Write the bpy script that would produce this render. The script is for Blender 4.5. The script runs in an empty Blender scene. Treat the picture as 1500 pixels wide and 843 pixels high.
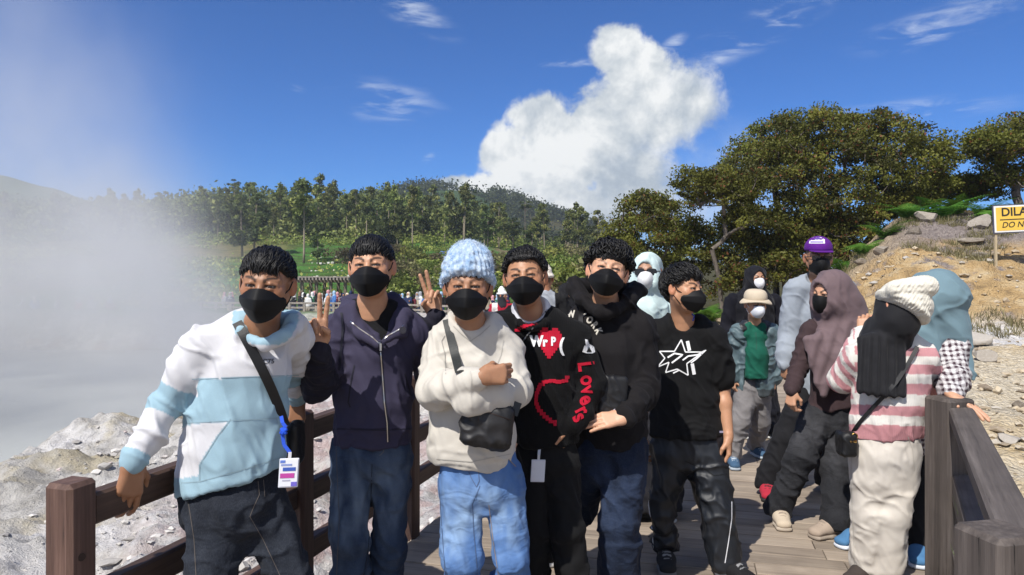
import bpy, bmesh, math, random
import numpy as np
from mathutils import Vector, Matrix
from mathutils.bvhtree import BVHTree
rad = math.radians
SC = bpy.context.scene
COL = SC.collection
FPX, CX, HY, CZ = 1050.0, 750.0, 405.0, 1.5      # the lens in photograph pixels, the horizon row, the eye height
# ---------------------------------------------------------------- camera
cam_d = bpy.data.cameras.new("camera")
cam = bpy.data.objects.new("camera", cam_d)
COL.objects.link(cam)
cam.location = (0, 0, CZ)
cam.rotation_euler = (rad(90), 0, 0)
cam_d.sensor_width = 36.0
cam_d.sensor_fit = 'HORIZONTAL'
cam_d.lens = 36.0 * FPX / 1500.0
cam_d.shift_y = -16.5 / 1500.0
cam_d.clip_start = 0.05
cam_d.clip_end = 20000
SC.camera = cam
# ---------------------------------------------------------------- exposure
SC.view_settings.view_transform = 'Standard'
SC.view_settings.look = 'None'
SC.view_settings.exposure = 0.58
SC.view_settings.gamma = 1.0
SC.view_settings.use_curve_mapping = False
SC.render.engine = 'CYCLES'
SC.cycles.max_bounces = 6
SC.cycles.diffuse_bounces = 3
SC.cycles.glossy_bounces = 2
SC.cycles.transmission_bounces = 2
SC.cycles.transparent_max_bounces = 8
SC.cycles.volume_bounces = 1
SC.cycles.volume_step_rate = 1.0
SC.cycles.volume_max_steps = 96
SC.cycles.use_denoising = True
# ---------------------------------------------------------------- sun
SUN_EL = 50.0
SUN_AZ = 212.0                       # compass bearing from +Y: behind the camera and to its left
sx = math.sin(rad(SUN_AZ)) * math.cos(rad(SUN_EL))
sy = math.cos(rad(SUN_AZ)) * math.cos(rad(SUN_EL))
sz = math.sin(rad(SUN_EL))
SUNV = np.array([sx, sy, sz])
sun_d = bpy.data.lights.new("sun", 'SUN')
sun_d.energy = 3.9
sun_d.angle = rad(0.53)
sun_d.color = (1.0, 0.955, 0.89)
sun = bpy.data.objects.new("sun", sun_d)
COL.objects.link(sun)
sun.rotation_euler = Vector(SUNV).to_track_quat('Z', 'Y').to_euler()
sun.location = Vector(SUNV) * 50
# ---------------------------------------------------------------- node helpers
class NT:
	"""thin wrapper for writing node trees"""
	def __init__(self, tree):
		self.t = tree
		self.t.nodes.clear()
	def n(self, typ, **kw):
		nd = self.t.nodes.new(typ)
		for k, v in kw.items():
			if k.startswith('i_'):
				key = k[2:]
				key = int(key) if key.isdigit() else key
				s = nd.inputs[key]
				if hasattr(v, 'is_output'):
					self.t.links.new(v, s)
				else:
					s.default_value = v
			else:
				setattr(nd, k, v)
		return nd
	def link(self, a, b):
		self.t.links.new(a, b)
	def math(self, op, a, b=None, c=None, clamp=False):
		nd = self.t.nodes.new('ShaderNodeMath')
		nd.operation = op
		nd.use_clamp = clamp
		for i, v in enumerate((a, b, c)):
			if v is None:
				continue
			if hasattr(v, 'is_output'):
				self.t.links.new(v, nd.inputs[i])
			else:
				nd.inputs[i].default_value = v
		return nd.outputs[0]
	def ss(self, v, a, b, c=0.0, d=1.0):
		nd = self.t.nodes.new('ShaderNodeMapRange')
		nd.interpolation_type = 'SMOOTHSTEP'
		self.t.links.new(v, nd.inputs[0])
		for i, x in enumerate((a, b, c, d)):
			nd.inputs[1 + i].default_value = x
		return nd.outputs[0]
	def noise(self, vec, scale, detail=4, rough=0.55, dist=0.0):
		nd = self.t.nodes.new('ShaderNodeTexNoise')
		nd.inputs['Scale'].default_value = scale
		nd.inputs['Detail'].default_value = detail
		nd.inputs['Roughness'].default_value = rough
		nd.inputs['Distortion'].default_value = dist
		if vec is not None:
			self.t.links.new(vec, nd.inputs['Vector'])
		return nd.outputs['Fac']
	def mapping(self, vec, scale=(1, 1, 1), rot=(0, 0, 0), loc=(0, 0, 0)):
		nd = self.t.nodes.new('ShaderNodeMapping')
		nd.inputs['Scale'].default_value = scale
		nd.inputs['Rotation'].default_value = rot
		nd.inputs['Location'].default_value = loc
		self.t.links.new(vec, nd.inputs['Vector'])
		return nd.outputs[0]
	def mix(self, fac, a, b, blend='MIX'):
		nd = self.t.nodes.new('ShaderNodeMix')
		nd.data_type = 'RGBA'
		nd.blend_type = blend
		nd.clamp_factor = True
		for s, v in ((nd.inputs[0], fac), (nd.inputs[6], a), (nd.inputs[7], b)):
			if hasattr(v, 'is_output'):
				self.t.links.new(v, s)
			elif isinstance(v, (int, float)):
				s.default_value = v
			else:
				s.default_value = tuple(v) + ((1.0,) if len(v) == 3 else ())
		return nd.outputs[2]
	def ramp(self, fac, stops, interp='LINEAR'):
		nd = self.t.nodes.new('ShaderNodeValToRGB')
		cr = nd.color_ramp
		cr.interpolation = interp
		while len(cr.elements) < len(stops):
			cr.elements.new(0.5)
		for e, (p, c) in zip(cr.elements, stops):
			e.position = p
			e.color = tuple(c) + ((1.0,) if len(c) == 3 else ())
		self.t.links.new(fac, nd.inputs[0])
		return nd.outputs[0]
	def bump(self, h, strength=0.3, dist=0.02, normal=None):
		nd = self.t.nodes.new('ShaderNodeBump')
		nd.inputs['Strength'].default_value = strength
		nd.inputs['Distance'].default_value = dist
		self.t.links.new(h, nd.inputs['Height'])
		if normal is not None:
			self.t.links.new(normal, nd.inputs['Normal'])
		return nd.outputs[0]
def new_mat(name):
	m = bpy.data.materials.new(name)
	m.use_nodes = True
	nt = NT(m.node_tree)
	out = nt.n('ShaderNodeOutputMaterial')
	bs = nt.n('ShaderNodeBsdfPrincipled')
	nt.link(bs.outputs[0], out.inputs[0])
	return m, nt, bs, out
def setin(nt, bs, **kw):
	names = dict(col='Base Color', rough='Roughness', metal='Metallic', normal='Normal', sheen='Sheen Weight',
				sss='Subsurface Weight', spec='Specular IOR Level', trans='Transmission Weight', coat='Coat Weight', alpha='Alpha', ior='IOR')
	for k, v in kw.items():
		s = bs.inputs[names[k]]
		if hasattr(v, 'is_output'):
			nt.link(v, s)
		elif k == 'col':
			s.default_value = tuple(v) + ((1.0,) if len(v) == 3 else ())
		else:
			s.default_value = v
# ---------------------------------------------------------------- sky: Nishita plus cumulus and cirrus by direction
world = bpy.data.worlds.new("World")
SC.world = world
world.use_nodes = True
wt = NT(world.node_tree)
w_out = wt.n('ShaderNodeOutputWorld')
sky = wt.n('ShaderNodeTexSky')
sky.sky_type = 'NISHITA'
sky.sun_disc = False
sky.sun_elevation = rad(SUN_EL)
sky.sun_rotation = rad(SUN_AZ)
sky.altitude = 2000
sky.air_density = 1.0
sky.dust_density = 0.15
sky.ozone_density = 3.0
SKY_STRENGTH = 0.10
geo = wt.n('ShaderNodeTexCoord').outputs['Generated']
sep = wt.n('ShaderNodeSeparateXYZ', i_0=geo)
dy = wt.math('MAXIMUM', sep.outputs[1], 0.02)
gu = wt.math('DIVIDE', sep.outputs[0], dy)
gv = wt.math('DIVIDE', sep.outputs[2], dy)
front = wt.ss(sep.outputs[1], 0.05, 0.3)
n_big = wt.noise(geo, 7.0, 8, 0.62, 0.15)
n_fine = wt.noise(geo, 34.0, 7, 0.62, 0.3)
edge = wt.math('ADD', wt.math('MULTIPLY', wt.math('SUBTRACT', n_big, 0.5), 1.15), wt.math('MULTIPLY', wt.math('SUBTRACT', n_fine, 0.5), 0.75))
def blob(px, py, rx, ry=None, rot=0.0):
	"""an ellipse of cloud round a direction: 1 at its heart, 0 at its rim"""
	ry = ry or rx
	u0, v0 = (px - CX) / FPX, (HY - py) / FPX
	c, s = math.cos(rot), math.sin(rot)
	du = wt.math('SUBTRACT', gu, u0)
	dv = wt.math('SUBTRACT', gv, v0)
	a = wt.math('ADD', wt.math('MULTIPLY', du, c * FPX / rx), wt.math('MULTIPLY', dv, s * FPX / rx))
	b = wt.math('ADD', wt.math('MULTIPLY', du, -s * FPX / ry), wt.math('MULTIPLY', dv, c * FPX / ry))
	d = wt.math('SQRT', wt.math('ADD', wt.math('MULTIPLY', a, a), wt.math('MULTIPLY', b, b)))
	return wt.math('SUBTRACT', 1.0, d)
def union(bl, k=0.12):
	m = bl[0]
	for b in bl[1:]:
		m = wt.math('SMOOTH_MAX', m, b, k)
	return m
cum = union([blob(852, 222, 205, 84, 0.66), blob(903, 72, 46), blob(935, 108, 58), blob(1012, 150, 60), blob(968, 172, 72), blob(795, 178, 56), blob(745, 228, 52),
			blob(728, 286, 128, 46, 0.22), blob(850, 318, 115, 66), blob(925, 268, 84, 78), blob(668, 272, 60, 18, 0.1)])
shape = wt.math('ADD', cum, edge)
soft = wt.ss(wt.math('ADD', gu, wt.math('MULTIPLY', gv, -0.6)), 0.02, 0.22)
cum_mask = wt.math('ADD', wt.math('MULTIPLY', wt.ss(shape, 0.02, 0.34), wt.math('SUBTRACT', 1.0, soft)), wt.math('MULTIPLY', wt.ss(shape, -0.02, 0.62), soft))
# self-shading of the heap: brighter on billows towards the sun, lilac grey in its folds and its base
n_shift = wt.noise(wt.mapping(geo, loc=(0.012, 0.0, -0.018)), 7.0, 8, 0.62, 0.15)
n_mid = wt.noise(geo, 5.0, 5, 0.55, 0.3)
relief = wt.math('SUBTRACT', n_big, n_shift)
core = wt.math('SMOOTH_MAX', blob(905, 240, 120, 80, 0.9), blob(800, 345, 260, 62, 0.05), 0.1)
lit = wt.math('ADD', wt.math('MULTIPLY', relief, 2.0), wt.math('ADD', 0.66, wt.math('MULTIPLY', wt.math('SUBTRACT', n_mid, 0.5), 2.6)))
lit = wt.math('ADD', lit, wt.math('MULTIPLY', wt.math('SUBTRACT', n_big, 0.5), 1.5))
lit = wt.math('SUBTRACT', lit, wt.math('MULTIPLY', wt.ss(core, 0.0, 0.9), 0.42))
lit = wt.math('ADD', lit, 0.0, clamp=True)
cum_col = wt.ramp(lit, [(0.0, (2.3, 2.75, 3.4)), (0.40, (3.3, 3.75, 4.25)), (0.7, (4.7, 5.0, 5.25)), (1.0, (6.4, 6.5, 6.5))])
low_veil = wt.math('MULTIPLY', wt.ss(blob(1060, 290, 170, 130, 0.4), 0.0, 1.0), wt.ss(n_big, 0.36, 0.68))
# cirrus
ci_vec = wt.mapping(geo, scale=(1.6, 1.0, 7.0), rot=(0, rad(24), 0))
n_ci = wt.noise(ci_vec, 9.0, 6, 0.58, 0.5)
ci_zone = union([blob(1110, 45, 190, 36, 0.44), blob(1380, 35, 170, 36, 0.27), blob(1040, 90, 60, 18, 0.4), blob(830, 92, 70, 13, -0.03), blob(560, 148, 110, 40, -0.15), blob(600, 15, 100, 30, -0.5),
				blob(435, 130, 22, 7, -0.3), blob(628, 232, 15, 9, 0.7), blob(1330, 165, 200, 26, 0.1), blob(985, 65, 34, 14, 0.6)], 0.08)
ci = wt.math('MULTIPLY', wt.ss(ci_zone, 0.0, 0.9), wt.ss(n_ci, 0.45, 0.74))
ci = wt.math('MULTIPLY', ci, 0.6)
tint = wt.mix(1.0, sky.outputs[0], (0.22, 0.49, 0.86), 'MULTIPLY')
c1 = wt.mix(wt.math('MULTIPLY', ci, front), tint, (5.6, 6.1, 6.9))
c2 = wt.mix(wt.math('MULTIPLY', wt.math('MULTIPLY', low_veil, 0.8), front), c1, (4.4, 5.0, 6.1))
c3 = wt.mix(wt.math('MULTIPLY', cum_mask, front), c2, cum_col)
# bright cumulus added unseen behind the camera to raise the fill light
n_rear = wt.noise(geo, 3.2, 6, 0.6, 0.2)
rear_fill = wt.math('MULTIPLY', wt.math('MULTIPLY', wt.ss(n_rear, 0.42, 0.60), wt.ss(sep.outputs[1], 0.15, -0.2)), wt.ss(sep.outputs[2], 0.0, 0.15))
c3 = wt.mix(rear_fill, c3, wt.ramp(n_rear, [(0.4, (5.0, 5.3, 5.7)), (0.7, (7.2, 7.2, 7.1))]))
bg = wt.n('ShaderNodeBackground', i_Strength=SKY_STRENGTH)
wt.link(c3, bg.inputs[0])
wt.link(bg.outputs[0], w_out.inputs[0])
# ---------------------------------------------------------------- geometry helpers
def at(px, py, Y):
	"""the point at depth Y that the photograph shows at (px, py)"""
	return np.array([(px - CX) / FPX * Y, Y, CZ - (py - HY) / FPX * Y], dtype=float)
def unit(v):
	v = np.asarray(v, float)
	return v / max(np.linalg.norm(v), 1e-9)
_T = np.random.RandomState(7).rand(4096).astype(np.float32)
def _h(i, j, k):
	return _T[(i * 73 + j * 1531 + k * 2909 + ((i * 19) ^ (j * 83) ^ (k * 157))) & 4095]
def vnoise(P):
	"""smooth value noise in -1..1 for an (N,3) array"""
	P = np.asarray(P, np.float64)
	I = np.floor(P).astype(np.int64)
	F = P - I
	F = F * F * F * (F * (F * 6 - 15) + 10)
	i, j, k = I[..., 0], I[..., 1], I[..., 2]
	x, y, z = F[..., 0], F[..., 1], F[..., 2]
	r = 0
	for a in (0, 1):
		for b in (0, 1):
			for c in (0, 1):
				r = r + _h(i + a, j + b, k + c) * (x if a else 1 - x) * (y if b else 1 - y) * (z if c else 1 - z)
	return r * 2 - 1
def fbm(P, oct=4, gain=0.5, lac=2.03):
	a, s = 1.0, 0
	P = np.asarray(P, np.float64)
	for o in range(oct):
		s = s + a * vnoise(P)
		P = P * lac + 17.3
		a *= gain
	return s
def sstep(x, a, b):
	t = np.clip((x - a) / (b - a), 0, 1)
	return t * t * (3 - 2 * t)
def mesh_np(name, V, Q, m=None, parent=None, base=(0, 0, 0), col=None, smooth=True, mi=None, fattr=None):
	"""ONE mesh object from numpy vertices (world space) and a face array (quads or triangles)"""
	V = np.asarray(V, np.float32) - np.asarray(base, np.float32)
	Q = np.asarray(Q, np.int32)
	me = bpy.data.meshes.new(name)
	nf, k = Q.shape
	me.vertices.add(len(V))
	me.vertices.foreach_set('co', V.ravel())
	me.loops.add(nf * k)
	me.loops.foreach_set('vertex_index', Q.ravel())
	me.polygons.add(nf)
	me.polygons.foreach_set('loop_start', np.arange(0, nf * k, k, dtype=np.int32))
	me.polygons.foreach_set('loop_total', np.full(nf, k, np.int32))
	me.update(calc_edges=True)
	me.polygons.foreach_set('use_smooth', np.full(nf, smooth))
	if col is not None:
		a = me.color_attributes.new('Col', 'FLOAT_COLOR', 'POINT')
		c = np.ones((len(V), 4), np.float32)
		c[:, :3] = col
		a.data.foreach_set('color', c.ravel())
	if m is not None:
		for mm in (m if isinstance(m, (list, tuple)) else [m]):
			me.materials.append(mm)
	if mi is not None:
		me.polygons.foreach_set('material_index', np.asarray(mi, np.int32))
	me.validate()
	o = bpy.data.objects.new(name, me)
	COL.objects.link(o)
	if parent is not None:
		o.parent = parent
	else:
		o.location = base
	return o
class MB:
	"""collects boxes, tubes and quads, then links them as one mesh object"""
	def __init__(self):
		self.v, self.f, self.c, self.nv = [], [], [], 0
	def add(self, V, Q, col=None):
		V = np.asarray(V, float)
		self.v.append(V)
		for q in Q:
			self.f.append([int(i) + self.nv for i in q])
		self.c.append(np.tile(col if col is not None else (1, 1, 1), (len(V), 1)) if np.ndim(col) < 2 else np.asarray(col))
		self.nv += len(V)
		return self
	def box(self, c, half, ax=None, col=None, bev=0.0):
		"""a box with its edges chamfered by bev"""
		ax = np.eye(3) if ax is None else np.asarray(ax)
		c = np.asarray(c, float)
		h = np.asarray(half, float)
		if bev <= 0:
			S = np.array([[x, y, z] for x in (-1, 1) for y in (-1, 1) for z in (-1, 1)], float) * h
			Q = [(0, 1, 3, 2), (4, 6, 7, 5), (0, 4, 5, 1), (2, 3, 7, 6), (0, 2, 6, 4), (1, 5, 7, 3)]
			return self.add(c + S @ ax, Q, col)
		V, idx = [], {}
		for x in (-1, 1):
			for y in (-1, 1):
				for z in (-1, 1):
					s = np.array([x, y, z], float)
					for a in range(3):
						p = s * (h - bev)
						p[a] = s[a] * h[a]
						idx[(x, y, z, a)] = len(V)
						V.append(p)
		Q = []
		for a in range(3):
			b, d = [(1, 2), (2, 0), (0, 1)][a]
			for s in (-1, 1):
				ring = []
				for (p, q) in ((-1, -1), (1, -1), (1, 1), (-1, 1)):
					k = [0, 0, 0]
					k[a], k[b], k[d] = s, p, q
					ring.append(idx[tuple(k) + (a,)])
				Q.append(ring if s > 0 else ring[::-1])
			for p in (-1, 1):
				for q in (-1, 1):
					k0, k1 = [0, 0, 0], [0, 0, 0]
					k0[a], k1[a] = -1, 1
					k0[b] = k1[b] = p
					k0[d] = k1[d] = q
					r = [idx[tuple(k0) + (b,)], idx[tuple(k1) + (b,)], idx[tuple(k1) + (d,)], idx[tuple(k0) + (d,)]]
					Q.append(r if p * q > 0 else r[::-1])
		for x in (-1, 1):
			for y in (-1, 1):
				for z in (-1, 1):
					r = [idx[(x, y, z, 0)], idx[(x, y, z, 1)], idx[(x, y, z, 2)]]
					Q.append(r if x * y * z > 0 else r[::-1])
		return self.add(c + np.array(V) @ ax, Q, col)
	def beam(self, a, b, w, h, up=(0, 0, 1), col=None, bev=0.0):
		"""a bar from a to b, w wide and h high"""
		a, b = np.asarray(a, float), np.asarray(b, float)
		d = unit(b - a)
		s = unit(np.cross(d, up))
		u = np.cross(s, d)
		return self.box((a + b) / 2, (np.linalg.norm(b - a) / 2, w / 2, h / 2), np.array([d, s, u]), col, bev)
	def tube(self, pts, radii, n=8, col=None, cap=True):
		pts = [np.asarray(p, float) for p in pts]
		if np.isscalar(radii):
			radii = [radii] * len(pts)
		V, Q = [], []
		prev = None
		for i, p in enumerate(pts):
			d = unit(pts[min(i + 1, len(pts) - 1)] - pts[max(i - 1, 0)])
			if prev is None:
				ref = np.array([0, 0, 1.0]) if abs(d[2]) < 0.9 else np.array([1.0, 0, 0])
				s = unit(np.cross(d, ref))
			else:
				s = unit(prev - d * np.dot(prev, d))
			prev = s
			t = np.cross(d, s)
			for k in range(n):
				a = 2 * math.pi * k / n
				V.append(p + radii[i] * (math.cos(a) * s + math.sin(a) * t))
		for i in range(len(pts) - 1):
			for k in range(n):
				k2 = (k + 1) % n
				Q.append((i * n + k, i * n + k2, (i + 1) * n + k2, (i + 1) * n + k))
		if cap:
			Q.append(tuple(range(n))[::-1])
			Q.append(tuple((len(pts) - 1) * n + k for k in range(n)))
		return self.add(V, Q, col)
	def build(self, name, m, parent=None, base=(0, 0, 0), smooth=False, colattr=False):
		V = np.concatenate(self.v) - np.asarray(base, float)
		me = bpy.data.meshes.new(name)
		me.from_pydata(V.tolist(), [], self.f)
		if smooth:
			me.polygons.foreach_set('use_smooth', np.full(len(self.f), True))
		if colattr:
			a = me.color_attributes.new('Col', 'FLOAT_COLOR', 'POINT')
			c = np.ones((len(V), 4), np.float32)
			c[:, :3] = np.concatenate(self.c)
			a.data.foreach_set('color', c.ravel())
		me.materials.append(m)
		me.update()
		o = bpy.data.objects.new(name, me)
		COL.objects.link(o)
		if parent is not None:
			o.parent = parent
		else:
			o.location = base
		return o
def tag(o, label=None, cat=None, group=None, kind=None):
	for k, v in (('label', label), ('category', cat), ('group', group), ('kind', kind)):
		if v:
			o[k] = v
	return o
def empty(name, loc, label, cat, group=None):
	o = bpy.data.objects.new(name, None)
	o.empty_display_size = 0.1
	COL.objects.link(o)
	o.location = tuple(float(x) for x in loc)
	return tag(o, label, cat, group)
def structure(o):
	o['kind'] = 'structure'
	return o
# ================================================================ the land
def rock_edge(Y):
	return -5.5 - 0.045 * np.clip(Y - 8, -20, 40) + 0.5 * np.sin(Y * 0.45) + 0.35 * np.sin(Y * 1.1 + 1)
GX = np.array([-5, 2.0, 4.0, 5.7, 7.5, 10.5, 11.2, 12.6, 14.0, 18.0, 22.0, 26.0, 34.0, 60.0, 5000])
GZ = np.array([-0.45, -0.4, -0.28, -0.12, 0.08, 0.36, 0.62, 1.15, 1.72, 2.8, 3.3, 3.0, 1.0, -0.5, -0.5])
def height_base(X, Y):
	X = np.asarray(X, float)
	Y = np.asarray(Y, float)
	P = np.stack([X, Y, np.zeros_like(X)], -1)
	low = -0.62 + 0.12 * fbm(P * 0.35, 3)
	# the right-hand gravel slope
	ratio = X / np.maximum(Y, 2.0)
	f = sstep(ratio, 0.30, 0.56) * sstep(X, 1.6, 3.2)
	rise = np.interp(Y, GX, GZ)
	z = low * (1 - f) + f * (rise + 0.05 * fbm(P * 0.6, 3))
	# the ground behind the deck, level with it
	g = sstep(Y, 11, 17) * sstep(X, -1.5, 2.5) * (1 - f)
	z = z + g * (0.55 - z * 0.55)
	# pond basin
	e = rock_edge(Y)
	basin = sstep(e - X, -0.3, 1.6) * (1 - sstep(Y, 38, 43)) * sstep(Y, -25, -20) * (1 - sstep(-X, 80, 84))
	z = z * (1 - basin) + basin * (-3.6)
	# hill beyond
	lat = X / np.maximum(Y, 20)
	fx = 1.0 - 0.50 * sstep(lat, -0.12, 0.14) - 0.35 * sstep(lat, 0.12, 0.3)
	ramp = np.interp(Y, [46, 60, 80, 100, 125, 150, 175, 210, 300], [0, 1.0, 2.7, 4.8, 8.2, 11.6, 14.6, 16.5, 11.0])
	# terraces on the farmed part
	tw = (1 - sstep(Y, 125, 150)) * sstep(Y, 58, 75)
	st = ramp / 0.9
	terr = (np.floor(st) + sstep(st - np.floor(st), 0.55, 1.0)) * 0.9
	ramp = ramp * (1 - tw) + terr * tw
	z = z + ramp * fx * 1.0 + sstep(Y, 70, 160) * 1.6 * fbm(P * 0.02, 3)
	# far mountain
	far = np.exp(-((X + 55) / 75.0) ** 2 - ((Y - 420) / 110.0) ** 2) * 36 + np.exp(-((X - 30) / 70.0) ** 2 - ((Y - 450) / 110.0) ** 2) * 22
	far = far + np.exp(-((X + 262) / 95.0) ** 2 - ((Y - 330) / 90.0) ** 2) * 42
	z = z + far * sstep(Y, 190, 300) + 0.10 * far * fbm(P * 0.02 + 5, 4) * 0.5
	return z
DK = unit((0.287, 0.958, 0))                     # the way the boardwalk runs
DN = np.array([DK[1], -DK[0], 0])                # to its right
def deck_uv(X, Y):
	"""metres along and to the right of the left railing's first post"""
	dx, dy_ = X + 1.23, Y - 2.0
	return dx * DK[0] + dy_ * DK[1], dx * DN[0] + dy_ * DN[1]
def bank_zone(X, Y):
	_, v = deck_uv(X, Y)
	return sstep(-v, -0.75, -0.5) * sstep(X, -9.6, -9.0) * sstep(Y, -0.6, -0.2) * (1 - sstep(Y, 24.0, 24.5))
def bank_height(X, Y):
	z = height_base(X, Y)
	P = np.stack([X, Y, z], -1)
	n = fbm(P * 0.9 + 3, 3)
	r1 = 1 - np.abs(fbm(P * np.array([1.5, 1.9, 1.5]) + 0.5 * n[..., None], 3))
	r2 = 1 - np.abs(fbm(P * 4.2 + 9, 2))
	chunks = np.floor(3.0 * fbm(P * 2.1 + 31, 2)) / 3.0
	return z + 0.13 * n + 0.15 * (r1 - 0.6) + 0.06 * (r2 - 0.6) + 0.07 * chunks + 0.03 * fbm(P * 9.0, 1)
def gravel_zone(X, Y):
	return sstep(X, 1.6, 1.8) * (1 - sstep(X, 15.6, 16.0)) * sstep(Y, 0.6, 0.9) * (1 - sstep(Y, 23.0, 23.6))
def gravel_height(X, Y):
	z = height_base(X, Y)
	P = np.stack([X, Y, z], -1)
	slope = sstep(Y, 9.5, 12)
	return z + 0.05 + (0.05 + 0.1 * slope) * fbm(P * 0.9, 4) + 0.03 * fbm(P * 5, 3) + slope * 0.10 * (0.6 - np.abs(fbm(P * 1.6 + 7, 3))) + 0.012 * fbm(P * 8, 2)
def ground_z(X, Y):
	"""height of what one stands on at X, Y"""
	X, Y = np.atleast_1d(np.asarray(X, float)), np.atleast_1d(np.asarray(Y, float))
	z = height_base(X, Y)
	bz, gz = bank_zone(X, Y) > 0.5, gravel_zone(X, Y) > 0.5
	z = np.where(gz, gravel_height(X, Y), z)
	return np.where(bz, bank_height(X, Y), z)
# ---- the ground as one sheet to the horizon
def polar_sheet():
	rings = [0.0]
	r = 0.6
	while r < 9000:
		rings.append(r)
		r *= 1.021 if r < 700 else 1.12
	rings = np.array(rings)
	ang = np.concatenate([np.linspace(-52, 52, 640), np.linspace(52, 308, 120)[1:-1]])
	A, RR = np.meshgrid(np.radians(ang), rings, indexing='ij')
	X, Y = RR * np.sin(A), RR * np.cos(A)
	Z = height_base(X, Y)
	Z = Z - 0.6 * np.maximum(bank_zone(X, Y), gravel_zone(X, Y))
	u, v = deck_uv(X, Y)
	Z = np.where(Z > -0.3, np.where((u > -9) & (u < 13) & (v > -0.5) & (v < 4.2) & (gravel_zone(X, Y) < 0.1), -0.45, Z), Z)
	Z = np.where(RR > 800, np.where(Z > 4, Z * 0.3, Z * 0.3), Z)
	na, nr = A.shape
	idx = np.arange(na * nr).reshape(na, nr)
	n2 = np.roll(idx, -1, 0)
	Q = np.stack([idx[:, :-1], idx[:, 1:], n2[:, 1:], n2[:, :-1]], -1).reshape(-1, 4)
	return np.stack([X, Y, Z], -1).reshape(-1, 3), Q[:, ::-1]
def grid_sheet(x0, x1, y0, y1, step, zone, hf):
	xs, ys = np.arange(x0, x1, step), np.arange(y0, y1, step)
	X, Y = np.meshgrid(xs, ys, indexing='ij')
	Z = hf(X, Y)
	keep = zone(X, Y) > 0.02
	edge_ = 1 - zone(X, Y)
	Z = Z - 0.45 * edge_
	idx = np.arange(X.size).reshape(X.shape)
	Q = np.stack([idx[:-1, :-1], idx[1:, :-1], idx[1:, 1:], idx[:-1, 1:]], -1)
	kq = keep[:-1, :-1] & keep[1:, :-1] & keep[1:, 1:] & keep[:-1, 1:]
	Q = Q[kq]
	used = np.unique(Q)
	rm = np.full(X.size, -1)
	rm[used] = np.arange(len(used))
	V = np.stack([X, Y, Z], -1).reshape(-1, 3)[used]
	return V, rm[Q]
def mat_ground():
	m, nt, bs, out = new_mat('ground_soil_and_grass')
	pos = nt.n('ShaderNodeNewGeometry').outputs['Position']
	sp = nt.n('ShaderNodeSeparateXYZ', i_0=pos)
	n1 = nt.noise(pos, 0.09, 6, 0.6)
	n2 = nt.noise(pos, 0.5, 6, 0.6)
	n3 = nt.noise(pos, 3.0, 5, 0.6)
	green = nt.ramp(n2, [(0.25, (0.022, 0.045, 0.010)), (0.5, (0.045, 0.105, 0.016)), (0.75, (0.085, 0.16, 0.030))])
	crop = nt.mix(nt.ss(n1, 0.42, 0.56), green, nt.ramp(n3, [(0.3, (0.04, 0.12, 0.018)), (0.7, (0.07, 0.19, 0.03))]))
	soil = nt.ramp(n3, [(0.3, (0.10, 0.075, 0.045)), (0.7, (0.22, 0.17, 0.10))])
	# crop rows and terrace lips
	wv = nt.n('ShaderNodeTexWave', i_Scale=0.16, i_Distortion=4.0, i_Detail=3.0)
	wv.bands_direction = 'Y'
	nt.link(pos, wv.inputs['Vector'])
	crop = nt.mix(nt.math('MULTIPLY', nt.ss(wv.outputs['Fac'], 0.62, 0.9), 0.55), crop, (0.05, 0.055, 0.018))
	hill = nt.mix(nt.ss(nt.noise(pos, 0.05, 5, 0.65), 0.55, 0.68), crop, soil)
	hill = nt.mix(nt.ss(nt.math('ADD', sp.outputs[0], nt.math('MULTIPLY', n1, 14)), -26, -34), hill, nt.ramp(n2, [(0.3, (0.06, 0.07, 0.02)), (0.7, (0.20, 0.16, 0.07))]))
	forest = nt.ramp(n2, [(0.3, (0.012, 0.022, 0.008)), (0.7, (0.035, 0.055, 0.018))])
	hill = nt.mix(nt.ss(sp.outputs[1], 128, 150), hill, forest)
	hill = nt.mix(nt.ss(sp.outputs[1], 215, 260), hill, nt.ramp(n1, [(0.35, (0.018, 0.040, 0.016)), (0.6, (0.05, 0.085, 0.028))]))
	rock = nt.ramp(n3, [(0.3, (0.30, 0.28, 0.26)), (0.55, (0.46, 0.44, 0.41)), (0.75, (0.62, 0.59, 0.56))])
	rock = nt.mix(nt.ss(n2, 0.5, 0.7), rock, (0.48, 0.36, 0.34))
	dirt = nt.ramp(n3, [(0.3, (0.24, 0.18, 0.11)), (0.7, (0.45, 0.36, 0.24))])
	near = nt.mix(nt.ss(nt.math('ADD', sp.outputs[0], nt.math('MULTIPLY', n2, 2.0)), 0.4, 2.4), rock, dirt)
	col = nt.mix(nt.ss(nt.math('ADD', sp.outputs[1], nt.math('MULTIPLY', n2, 8)), 43, 50), near, hill)
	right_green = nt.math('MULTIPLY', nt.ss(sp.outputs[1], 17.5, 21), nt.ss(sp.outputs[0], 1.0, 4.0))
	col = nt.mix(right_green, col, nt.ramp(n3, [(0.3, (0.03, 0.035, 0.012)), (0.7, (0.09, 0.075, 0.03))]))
	b = nt.bump(nt.math('ADD', nt.math('MULTIPLY', n3, 1.0), nt.math('MULTIPLY', n2, 2.0)), 0.8, 0.35)
	setin(nt, bs, col=col, rough=0.95, normal=b, spec=0.2)
	return m
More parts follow.
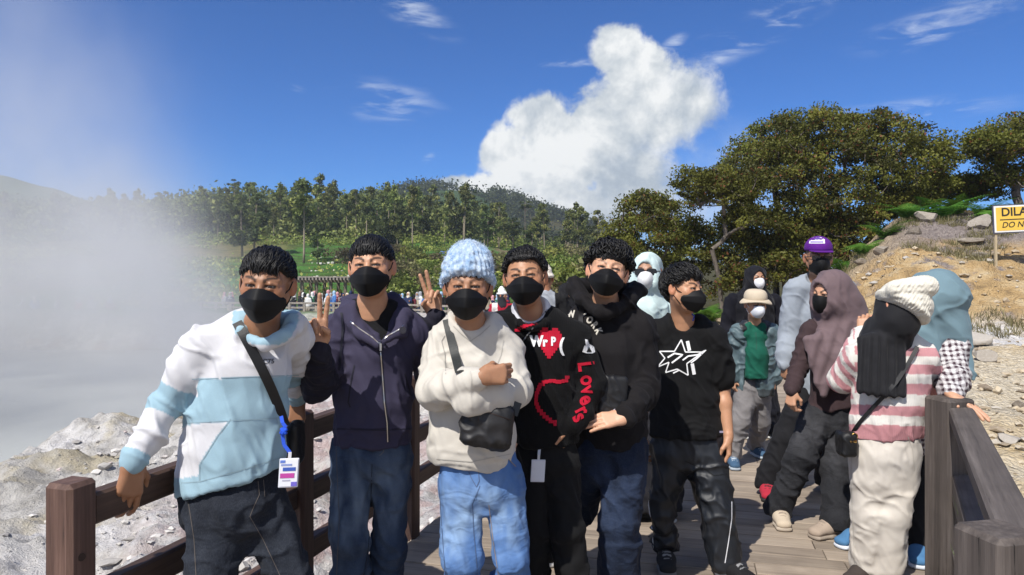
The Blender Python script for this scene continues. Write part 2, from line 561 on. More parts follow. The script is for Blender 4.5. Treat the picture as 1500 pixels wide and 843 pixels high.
def mat_bank():
	m, nt, bs, out = new_mat('sulphur_rock')
	pos = nt.n('ShaderNodeNewGeometry').outputs['Position']
	nA = nt.noise(pos, 0.55, 6, 0.65, 0.4)
	nB = nt.noise(pos, 2.2, 8, 0.68, 0.6)
	nC = nt.noise(pos, 11.0, 8, 0.7)
	nD = nt.noise(pos, 48.0, 5, 0.7)
	sp = nt.n('ShaderNodeSeparateXYZ', i_0=pos)
	grey = nt.ramp(nB, [(0.22, (0.22, 0.205, 0.185)), (0.40, (0.42, 0.40, 0.37)), (0.56, (0.58, 0.56, 0.53)), (0.72, (0.76, 0.745, 0.72))])
	white = nt.ramp(nC, [(0.3, (0.48, 0.46, 0.45)), (0.55, (0.74, 0.72, 0.71)), (0.8, (0.82, 0.81, 0.80))])
	pink = nt.ramp(nC, [(0.3, (0.34, 0.23, 0.21)), (0.7, (0.60, 0.47, 0.46))])
	ochre = nt.ramp(nC, [(0.3, (0.34, 0.27, 0.15)), (0.7, (0.56, 0.50, 0.34))])
	far = nt.ss(nt.math('ADD', sp.outputs[1], nt.math('MULTIPLY', nA, 3)), 3.8, 7.2)
	col = nt.mix(nt.ss(nA, 0.46, 0.62), grey, white)
	col = nt.mix(nt.math('MULTIPLY', nt.ss(nt.noise(pos, 0.8, 5, 0.6), 0.5, 0.63), 0.7), col, ochre)
	right_ = nt.ss(nt.math('ADD', sp.outputs[0], nt.math('MULTIPLY', sp.outputs[1], 0.27)), -1.9, -0.9)
	pk = nt.math('MULTIPLY', nt.math('MULTIPLY', right_, nt.ss(nB, 0.42, 0.58)), 0.8)
	col = nt.mix(nt.math('MULTIPLY', right_, 0.55), col, white)
	col = nt.mix(pk, col, pink)
	col = nt.mix(nt.ss(nD, 0.62, 0.75), col, (0.22, 0.20, 0.18))
	hgt = nt.math('ADD', nt.math('MULTIPLY', nC, 1.0), nt.math('ADD', nt.math('MULTIPLY', nD, 0.35), nt.math('MULTIPLY', nB, 1.5)))
	b = nt.bump(hgt, 1.0, 0.075)
	setin(nt, bs, col=col, rough=0.92, normal=b, spec=0.25)
	return m
def mat_gravel():
	m, nt, bs, out = new_mat('pale_gravel')
	pos = nt.n('ShaderNodeNewGeometry').outputs['Position']
	sp = nt.n('ShaderNodeSeparateXYZ', i_0=pos)
	nA = nt.noise(pos, 0.45, 6, 0.6, 0.3)
	nB = nt.noise(pos, 2.0, 7, 0.65, 0.4)
	nC = nt.noise(pos, 13.0, 7, 0.7)
	vo = nt.n('ShaderNodeTexVoronoi', i_Scale=26.0)
	nt.link(pos, vo.inputs['Vector'])
	vs = nt.n('ShaderNodeSeparateColor', i_0=vo.outputs['Color'])
	beige = nt.ramp(nC, [(0.3, (0.30, 0.24, 0.155)), (0.5, (0.52, 0.44, 0.31)), (0.72, (0.70, 0.63, 0.50))])
	beige = nt.mix(nt.math('MULTIPLY', vs.outputs[0], 0.5), beige, (0.66, 0.60, 0.49))
	beige = nt.mix(nt.math('MULTIPLY', nt.ss(nA, 0.45, 0.6), 0.45), beige, (0.50, 0.36, 0.17))
	orange = nt.ramp(nB, [(0.3, (0.20, 0.14, 0.075)), (0.46, (0.42, 0.285, 0.135)), (0.6, (0.50, 0.385, 0.225)), (0.75, (0.58, 0.49, 0.36))])
	grey = nt.ramp(nC, [(0.3, (0.13, 0.105, 0.10)), (0.7, (0.33, 0.285, 0.255))])
	white = nt.ramp(nC, [(0.3, (0.45, 0.43, 0.42)), (0.7, (0.75, 0.74, 0.73))])
	wob = nt.math('ADD', nt.math('MULTIPLY', nB, 1.6), nt.math('MULTIPLY', nA, 2.2))
	yy = nt.math('ADD', sp.outputs[1], nt.math('SUBTRACT', wob, 1.9))
	col = nt.mix(nt.math('MULTIPLY', nt.ss(yy, 10.2, 10.9), nt.ss(nB, 0.36, 0.55)), beige, white)
	col = nt.mix(nt.ss(yy, 11.2, 12.0), col, orange)
	col = nt.mix(nt.math('MULTIPLY', nt.ss(yy, 11.3, 11.9), nt.ss(nt.noise(pos, 1.3, 6, 0.6), 0.54, 0.64)), col, grey)
	path = nt.math('MULTIPLY', nt.ss(nt.math('SUBTRACT', sp.outputs[0], nt.math('MULTIPLY', sp.outputs[1], 0.5)), 1.5, -0.4), 0.8)
	col = nt.mix(nt.ss(yy, 14.6, 15.6), col, nt.mix(path, grey, nt.ramp(nC, [(0.3, (0.30, 0.22, 0.13)), (0.7, (0.46, 0.36, 0.22))])))
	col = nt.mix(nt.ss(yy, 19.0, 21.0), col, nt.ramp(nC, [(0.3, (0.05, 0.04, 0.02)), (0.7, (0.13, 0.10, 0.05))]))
	dist = nt.math('MULTIPLY', vo.outputs['Distance'], -1.0)
	b = nt.bump(nt.math('ADD', nC, nt.math('MULTIPLY', dist, 0.8)), 1.0, 0.05)
	setin(nt, bs, col=col, rough=0.95, normal=b, spec=0.2)
	return m
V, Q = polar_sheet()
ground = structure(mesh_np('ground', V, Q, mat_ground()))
V, Q = grid_sheet(-9.6, 4.5, -0.6, 24.5, 0.045, bank_zone, bank_height)
structure(mesh_np('rock_bank', V, Q, mat_bank()))
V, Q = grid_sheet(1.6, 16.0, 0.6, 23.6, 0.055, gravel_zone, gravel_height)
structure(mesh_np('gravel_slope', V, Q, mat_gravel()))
# ---- the pond
m, nt, bs, out = new_mat('milky_grey_water')
pos = nt.n('ShaderNodeNewGeometry').outputs['Position']
nw = nt.noise(nt.mapping(pos, scale=(1, 0.5, 1)), 1.4, 5, 0.55)
setin(nt, bs, col=nt.ramp(nt.noise(pos, 0.12, 4), [(0.3, (0.36, 0.375, 0.36)), (0.7, (0.42, 0.43, 0.41))]), rough=0.28, spec=0.35,
	normal=nt.bump(nw, 0.25, 0.06))
W = MB()
W.add([(-84, -22, -2.6), (-3.6, -22, -2.6), (-3.6, 43.5, -2.6), (-84, 43.5, -2.6)], [(0, 1, 2, 3)])
structure(W.build('water', m))
# ---- loose stones: rubble on the bank, gravel on the slope (nobody could count them)
def pebbles(n, xr, yr, zone, hf, smin, smax, seed, power=2.2):
	rs = np.random.RandomState(seed)
	X, Y = rs.uniform(*xr, n * 3), yr[0] + (yr[1] - yr[0]) * rs.rand(n * 3) ** 1.8
	ok = (zone(X, Y) > 0.98) & ((X > 0) | (X > rock_edge(Y) + 0.6))
	X, Y = X[ok][:n], Y[ok][:n]
	n = len(X)
	Z = hf(X, Y)
	s = smin + (smax - smin) * rs.rand(n) ** (power * 3)
	base = np.array([[1, 0, 0], [-1, 0, 0], [0, 1, 0], [0, -1, 0], [0, 0, 1], [0, 0, -1],
					[.62, .62, .5], [-.62, .62, .5], [.62, -.62, .5], [-.62, -.62, .5]], float)
	tri = np.array([[4, 6, 7], [4, 7, 9], [4, 9, 8], [4, 8, 6], [0, 6, 8], [2, 7, 6], [1, 9, 7], [3, 8, 9], [0, 2, 6], [2, 1, 7], [1, 3, 9], [3, 0, 8],
					[0, 5, 2], [2, 5, 1], [1, 5, 3], [3, 5, 0]])
	jit = 1 + 0.55 * (rs.rand(n, 10, 1) - 0.5)
	sc = s[:, None, None] * (0.55 + 0.8 * rs.rand(n, 1, 3)) * np.array([1, 1, 0.62])
	a = rs.rand(n) * 6.28
	L = base[None] * jit * sc
	x = L[..., 0] * np.cos(a)[:, None] - L[..., 1] * np.sin(a)[:, None]
	y = L[..., 0] * np.sin(a)[:, None] + L[..., 1] * np.cos(a)[:, None]
	V = np.stack([x + X[:, None], y + Y[:, None], L[..., 2] + Z[:, None] + 0.25 * s[:, None]], -1).reshape(-1, 3)
	T = (tri[None] + (np.arange(n) * 10)[:, None, None]).reshape(-1, 3)
	g = np.repeat(rs.rand(n), 10)
	return V, T, g
def mat_stone(name, stops):
	m, nt, bs, out = new_mat(name)
	a = nt.n('ShaderNodeVertexColor', layer_name='Col').outputs[0]
	pos = nt.n('ShaderNodeNewGeometry').outputs['Position']
	nC = nt.noise(pos, 30.0, 5, 0.65)
	sp_ = nt.n('ShaderNodeSeparateColor', i_0=a)
	c = nt.ramp(sp_.outputs[0], stops)
	c = nt.mix(nt.math('MULTIPLY', nt.ss(nC, 0.4, 0.7), 0.18), c, (0.6, 0.57, 0.52))
	setin(nt, bs, col=c, rough=0.93, spec=0.2, normal=nt.bump(nC, 0.6, 0.01))
	return m
M_GRAVEL = mat_stone('gravel_stone', [(0.0, (0.18, 0.14, 0.10)), (0.35, (0.34, 0.27, 0.18)), (0.7, (0.48, 0.40, 0.28)), (1.0, (0.36, 0.34, 0.31))])
M_RUBBLE = mat_stone('rubble_stone', [(0.0, (0.28, 0.265, 0.25)), (0.4, (0.46, 0.44, 0.41)), (0.8, (0.58, 0.56, 0.53)), (1.0, (0.48, 0.40, 0.38))])
V, T, g = pebbles(9000, (1.8, 14), (1.0, 15), gravel_zone, gravel_height, 0.010, 0.085, 3)
tag(mesh_np('gravel', V, T, M_GRAVEL, col=np.repeat(g[:, None], 3, 1), smooth=False), kind='stuff')
V, T, g = pebbles(9000, (-9, 2), (0.5, 20), bank_zone, bank_height, 0.008, 0.065, 5)
tag(mesh_np('rubble', V, T, M_RUBBLE, col=np.repeat(g[:, None], 3, 1), smooth=False), kind='stuff')
# ---- boulders one can tell apart on the slope
M_BOULDER = mat_stone('boulder_stone', [(0.0, (0.11, 0.09, 0.07)), (0.5, (0.21, 0.175, 0.135)), (1.0, (0.36, 0.33, 0.29))])
def boulder(px, py, Y, w, h, label, seed, tone=0.5):
	p = at(px, py, Y)
	p[2] = float(ground_z(p[0], p[1])[0])
	rs = np.random.RandomState(seed)
	bm = bmesh.new()
	bmesh.ops.create_icosphere(bm, subdivisions=4, radius=1.0)
	V = np.array([v.co[:] for v in bm.verts])
	F = np.array([[v.index for v in f.verts] for f in bm.faces])
	bm.free()
	for k in range(13):                                    # knock flats off it
		n = unit(rs.randn(3))
		d = V @ n
		lim = 0.55 + 0.25 * rs.rand()
		V = V - np.outer(np.maximum(d - lim, 0), n)
	V = V + 0.05 * fbm(V * 2 + seed, 3)[:, None] * V
	V = V * np.array([w / 2, w / 2 * 0.8, h / 2])
	o = mesh_np('boulder', V + p + np.array([0, 0, h * 0.22]), F, M_BOULDER, base=p, col=np.full((len(V), 3), tone), smooth=False)
	return tag(o, label, 'rock', 'boulders on the gravel slope')
boulder(1357, 327, 17.5, 0.62, 0.42, 'rounded tan boulder at the top of the slope left of the fern clump', 1, 0.7)
boulder(1436, 330, 17.0, 0.62, 0.48, 'squared tan boulder below the ferns just left of the yellow sign', 2, 0.75)
boulder(1338, 341, 16.5, 0.45, 0.30, 'dark small boulder in front of the rounded tan one', 3, 0.1)
boulder(1405, 346, 16.2, 0.60, 0.18, 'low flat dark stone below the two tan boulders', 4, 0.3)
boulder(1424, 350, 15.6, 0.62, 0.16, 'long flat grey stone on the bare slope below the squared boulder', 5, 0.6)
boulder(1445, 388, 14.0, 0.36, 0.14, 'flat pale stone at the foot of the yellow sign post', 6, 0.9)
boulder(1437, 376, 14.4, 0.40, 0.14, 'flat ochre stone just left of the sign post', 7, 0.6)
boulder(1444, 482, 9.6, 0.36, 0.22, 'grey angular block lying at the foot of the white crust', 8, 0.75)
boulder(1432, 454, 10.6, 0.50, 0.26, 'whitish rounded boulder in the pale crust below the sign', 9, 1.0)
boulder(1417, 478, 10.0, 0.26, 0.18, 'small tan stone left of the grey angular block', 10, 0.8)
boulder(1290, 362, 15.2, 0.42, 0.26, 'weathered tan stone behind the man in the purple cap', 11, 0.6)
boulder(1262, 372, 15.6, 0.34, 0.2, 'small brown stone at the edge of the shrub shade', 12, 0.4)
boulder(1478, 612, 6.3, 0.26, 0.12, 'low grey stone beyond the right rail on the gravel', 13, 0.9)
boulder(1450, 680, 5.2, 0.22, 0.09, 'flat slate grey stone close beside the right rail', 14, 0.8)
boulder(1493, 560, 7.6, 0.20, 0.1, 'small dark stone on the gravel at the right edge', 15, 0.2)
# ---- steam over the pond
def steam():
	m = bpy.data.materials.new('pond_steam')
	m.use_nodes = True
	nt = NT(m.node_tree)
	out = nt.n('ShaderNodeOutputMaterial')
	pv = nt.n('ShaderNodeVolumePrincipled')
	pos = nt.n('ShaderNodeNewGeometry').outputs['Position']
	sp = nt.n('ShaderNodeSeparateXYZ', i_0=pos)
	warp = nt.mapping(pos, scale=(1, 0.8, 0.75))
	n1 = nt.noise(warp, 0.085, 5, 0.55, 0.4)
	n2 = nt.noise(warp, 0.30, 4, 0.55, 0.3)
	n = nt.math('ADD', nt.math('MULTIPLY', n1, 0.58), nt.math('MULTIPLY', n2, 0.42))
	x, y, z = sp.outputs
	lat = nt.math('DIVIDE', x, y)                    # the plume leans over the pond and thins towards the boardwalk
	lean = nt.math('ADD', nt.math('ADD', lat, nt.math('MULTIPLY', nt.math('MAXIMUM', z, 0.0), 0.019)), nt.math('MULTIPLY', nt.math('SUBTRACT', n, 0.5), 0.75))
	side = nt.ss(lean, -0.33, -0.47)
	low = nt.ss(z, 9.0, -1.0)
	top = nt.ss(z, 26.0, 3.0)
	ends = nt.math('MULTIPLY', nt.ss(y, 13.0, 19.0), nt.ss(y, 44.0, 38.0))
	thick = nt.math('ADD', nt.math('MULTIPLY', nt.ss(n, 0.44, 0.56), nt.math('ADD', nt.math('MULTIPLY', low, 0.17), 0.018)), nt.math('MULTIPLY', low, 0.036))
	wisp = nt.math('MULTIPLY', nt.math('MULTIPLY', nt.ss(n, 0.48, 0.62), nt.ss(lean, -0.20, -0.36)), 0.030)
	d = nt.math('ADD', nt.math('MULTIPLY', thick, side), wisp)
	d = nt.math('MULTIPLY', nt.math('MULTIPLY', d, top), ends)
	pv.inputs['Color'].default_value = (0.90, 0.905, 0.91, 1)
	pv.inputs['Anisotropy'].default_value = 0.1
	nt.link(d, pv.inputs['Density'])
	nt.link(pv.outputs[0], out.inputs['Volume'])
	b = MB()
	b.box((-25, 28, 11.2), (22.5, 15.5, 13.6))
	o = b.build('steam', m)
	tag(o, kind='stuff')
	return o
steam()
# ---- the mountain air between here and the hills
m = bpy.data.materials.new('mountain_air')
m.use_nodes = True
nt = NT(m.node_tree)
out = nt.n('ShaderNodeOutputMaterial')
pv = nt.n('ShaderNodeVolumePrincipled')
pv.inputs['Color'].default_value = (0.80, 0.88, 0.96, 1)
pv.inputs['Density'].default_value = 0.00042
pv.inputs['Anisotropy'].default_value = 0.2
nt.link(pv.outputs[0], out.inputs['Volume'])
b = MB()
b.box((0, 0, 33), (9600, 9600, 40))
tag(b.build('haze', m), kind='stuff')
# ================================================================ vegetation
def mat_leaf(name, stops, rough=0.6, trans=0.25):
	m, nt, bs, out = new_mat(name)
	a = nt.n('ShaderNodeVertexColor', layer_name='Col').outputs[0]
	s = nt.n('ShaderNodeSeparateColor', i_0=a)
	c = nt.ramp(s.outputs[0], stops)
	rnd = nt.n('ShaderNodeObjectInfo').outputs['Random']
	hs = nt.n('ShaderNodeHueSaturation', i_Color=c)
	nt.link(nt.math('ADD', 0.48, nt.math('MULTIPLY', rnd, 0.04)), hs.inputs['Hue'])
	nt.link(nt.math('ADD', 0.72, nt.math('MULTIPLY', rnd, 0.55)), hs.inputs['Value'])
	setin(nt, bs, col=hs.outputs[0], rough=rough, spec=0.25)
	tr = nt.n('ShaderNodeBsdfTranslucent')
	nt.link(hs.outputs[0], tr.inputs[0])
	mx = nt.n('ShaderNodeMixShader', i_0=trans)
	nt.link(bs.outputs[0], mx.inputs[1])
	nt.link(tr.outputs[0], mx.inputs[2])
	nt.link(mx.outputs[0], out.inputs[0])
	return m
def mat_bark(name, a, b):
	m, nt, bs, out = new_mat(name)
	pos = nt.n('ShaderNodeTexCoord').outputs['Object']
	n = nt.noise(nt.mapping(pos, scale=(1, 1, 0.25)), 12, 5, 0.65)
	setin(nt, bs, col=nt.ramp(n, [(0.3, a), (0.7, b)]), rough=0.9, spec=0.2, normal=nt.bump(n, 0.7, 0.02))
	return m
M_BARK = mat_bark('grey_bark', (0.10, 0.08, 0.06), (0.24, 0.20, 0.16))
M_BARK_PALE = mat_bark('pale_bark', (0.17, 0.14, 0.10), (0.36, 0.30, 0.23))
M_TWISTED = mat_bark('twisted_bark', (0.06, 0.05, 0.04), (0.20, 0.17, 0.14))
M_HILLLEAF = mat_leaf('hill_tree_foliage', [(0.0, (0.0590, 0.0761, 0.0265)), (0.5, (0.1476, 0.1793, 0.0529)), (1.0, (0.3689, 0.3668, 0.1058))])
M_DARKLEAF = mat_leaf('dark_tree_foliage', [(0.0, (0.0262, 0.0418, 0.0182)), (0.5, (0.0629, 0.0878, 0.0274)), (1.0, (0.1442, 0.1672, 0.0502))])
M_BUSH = mat_leaf('green_bush_foliage', [(0.0, (0.0702, 0.0908, 0.0213)), (0.5, (0.1683, 0.2119, 0.0425)), (1.0, (0.3647, 0.3634, 0.0850))])
M_DRY = mat_leaf('dry_bush_foliage', [(0.0, (0.0810, 0.0675, 0.0338)), (0.5, (0.1755, 0.1620, 0.0675)), (1.0, (0.3240, 0.2970, 0.1485))])
M_SHRUB = mat_leaf('olive_shrub_foliage', [(0.0, (0.0347, 0.0382, 0.0116)), (0.30, (0.0810, 0.0900, 0.0186)), (0.55, (0.1446, 0.1637, 0.0278)), (0.78, (0.2314, 0.2455, 0.0406)), (0.84, (0.1851, 0.0818, 0.0290)), (1.0, (0.2545, 0.1159, 0.0406))], trans=0.3)
M_FERN = mat_leaf('fern_frond', [(0.0, (0.03, 0.08, 0.010)), (0.5, (0.07, 0.16, 0.018)), (1.0, (0.16, 0.27, 0.04))], trans=0.35)
def leaf_quads(C, size, rs, flat=0.0, squash=1.0, up=0.0):
	"""one small randomly turned leaf quad at each centre"""
	n = len(C)
	a = rs.randn(n, 3)
	a[:, 2] *= (1 - flat)
	a /= np.linalg.norm(a, axis=1)[:, None] + 1e-9
	b = rs.randn(n, 3)
	b[:, 2] += up
	b = np.cross(a, b)
	b /= np.linalg.norm(b, axis=1)[:, None] + 1e-9
	s = size * (0.6 + 0.8 * rs.rand(n))[:, None]
	a, b = a * s, b * s * 0.6 * squash
	V = np.stack([C - a, C - b, C + a, C + b], 1).reshape(-1, 3)
	Q = np.arange(n * 4).reshape(n, 4)
	return V, Q
def crown_mesh(name, clumps, per, size, seed, m):
	"""clumps: rows of (x, y, z, rx, rz)"""
	rs = np.random.RandomState(seed)
	Cs, tone = [], []
	for (x, y, z, rx, rz) in clumps:
		d = rs.randn(per, 3)
		d /= np.linalg.norm(d, axis=1)[:, None]
		r = rs.rand(per) ** 0.45
		P = d * r[:, None] * np.array([rx, rx, rz]) + np.array([x, y, z])
		Cs.append(P)
		tone.append(np.clip(0.42 + 0.22 * rs.randn() + 0.16 * rs.randn(per), 0, 1))
	C = np.concatenate(Cs)
	t = np.concatenate(tone)
	V, Q = leaf_quads(C, size, rs)
	return mesh_np(name, V, Q, m, col=np.repeat(np.repeat(t, 4)[:, None], 3, 1), smooth=False)
def hill_tree(kind, seed):
	"""returns (crown, trunk) standing at the origin"""
	rs = np.random.RandomState(seed)
	cl = []
	tb = MB()
	if kind == 'tall':
		H = 10.5 + rs.rand() * 3
		bend = rs.randn(2) * 0.25
		pts = [(bend[0] * t * t, bend[1] * t * t, H * 0.93 * t) for t in np.linspace(0, 1, 7)]
		tb.tube(pts, list(np.linspace(0.17, 0.04, 7)), 6)
		for i in range(15):
			t = 0.42 + 0.58 * rs.rand() ** 0.8
			a = rs.rand() * 6.28
			rr = (0.25 + 1.25 * math.sin(math.pi * min((t - 0.36) / 0.66, 1)) ** 0.7) * rs.rand() ** 0.6
			cx, cy, cz = bend[0] * t * t + rr * math.cos(a), bend[1] * t * t + rr * math.sin(a), H * t
			cl.append((cx, cy, cz, 0.62 + 0.3 * rs.rand(), 0.5 + 0.3 * rs.rand()))
			tb.tube([(bend[0] * t * t, bend[1] * t * t, H * t - 0.7), (cx, cy, cz)], [0.045, 0.02], 4)
		per, size, m, bark = 70, 0.27, M_HILLLEAF, M_BARK_PALE
	elif kind == 'umbrella':
		H = 13.5 + rs.rand() * 2
		pts = [(0.1 * math.sin(3 * t), 0.1 * t, H * 0.95 * t) for t in np.linspace(0, 1, 7)]
		tb.tube(pts, list(np.linspace(0.16, 0.06, 7)), 6)
		for i in range(8):
			a = rs.rand() * 6.28
			rr = 1.9 * rs.rand() ** 0.5
			z = H * (0.80 + 0.2 * rs.rand())
			cl.append((rr * math.cos(a), rr * math.sin(a), z, 0.75, 0.38))
			tb.tube([(0, 0, z - 1.7), (rr * math.cos(a), rr * math.sin(a), z)], [0.06, 0.03], 4)
		per, size, m, bark = 60, 0.24, M_DARKLEAF, M_BARK
	elif kind == 'bare':
		H = 12.0
		tb.tube([(0, 0, 0), (0.1, 0, H * 0.5), (0, 0.1, H)], [0.15, 0.1, 0.03], 6)
		for i in range(26):
			t = 0.5 + 0.48 * rs.rand()
			a = rs.rand() * 6.28
			L = (1.05 - t) * 3.2 + 0.4
			tb.tube([(0, 0, H * t), (L * 0.5 * math.cos(a), L * 0.5 * math.sin(a), H * t + L * 0.5), (L * 0.75 * math.cos(a), L * 0.75 * math.sin(a), H * t + L)], [0.04, 0.03, 0.015], 4)
		cl = [(0, 0, H * 0.8, 0.9, 1.2), (0.2, 0, H * 0.92, 0.6, 0.8)]
		per, size, m, bark = 26, 0.16, M_DRY, M_BARK_PALE
	else:                                    # a dense broad evergreen
		H = 8.0 + rs.rand() * 2
		tb.tube([(0, 0, 0), (0.05, 0, H * 0.4), (0, 0.05, H * 0.85)], [0.2, 0.15, 0.05], 6)
		for i in range(18):
			t = 0.24 + 0.76 * rs.rand()
			a = rs.rand() * 6.28
			rr = 2.0 * math.sin(math.pi * min(0.18 + 0.8 * (1 - t) + 0.05, 1)) ** 0.8 * rs.rand() ** 0.5
			cl.append((rr * math.cos(a), rr * math.sin(a), H * t, 0.8 + 0.3 * rs.rand(), 0.65))
		per, size, m, bark = 70, 0.27, M_DARKLEAF, M_BARK
	cr = crown_mesh('crown', cl, per, size, seed, m)
	tk = tb.build('trunk', bark, smooth=True)
	return cr, tk
TREE_CAT = {}
for k, nvar in (('tall', 5), ('broad', 3), ('umbrella', 2), ('bare', 1)):
	TREE_CAT[k] = [hill_tree(k, 10 * i + len(k)) for i in range(nvar)]
TREE_LABEL = {
	'tall': ('tall_tree', 'tall slender tree with a bare pale trunk in the forest', 'tall trees of the forest'),
	'broad': ('evergreen_tree', 'dense dark round-topped evergreen in the forest', 'dark evergreens of the forest'),
}
_used = set()
def plant_tree(kind, X, Y, scale, rs, label=None, var=None):
	nm, lb, gr = TREE_LABEL.get(kind, ('tall_tree', label, None))
	v = rs.randint(len(TREE_CAT[kind])) if var is None else var
	z = float(height_base(np.array([X]), np.array([Y]))[0])
	px_ = CX + FPX * X / Y
	if not label:
		w_ = 'steamy left forest' if px_ < 330 else 'forest above the fields' if px_ < 620 else 'woods under the white cloud'
		lb, gr = lb.replace('forest', w_), gr.replace('forest', w_)
	r = empty(nm, (X, Y, z - 0.15), label or lb, 'tree', None if label else gr)
	r.rotation_euler = (rs.randn() * 0.02, rs.randn() * 0.02, rs.rand() * 6.28)
	r.scale = (scale * (0.85 + 0.3 * rs.rand()),) * 2 + (scale,)
	for src in TREE_CAT[kind][v]:
		key = src.name
		if key not in _used:
			_used.add(key)
			c = src
		else:
			c = src.copy()
			COL.objects.link(c)
		c.parent = r
	return r
rs = np.random.RandomState(21)
cnt = 0
# the treeline and the wood below it, thinning out to the farmed terraces
while cnt < 330:
	px = rs.uniform(-40, 880)
	Y = rs.uniform(124, 160) if rs.rand() < 0.7 else rs.uniform(160, 190)
	if px > 560 and rs.rand() < 0.3:
		Y = rs.uniform(100, 130)
	if Y < 120 and px < 470 and rs.rand() < 0.75:
		continue
	X = (px - CX) / FPX * Y
	kind = 'tall' if rs.rand() < 0.6 else 'broad'
	plant_tree(kind, X, Y, (0.46 + 0.30 * rs.rand()) * (1.06 if Y < 160 else 0.85) * (0.85 if px < 330 else 1.0 if px < 720 else 0.85), rs)
	cnt += 1
for (px, Y, k, s, lb) in [
		(443, 178, 'umbrella', 0.72, 'tall flat-crowned tree with two tufts standing above the forest skyline'),
		(485, 182, 'umbrella', 0.66, 'lone flat-topped tree on the skyline right of the two-tufted tree'),
		(416, 172, 'bare', 0.75, 'thin nearly leafless tree poking above the forest skyline'),
		(342, 168, 'umbrella', 0.66, 'flat-topped tree on the skyline at the edge of the steam'),
		(688, 150, 'umbrella', 0.72, 'leaning flat-crowned tree against the foot of the white cloud'),
		(770, 150, 'umbrella', 0.66, 'small flat-crowned tree on the slope below the white cloud'),
		(706, 170, 'umbrella', 0.62, 'second flat-crowned tree at the foot of the cloud, right of the leaning one'),
		(612, 165, 'umbrella', 0.66, 'flat-crowned tree on the highest part of the treeline')]:
	X = (px - CX) / FPX * Y
	plant_tree(k, X, Y, s, rs, lb, 0 if px < 450 else (len(TREE_CAT[k]) - 1))
# trees one can tell apart in the fields
for (px, Y, k, s, lb) in [
		(466, 88, 'broad', 0.46, 'small round dark tree alone in the green terraced field'),
		(355, 96, 'broad', 0.95, 'big dark bushy tree at the edge of the terraced field near the steam'),
		(372, 104, 'broad', 0.9, 'dark bushy tree standing behind the big one near the steam'),
		(445, 92, 'tall', 0.8, 'slender pole-like tree rising from the terraced field'),
		(582, 104, 'tall', 0.72, 'straight pale-trunked tree right of the boy with the bowl cut'),
		(604, 110, 'tall', 0.7, 'dark-trunked slim tree beside the pale-trunked one')]:
	X = (px - CX) / FPX * Y
	plant_tree(k, X, Y, s, rs, lb)
# ---- bushes on the lower hill
BUSH = {}
for kind, m, seeds in (('green_bush', M_BUSH, (1, 2, 3)), ('dry_bush', M_DRY, (4, 5))):
	BUSH[kind] = []
	for sd in seeds:
		r2 = np.random.RandomState(sd)
		cl = [(r2.randn() * 0.75, r2.randn() * 0.75, 0.35 + 1.1 * r2.rand(), 0.6, 0.55) for _ in range(11)]
		BUSH[kind].append(crown_mesh('foliage', cl, 130, 0.105, sd, m))
def plant_bush(kind, X, Y, s, label, group, rs, squash=1.0):
	src = BUSH[kind][rs.randint(len(BUSH[kind]))]
	if src.name in _used:
		src = src.copy()
		COL.objects.link(src)
	_used.add(src.name)
	src.name = kind
	src.location = (X, Y, float(ground_z(X, Y)[0]) - 0.15)
	src.scale = (s, s, s * squash)
	src.rotation_euler = (0, 0, rs.rand() * 6.28)
	return tag(src, label, 'bush', group)
cnt = 0
while cnt < 115:
	px = rs.uniform(430, 905)
	Y = rs.uniform(50, 100)
	if px < 560 and Y > 56 and rs.rand() < 0.90:
		continue
	X = (px - CX) / FPX * Y
	if Y < 54 and 430 < px < 520:
		continue
	kind = 'green_bush' if rs.rand() < 0.7 else 'dry_bush'
	plant_bush(kind, X, Y, (0.75 + 1.0 * rs.rand()) * (1.0 if px > 560 else 0.8),
			{'green_bush': 'leafy green bush on the overgrown slope below the forest', 'dry_bush': 'brownish dry bush on the overgrown slope below the forest'}[kind],
			{'green_bush': 'green bushes of the slope', 'dry_bush': 'dry bushes of the slope'}[kind], rs)
	cnt += 1
for (px, py, Y, s, kind, lb) in [(845, 405, 30, 1.25, 'green_bush', 'rounded olive bush behind the man in the pale beanie'),
								(878, 385, 34, 1.3, 'dry_bush', 'broad brownish bush left of the olive shrub trees'),
								(820, 415, 28, 0.8, 'dry_bush', 'pale grassy bush just right of the man in the pale beanie'),
								(905, 400, 29, 1.1, 'green_bush', 'low green bush at the left foot of the shrub trees')]:
	plant_bush(kind, (px - CX) / FPX * Y, Y, s, lb, None, rs)
# ---- undergrowth of the forest and the far slopes: one mass
n = 26000
PX = rs.uniform(-150, 1000, n)
Yd = np.where(rs.rand(n) < 0.62, rs.uniform(118, 215, n), rs.uniform(46, 122, n))
X = (PX - CX) / FPX * Yd
keep = (Yd > 118) | ((PX > 540) & (rs.rand(n) < 0.65)) | (rs.rand(n) < 0.06) | ((PX < 350) & (rs.rand(n) < 0.4))
X, Yd = X[keep], Yd[keep]
fld = fbm(np.stack([X * 0.06, Yd * 0.06, 0 * X], -1), 3)
keep = (fld > 0.0) | (Yd > 128)
X, Yd, fld = X[keep], Yd[keep], fld[keep]
Z = height_base(X, Yd)
nb = 10
C = np.repeat(np.stack([X, Yd, Z + 0.3], -1), nb, 0) + rs.randn(len(X) * nb, 3) * np.array([0.65, 0.65, 0.5]) * np.where(np.repeat(Yd, nb) > 118, 1.3, 0.8)[:, None]
V, Q = leaf_quads(C, 0.21, rs)
t = np.clip(0.52 + 0.5 * np.repeat(fld, nb) + 0.15 * rs.randn(len(C)) - 0.12 * (C[:, 1] > 118), 0, 1)
tag(mesh_np('undergrowth', V, Q, M_BUSH, col=np.repeat(np.repeat(t, 4)[:, None], 3, 1), smooth=False), kind='stuff')
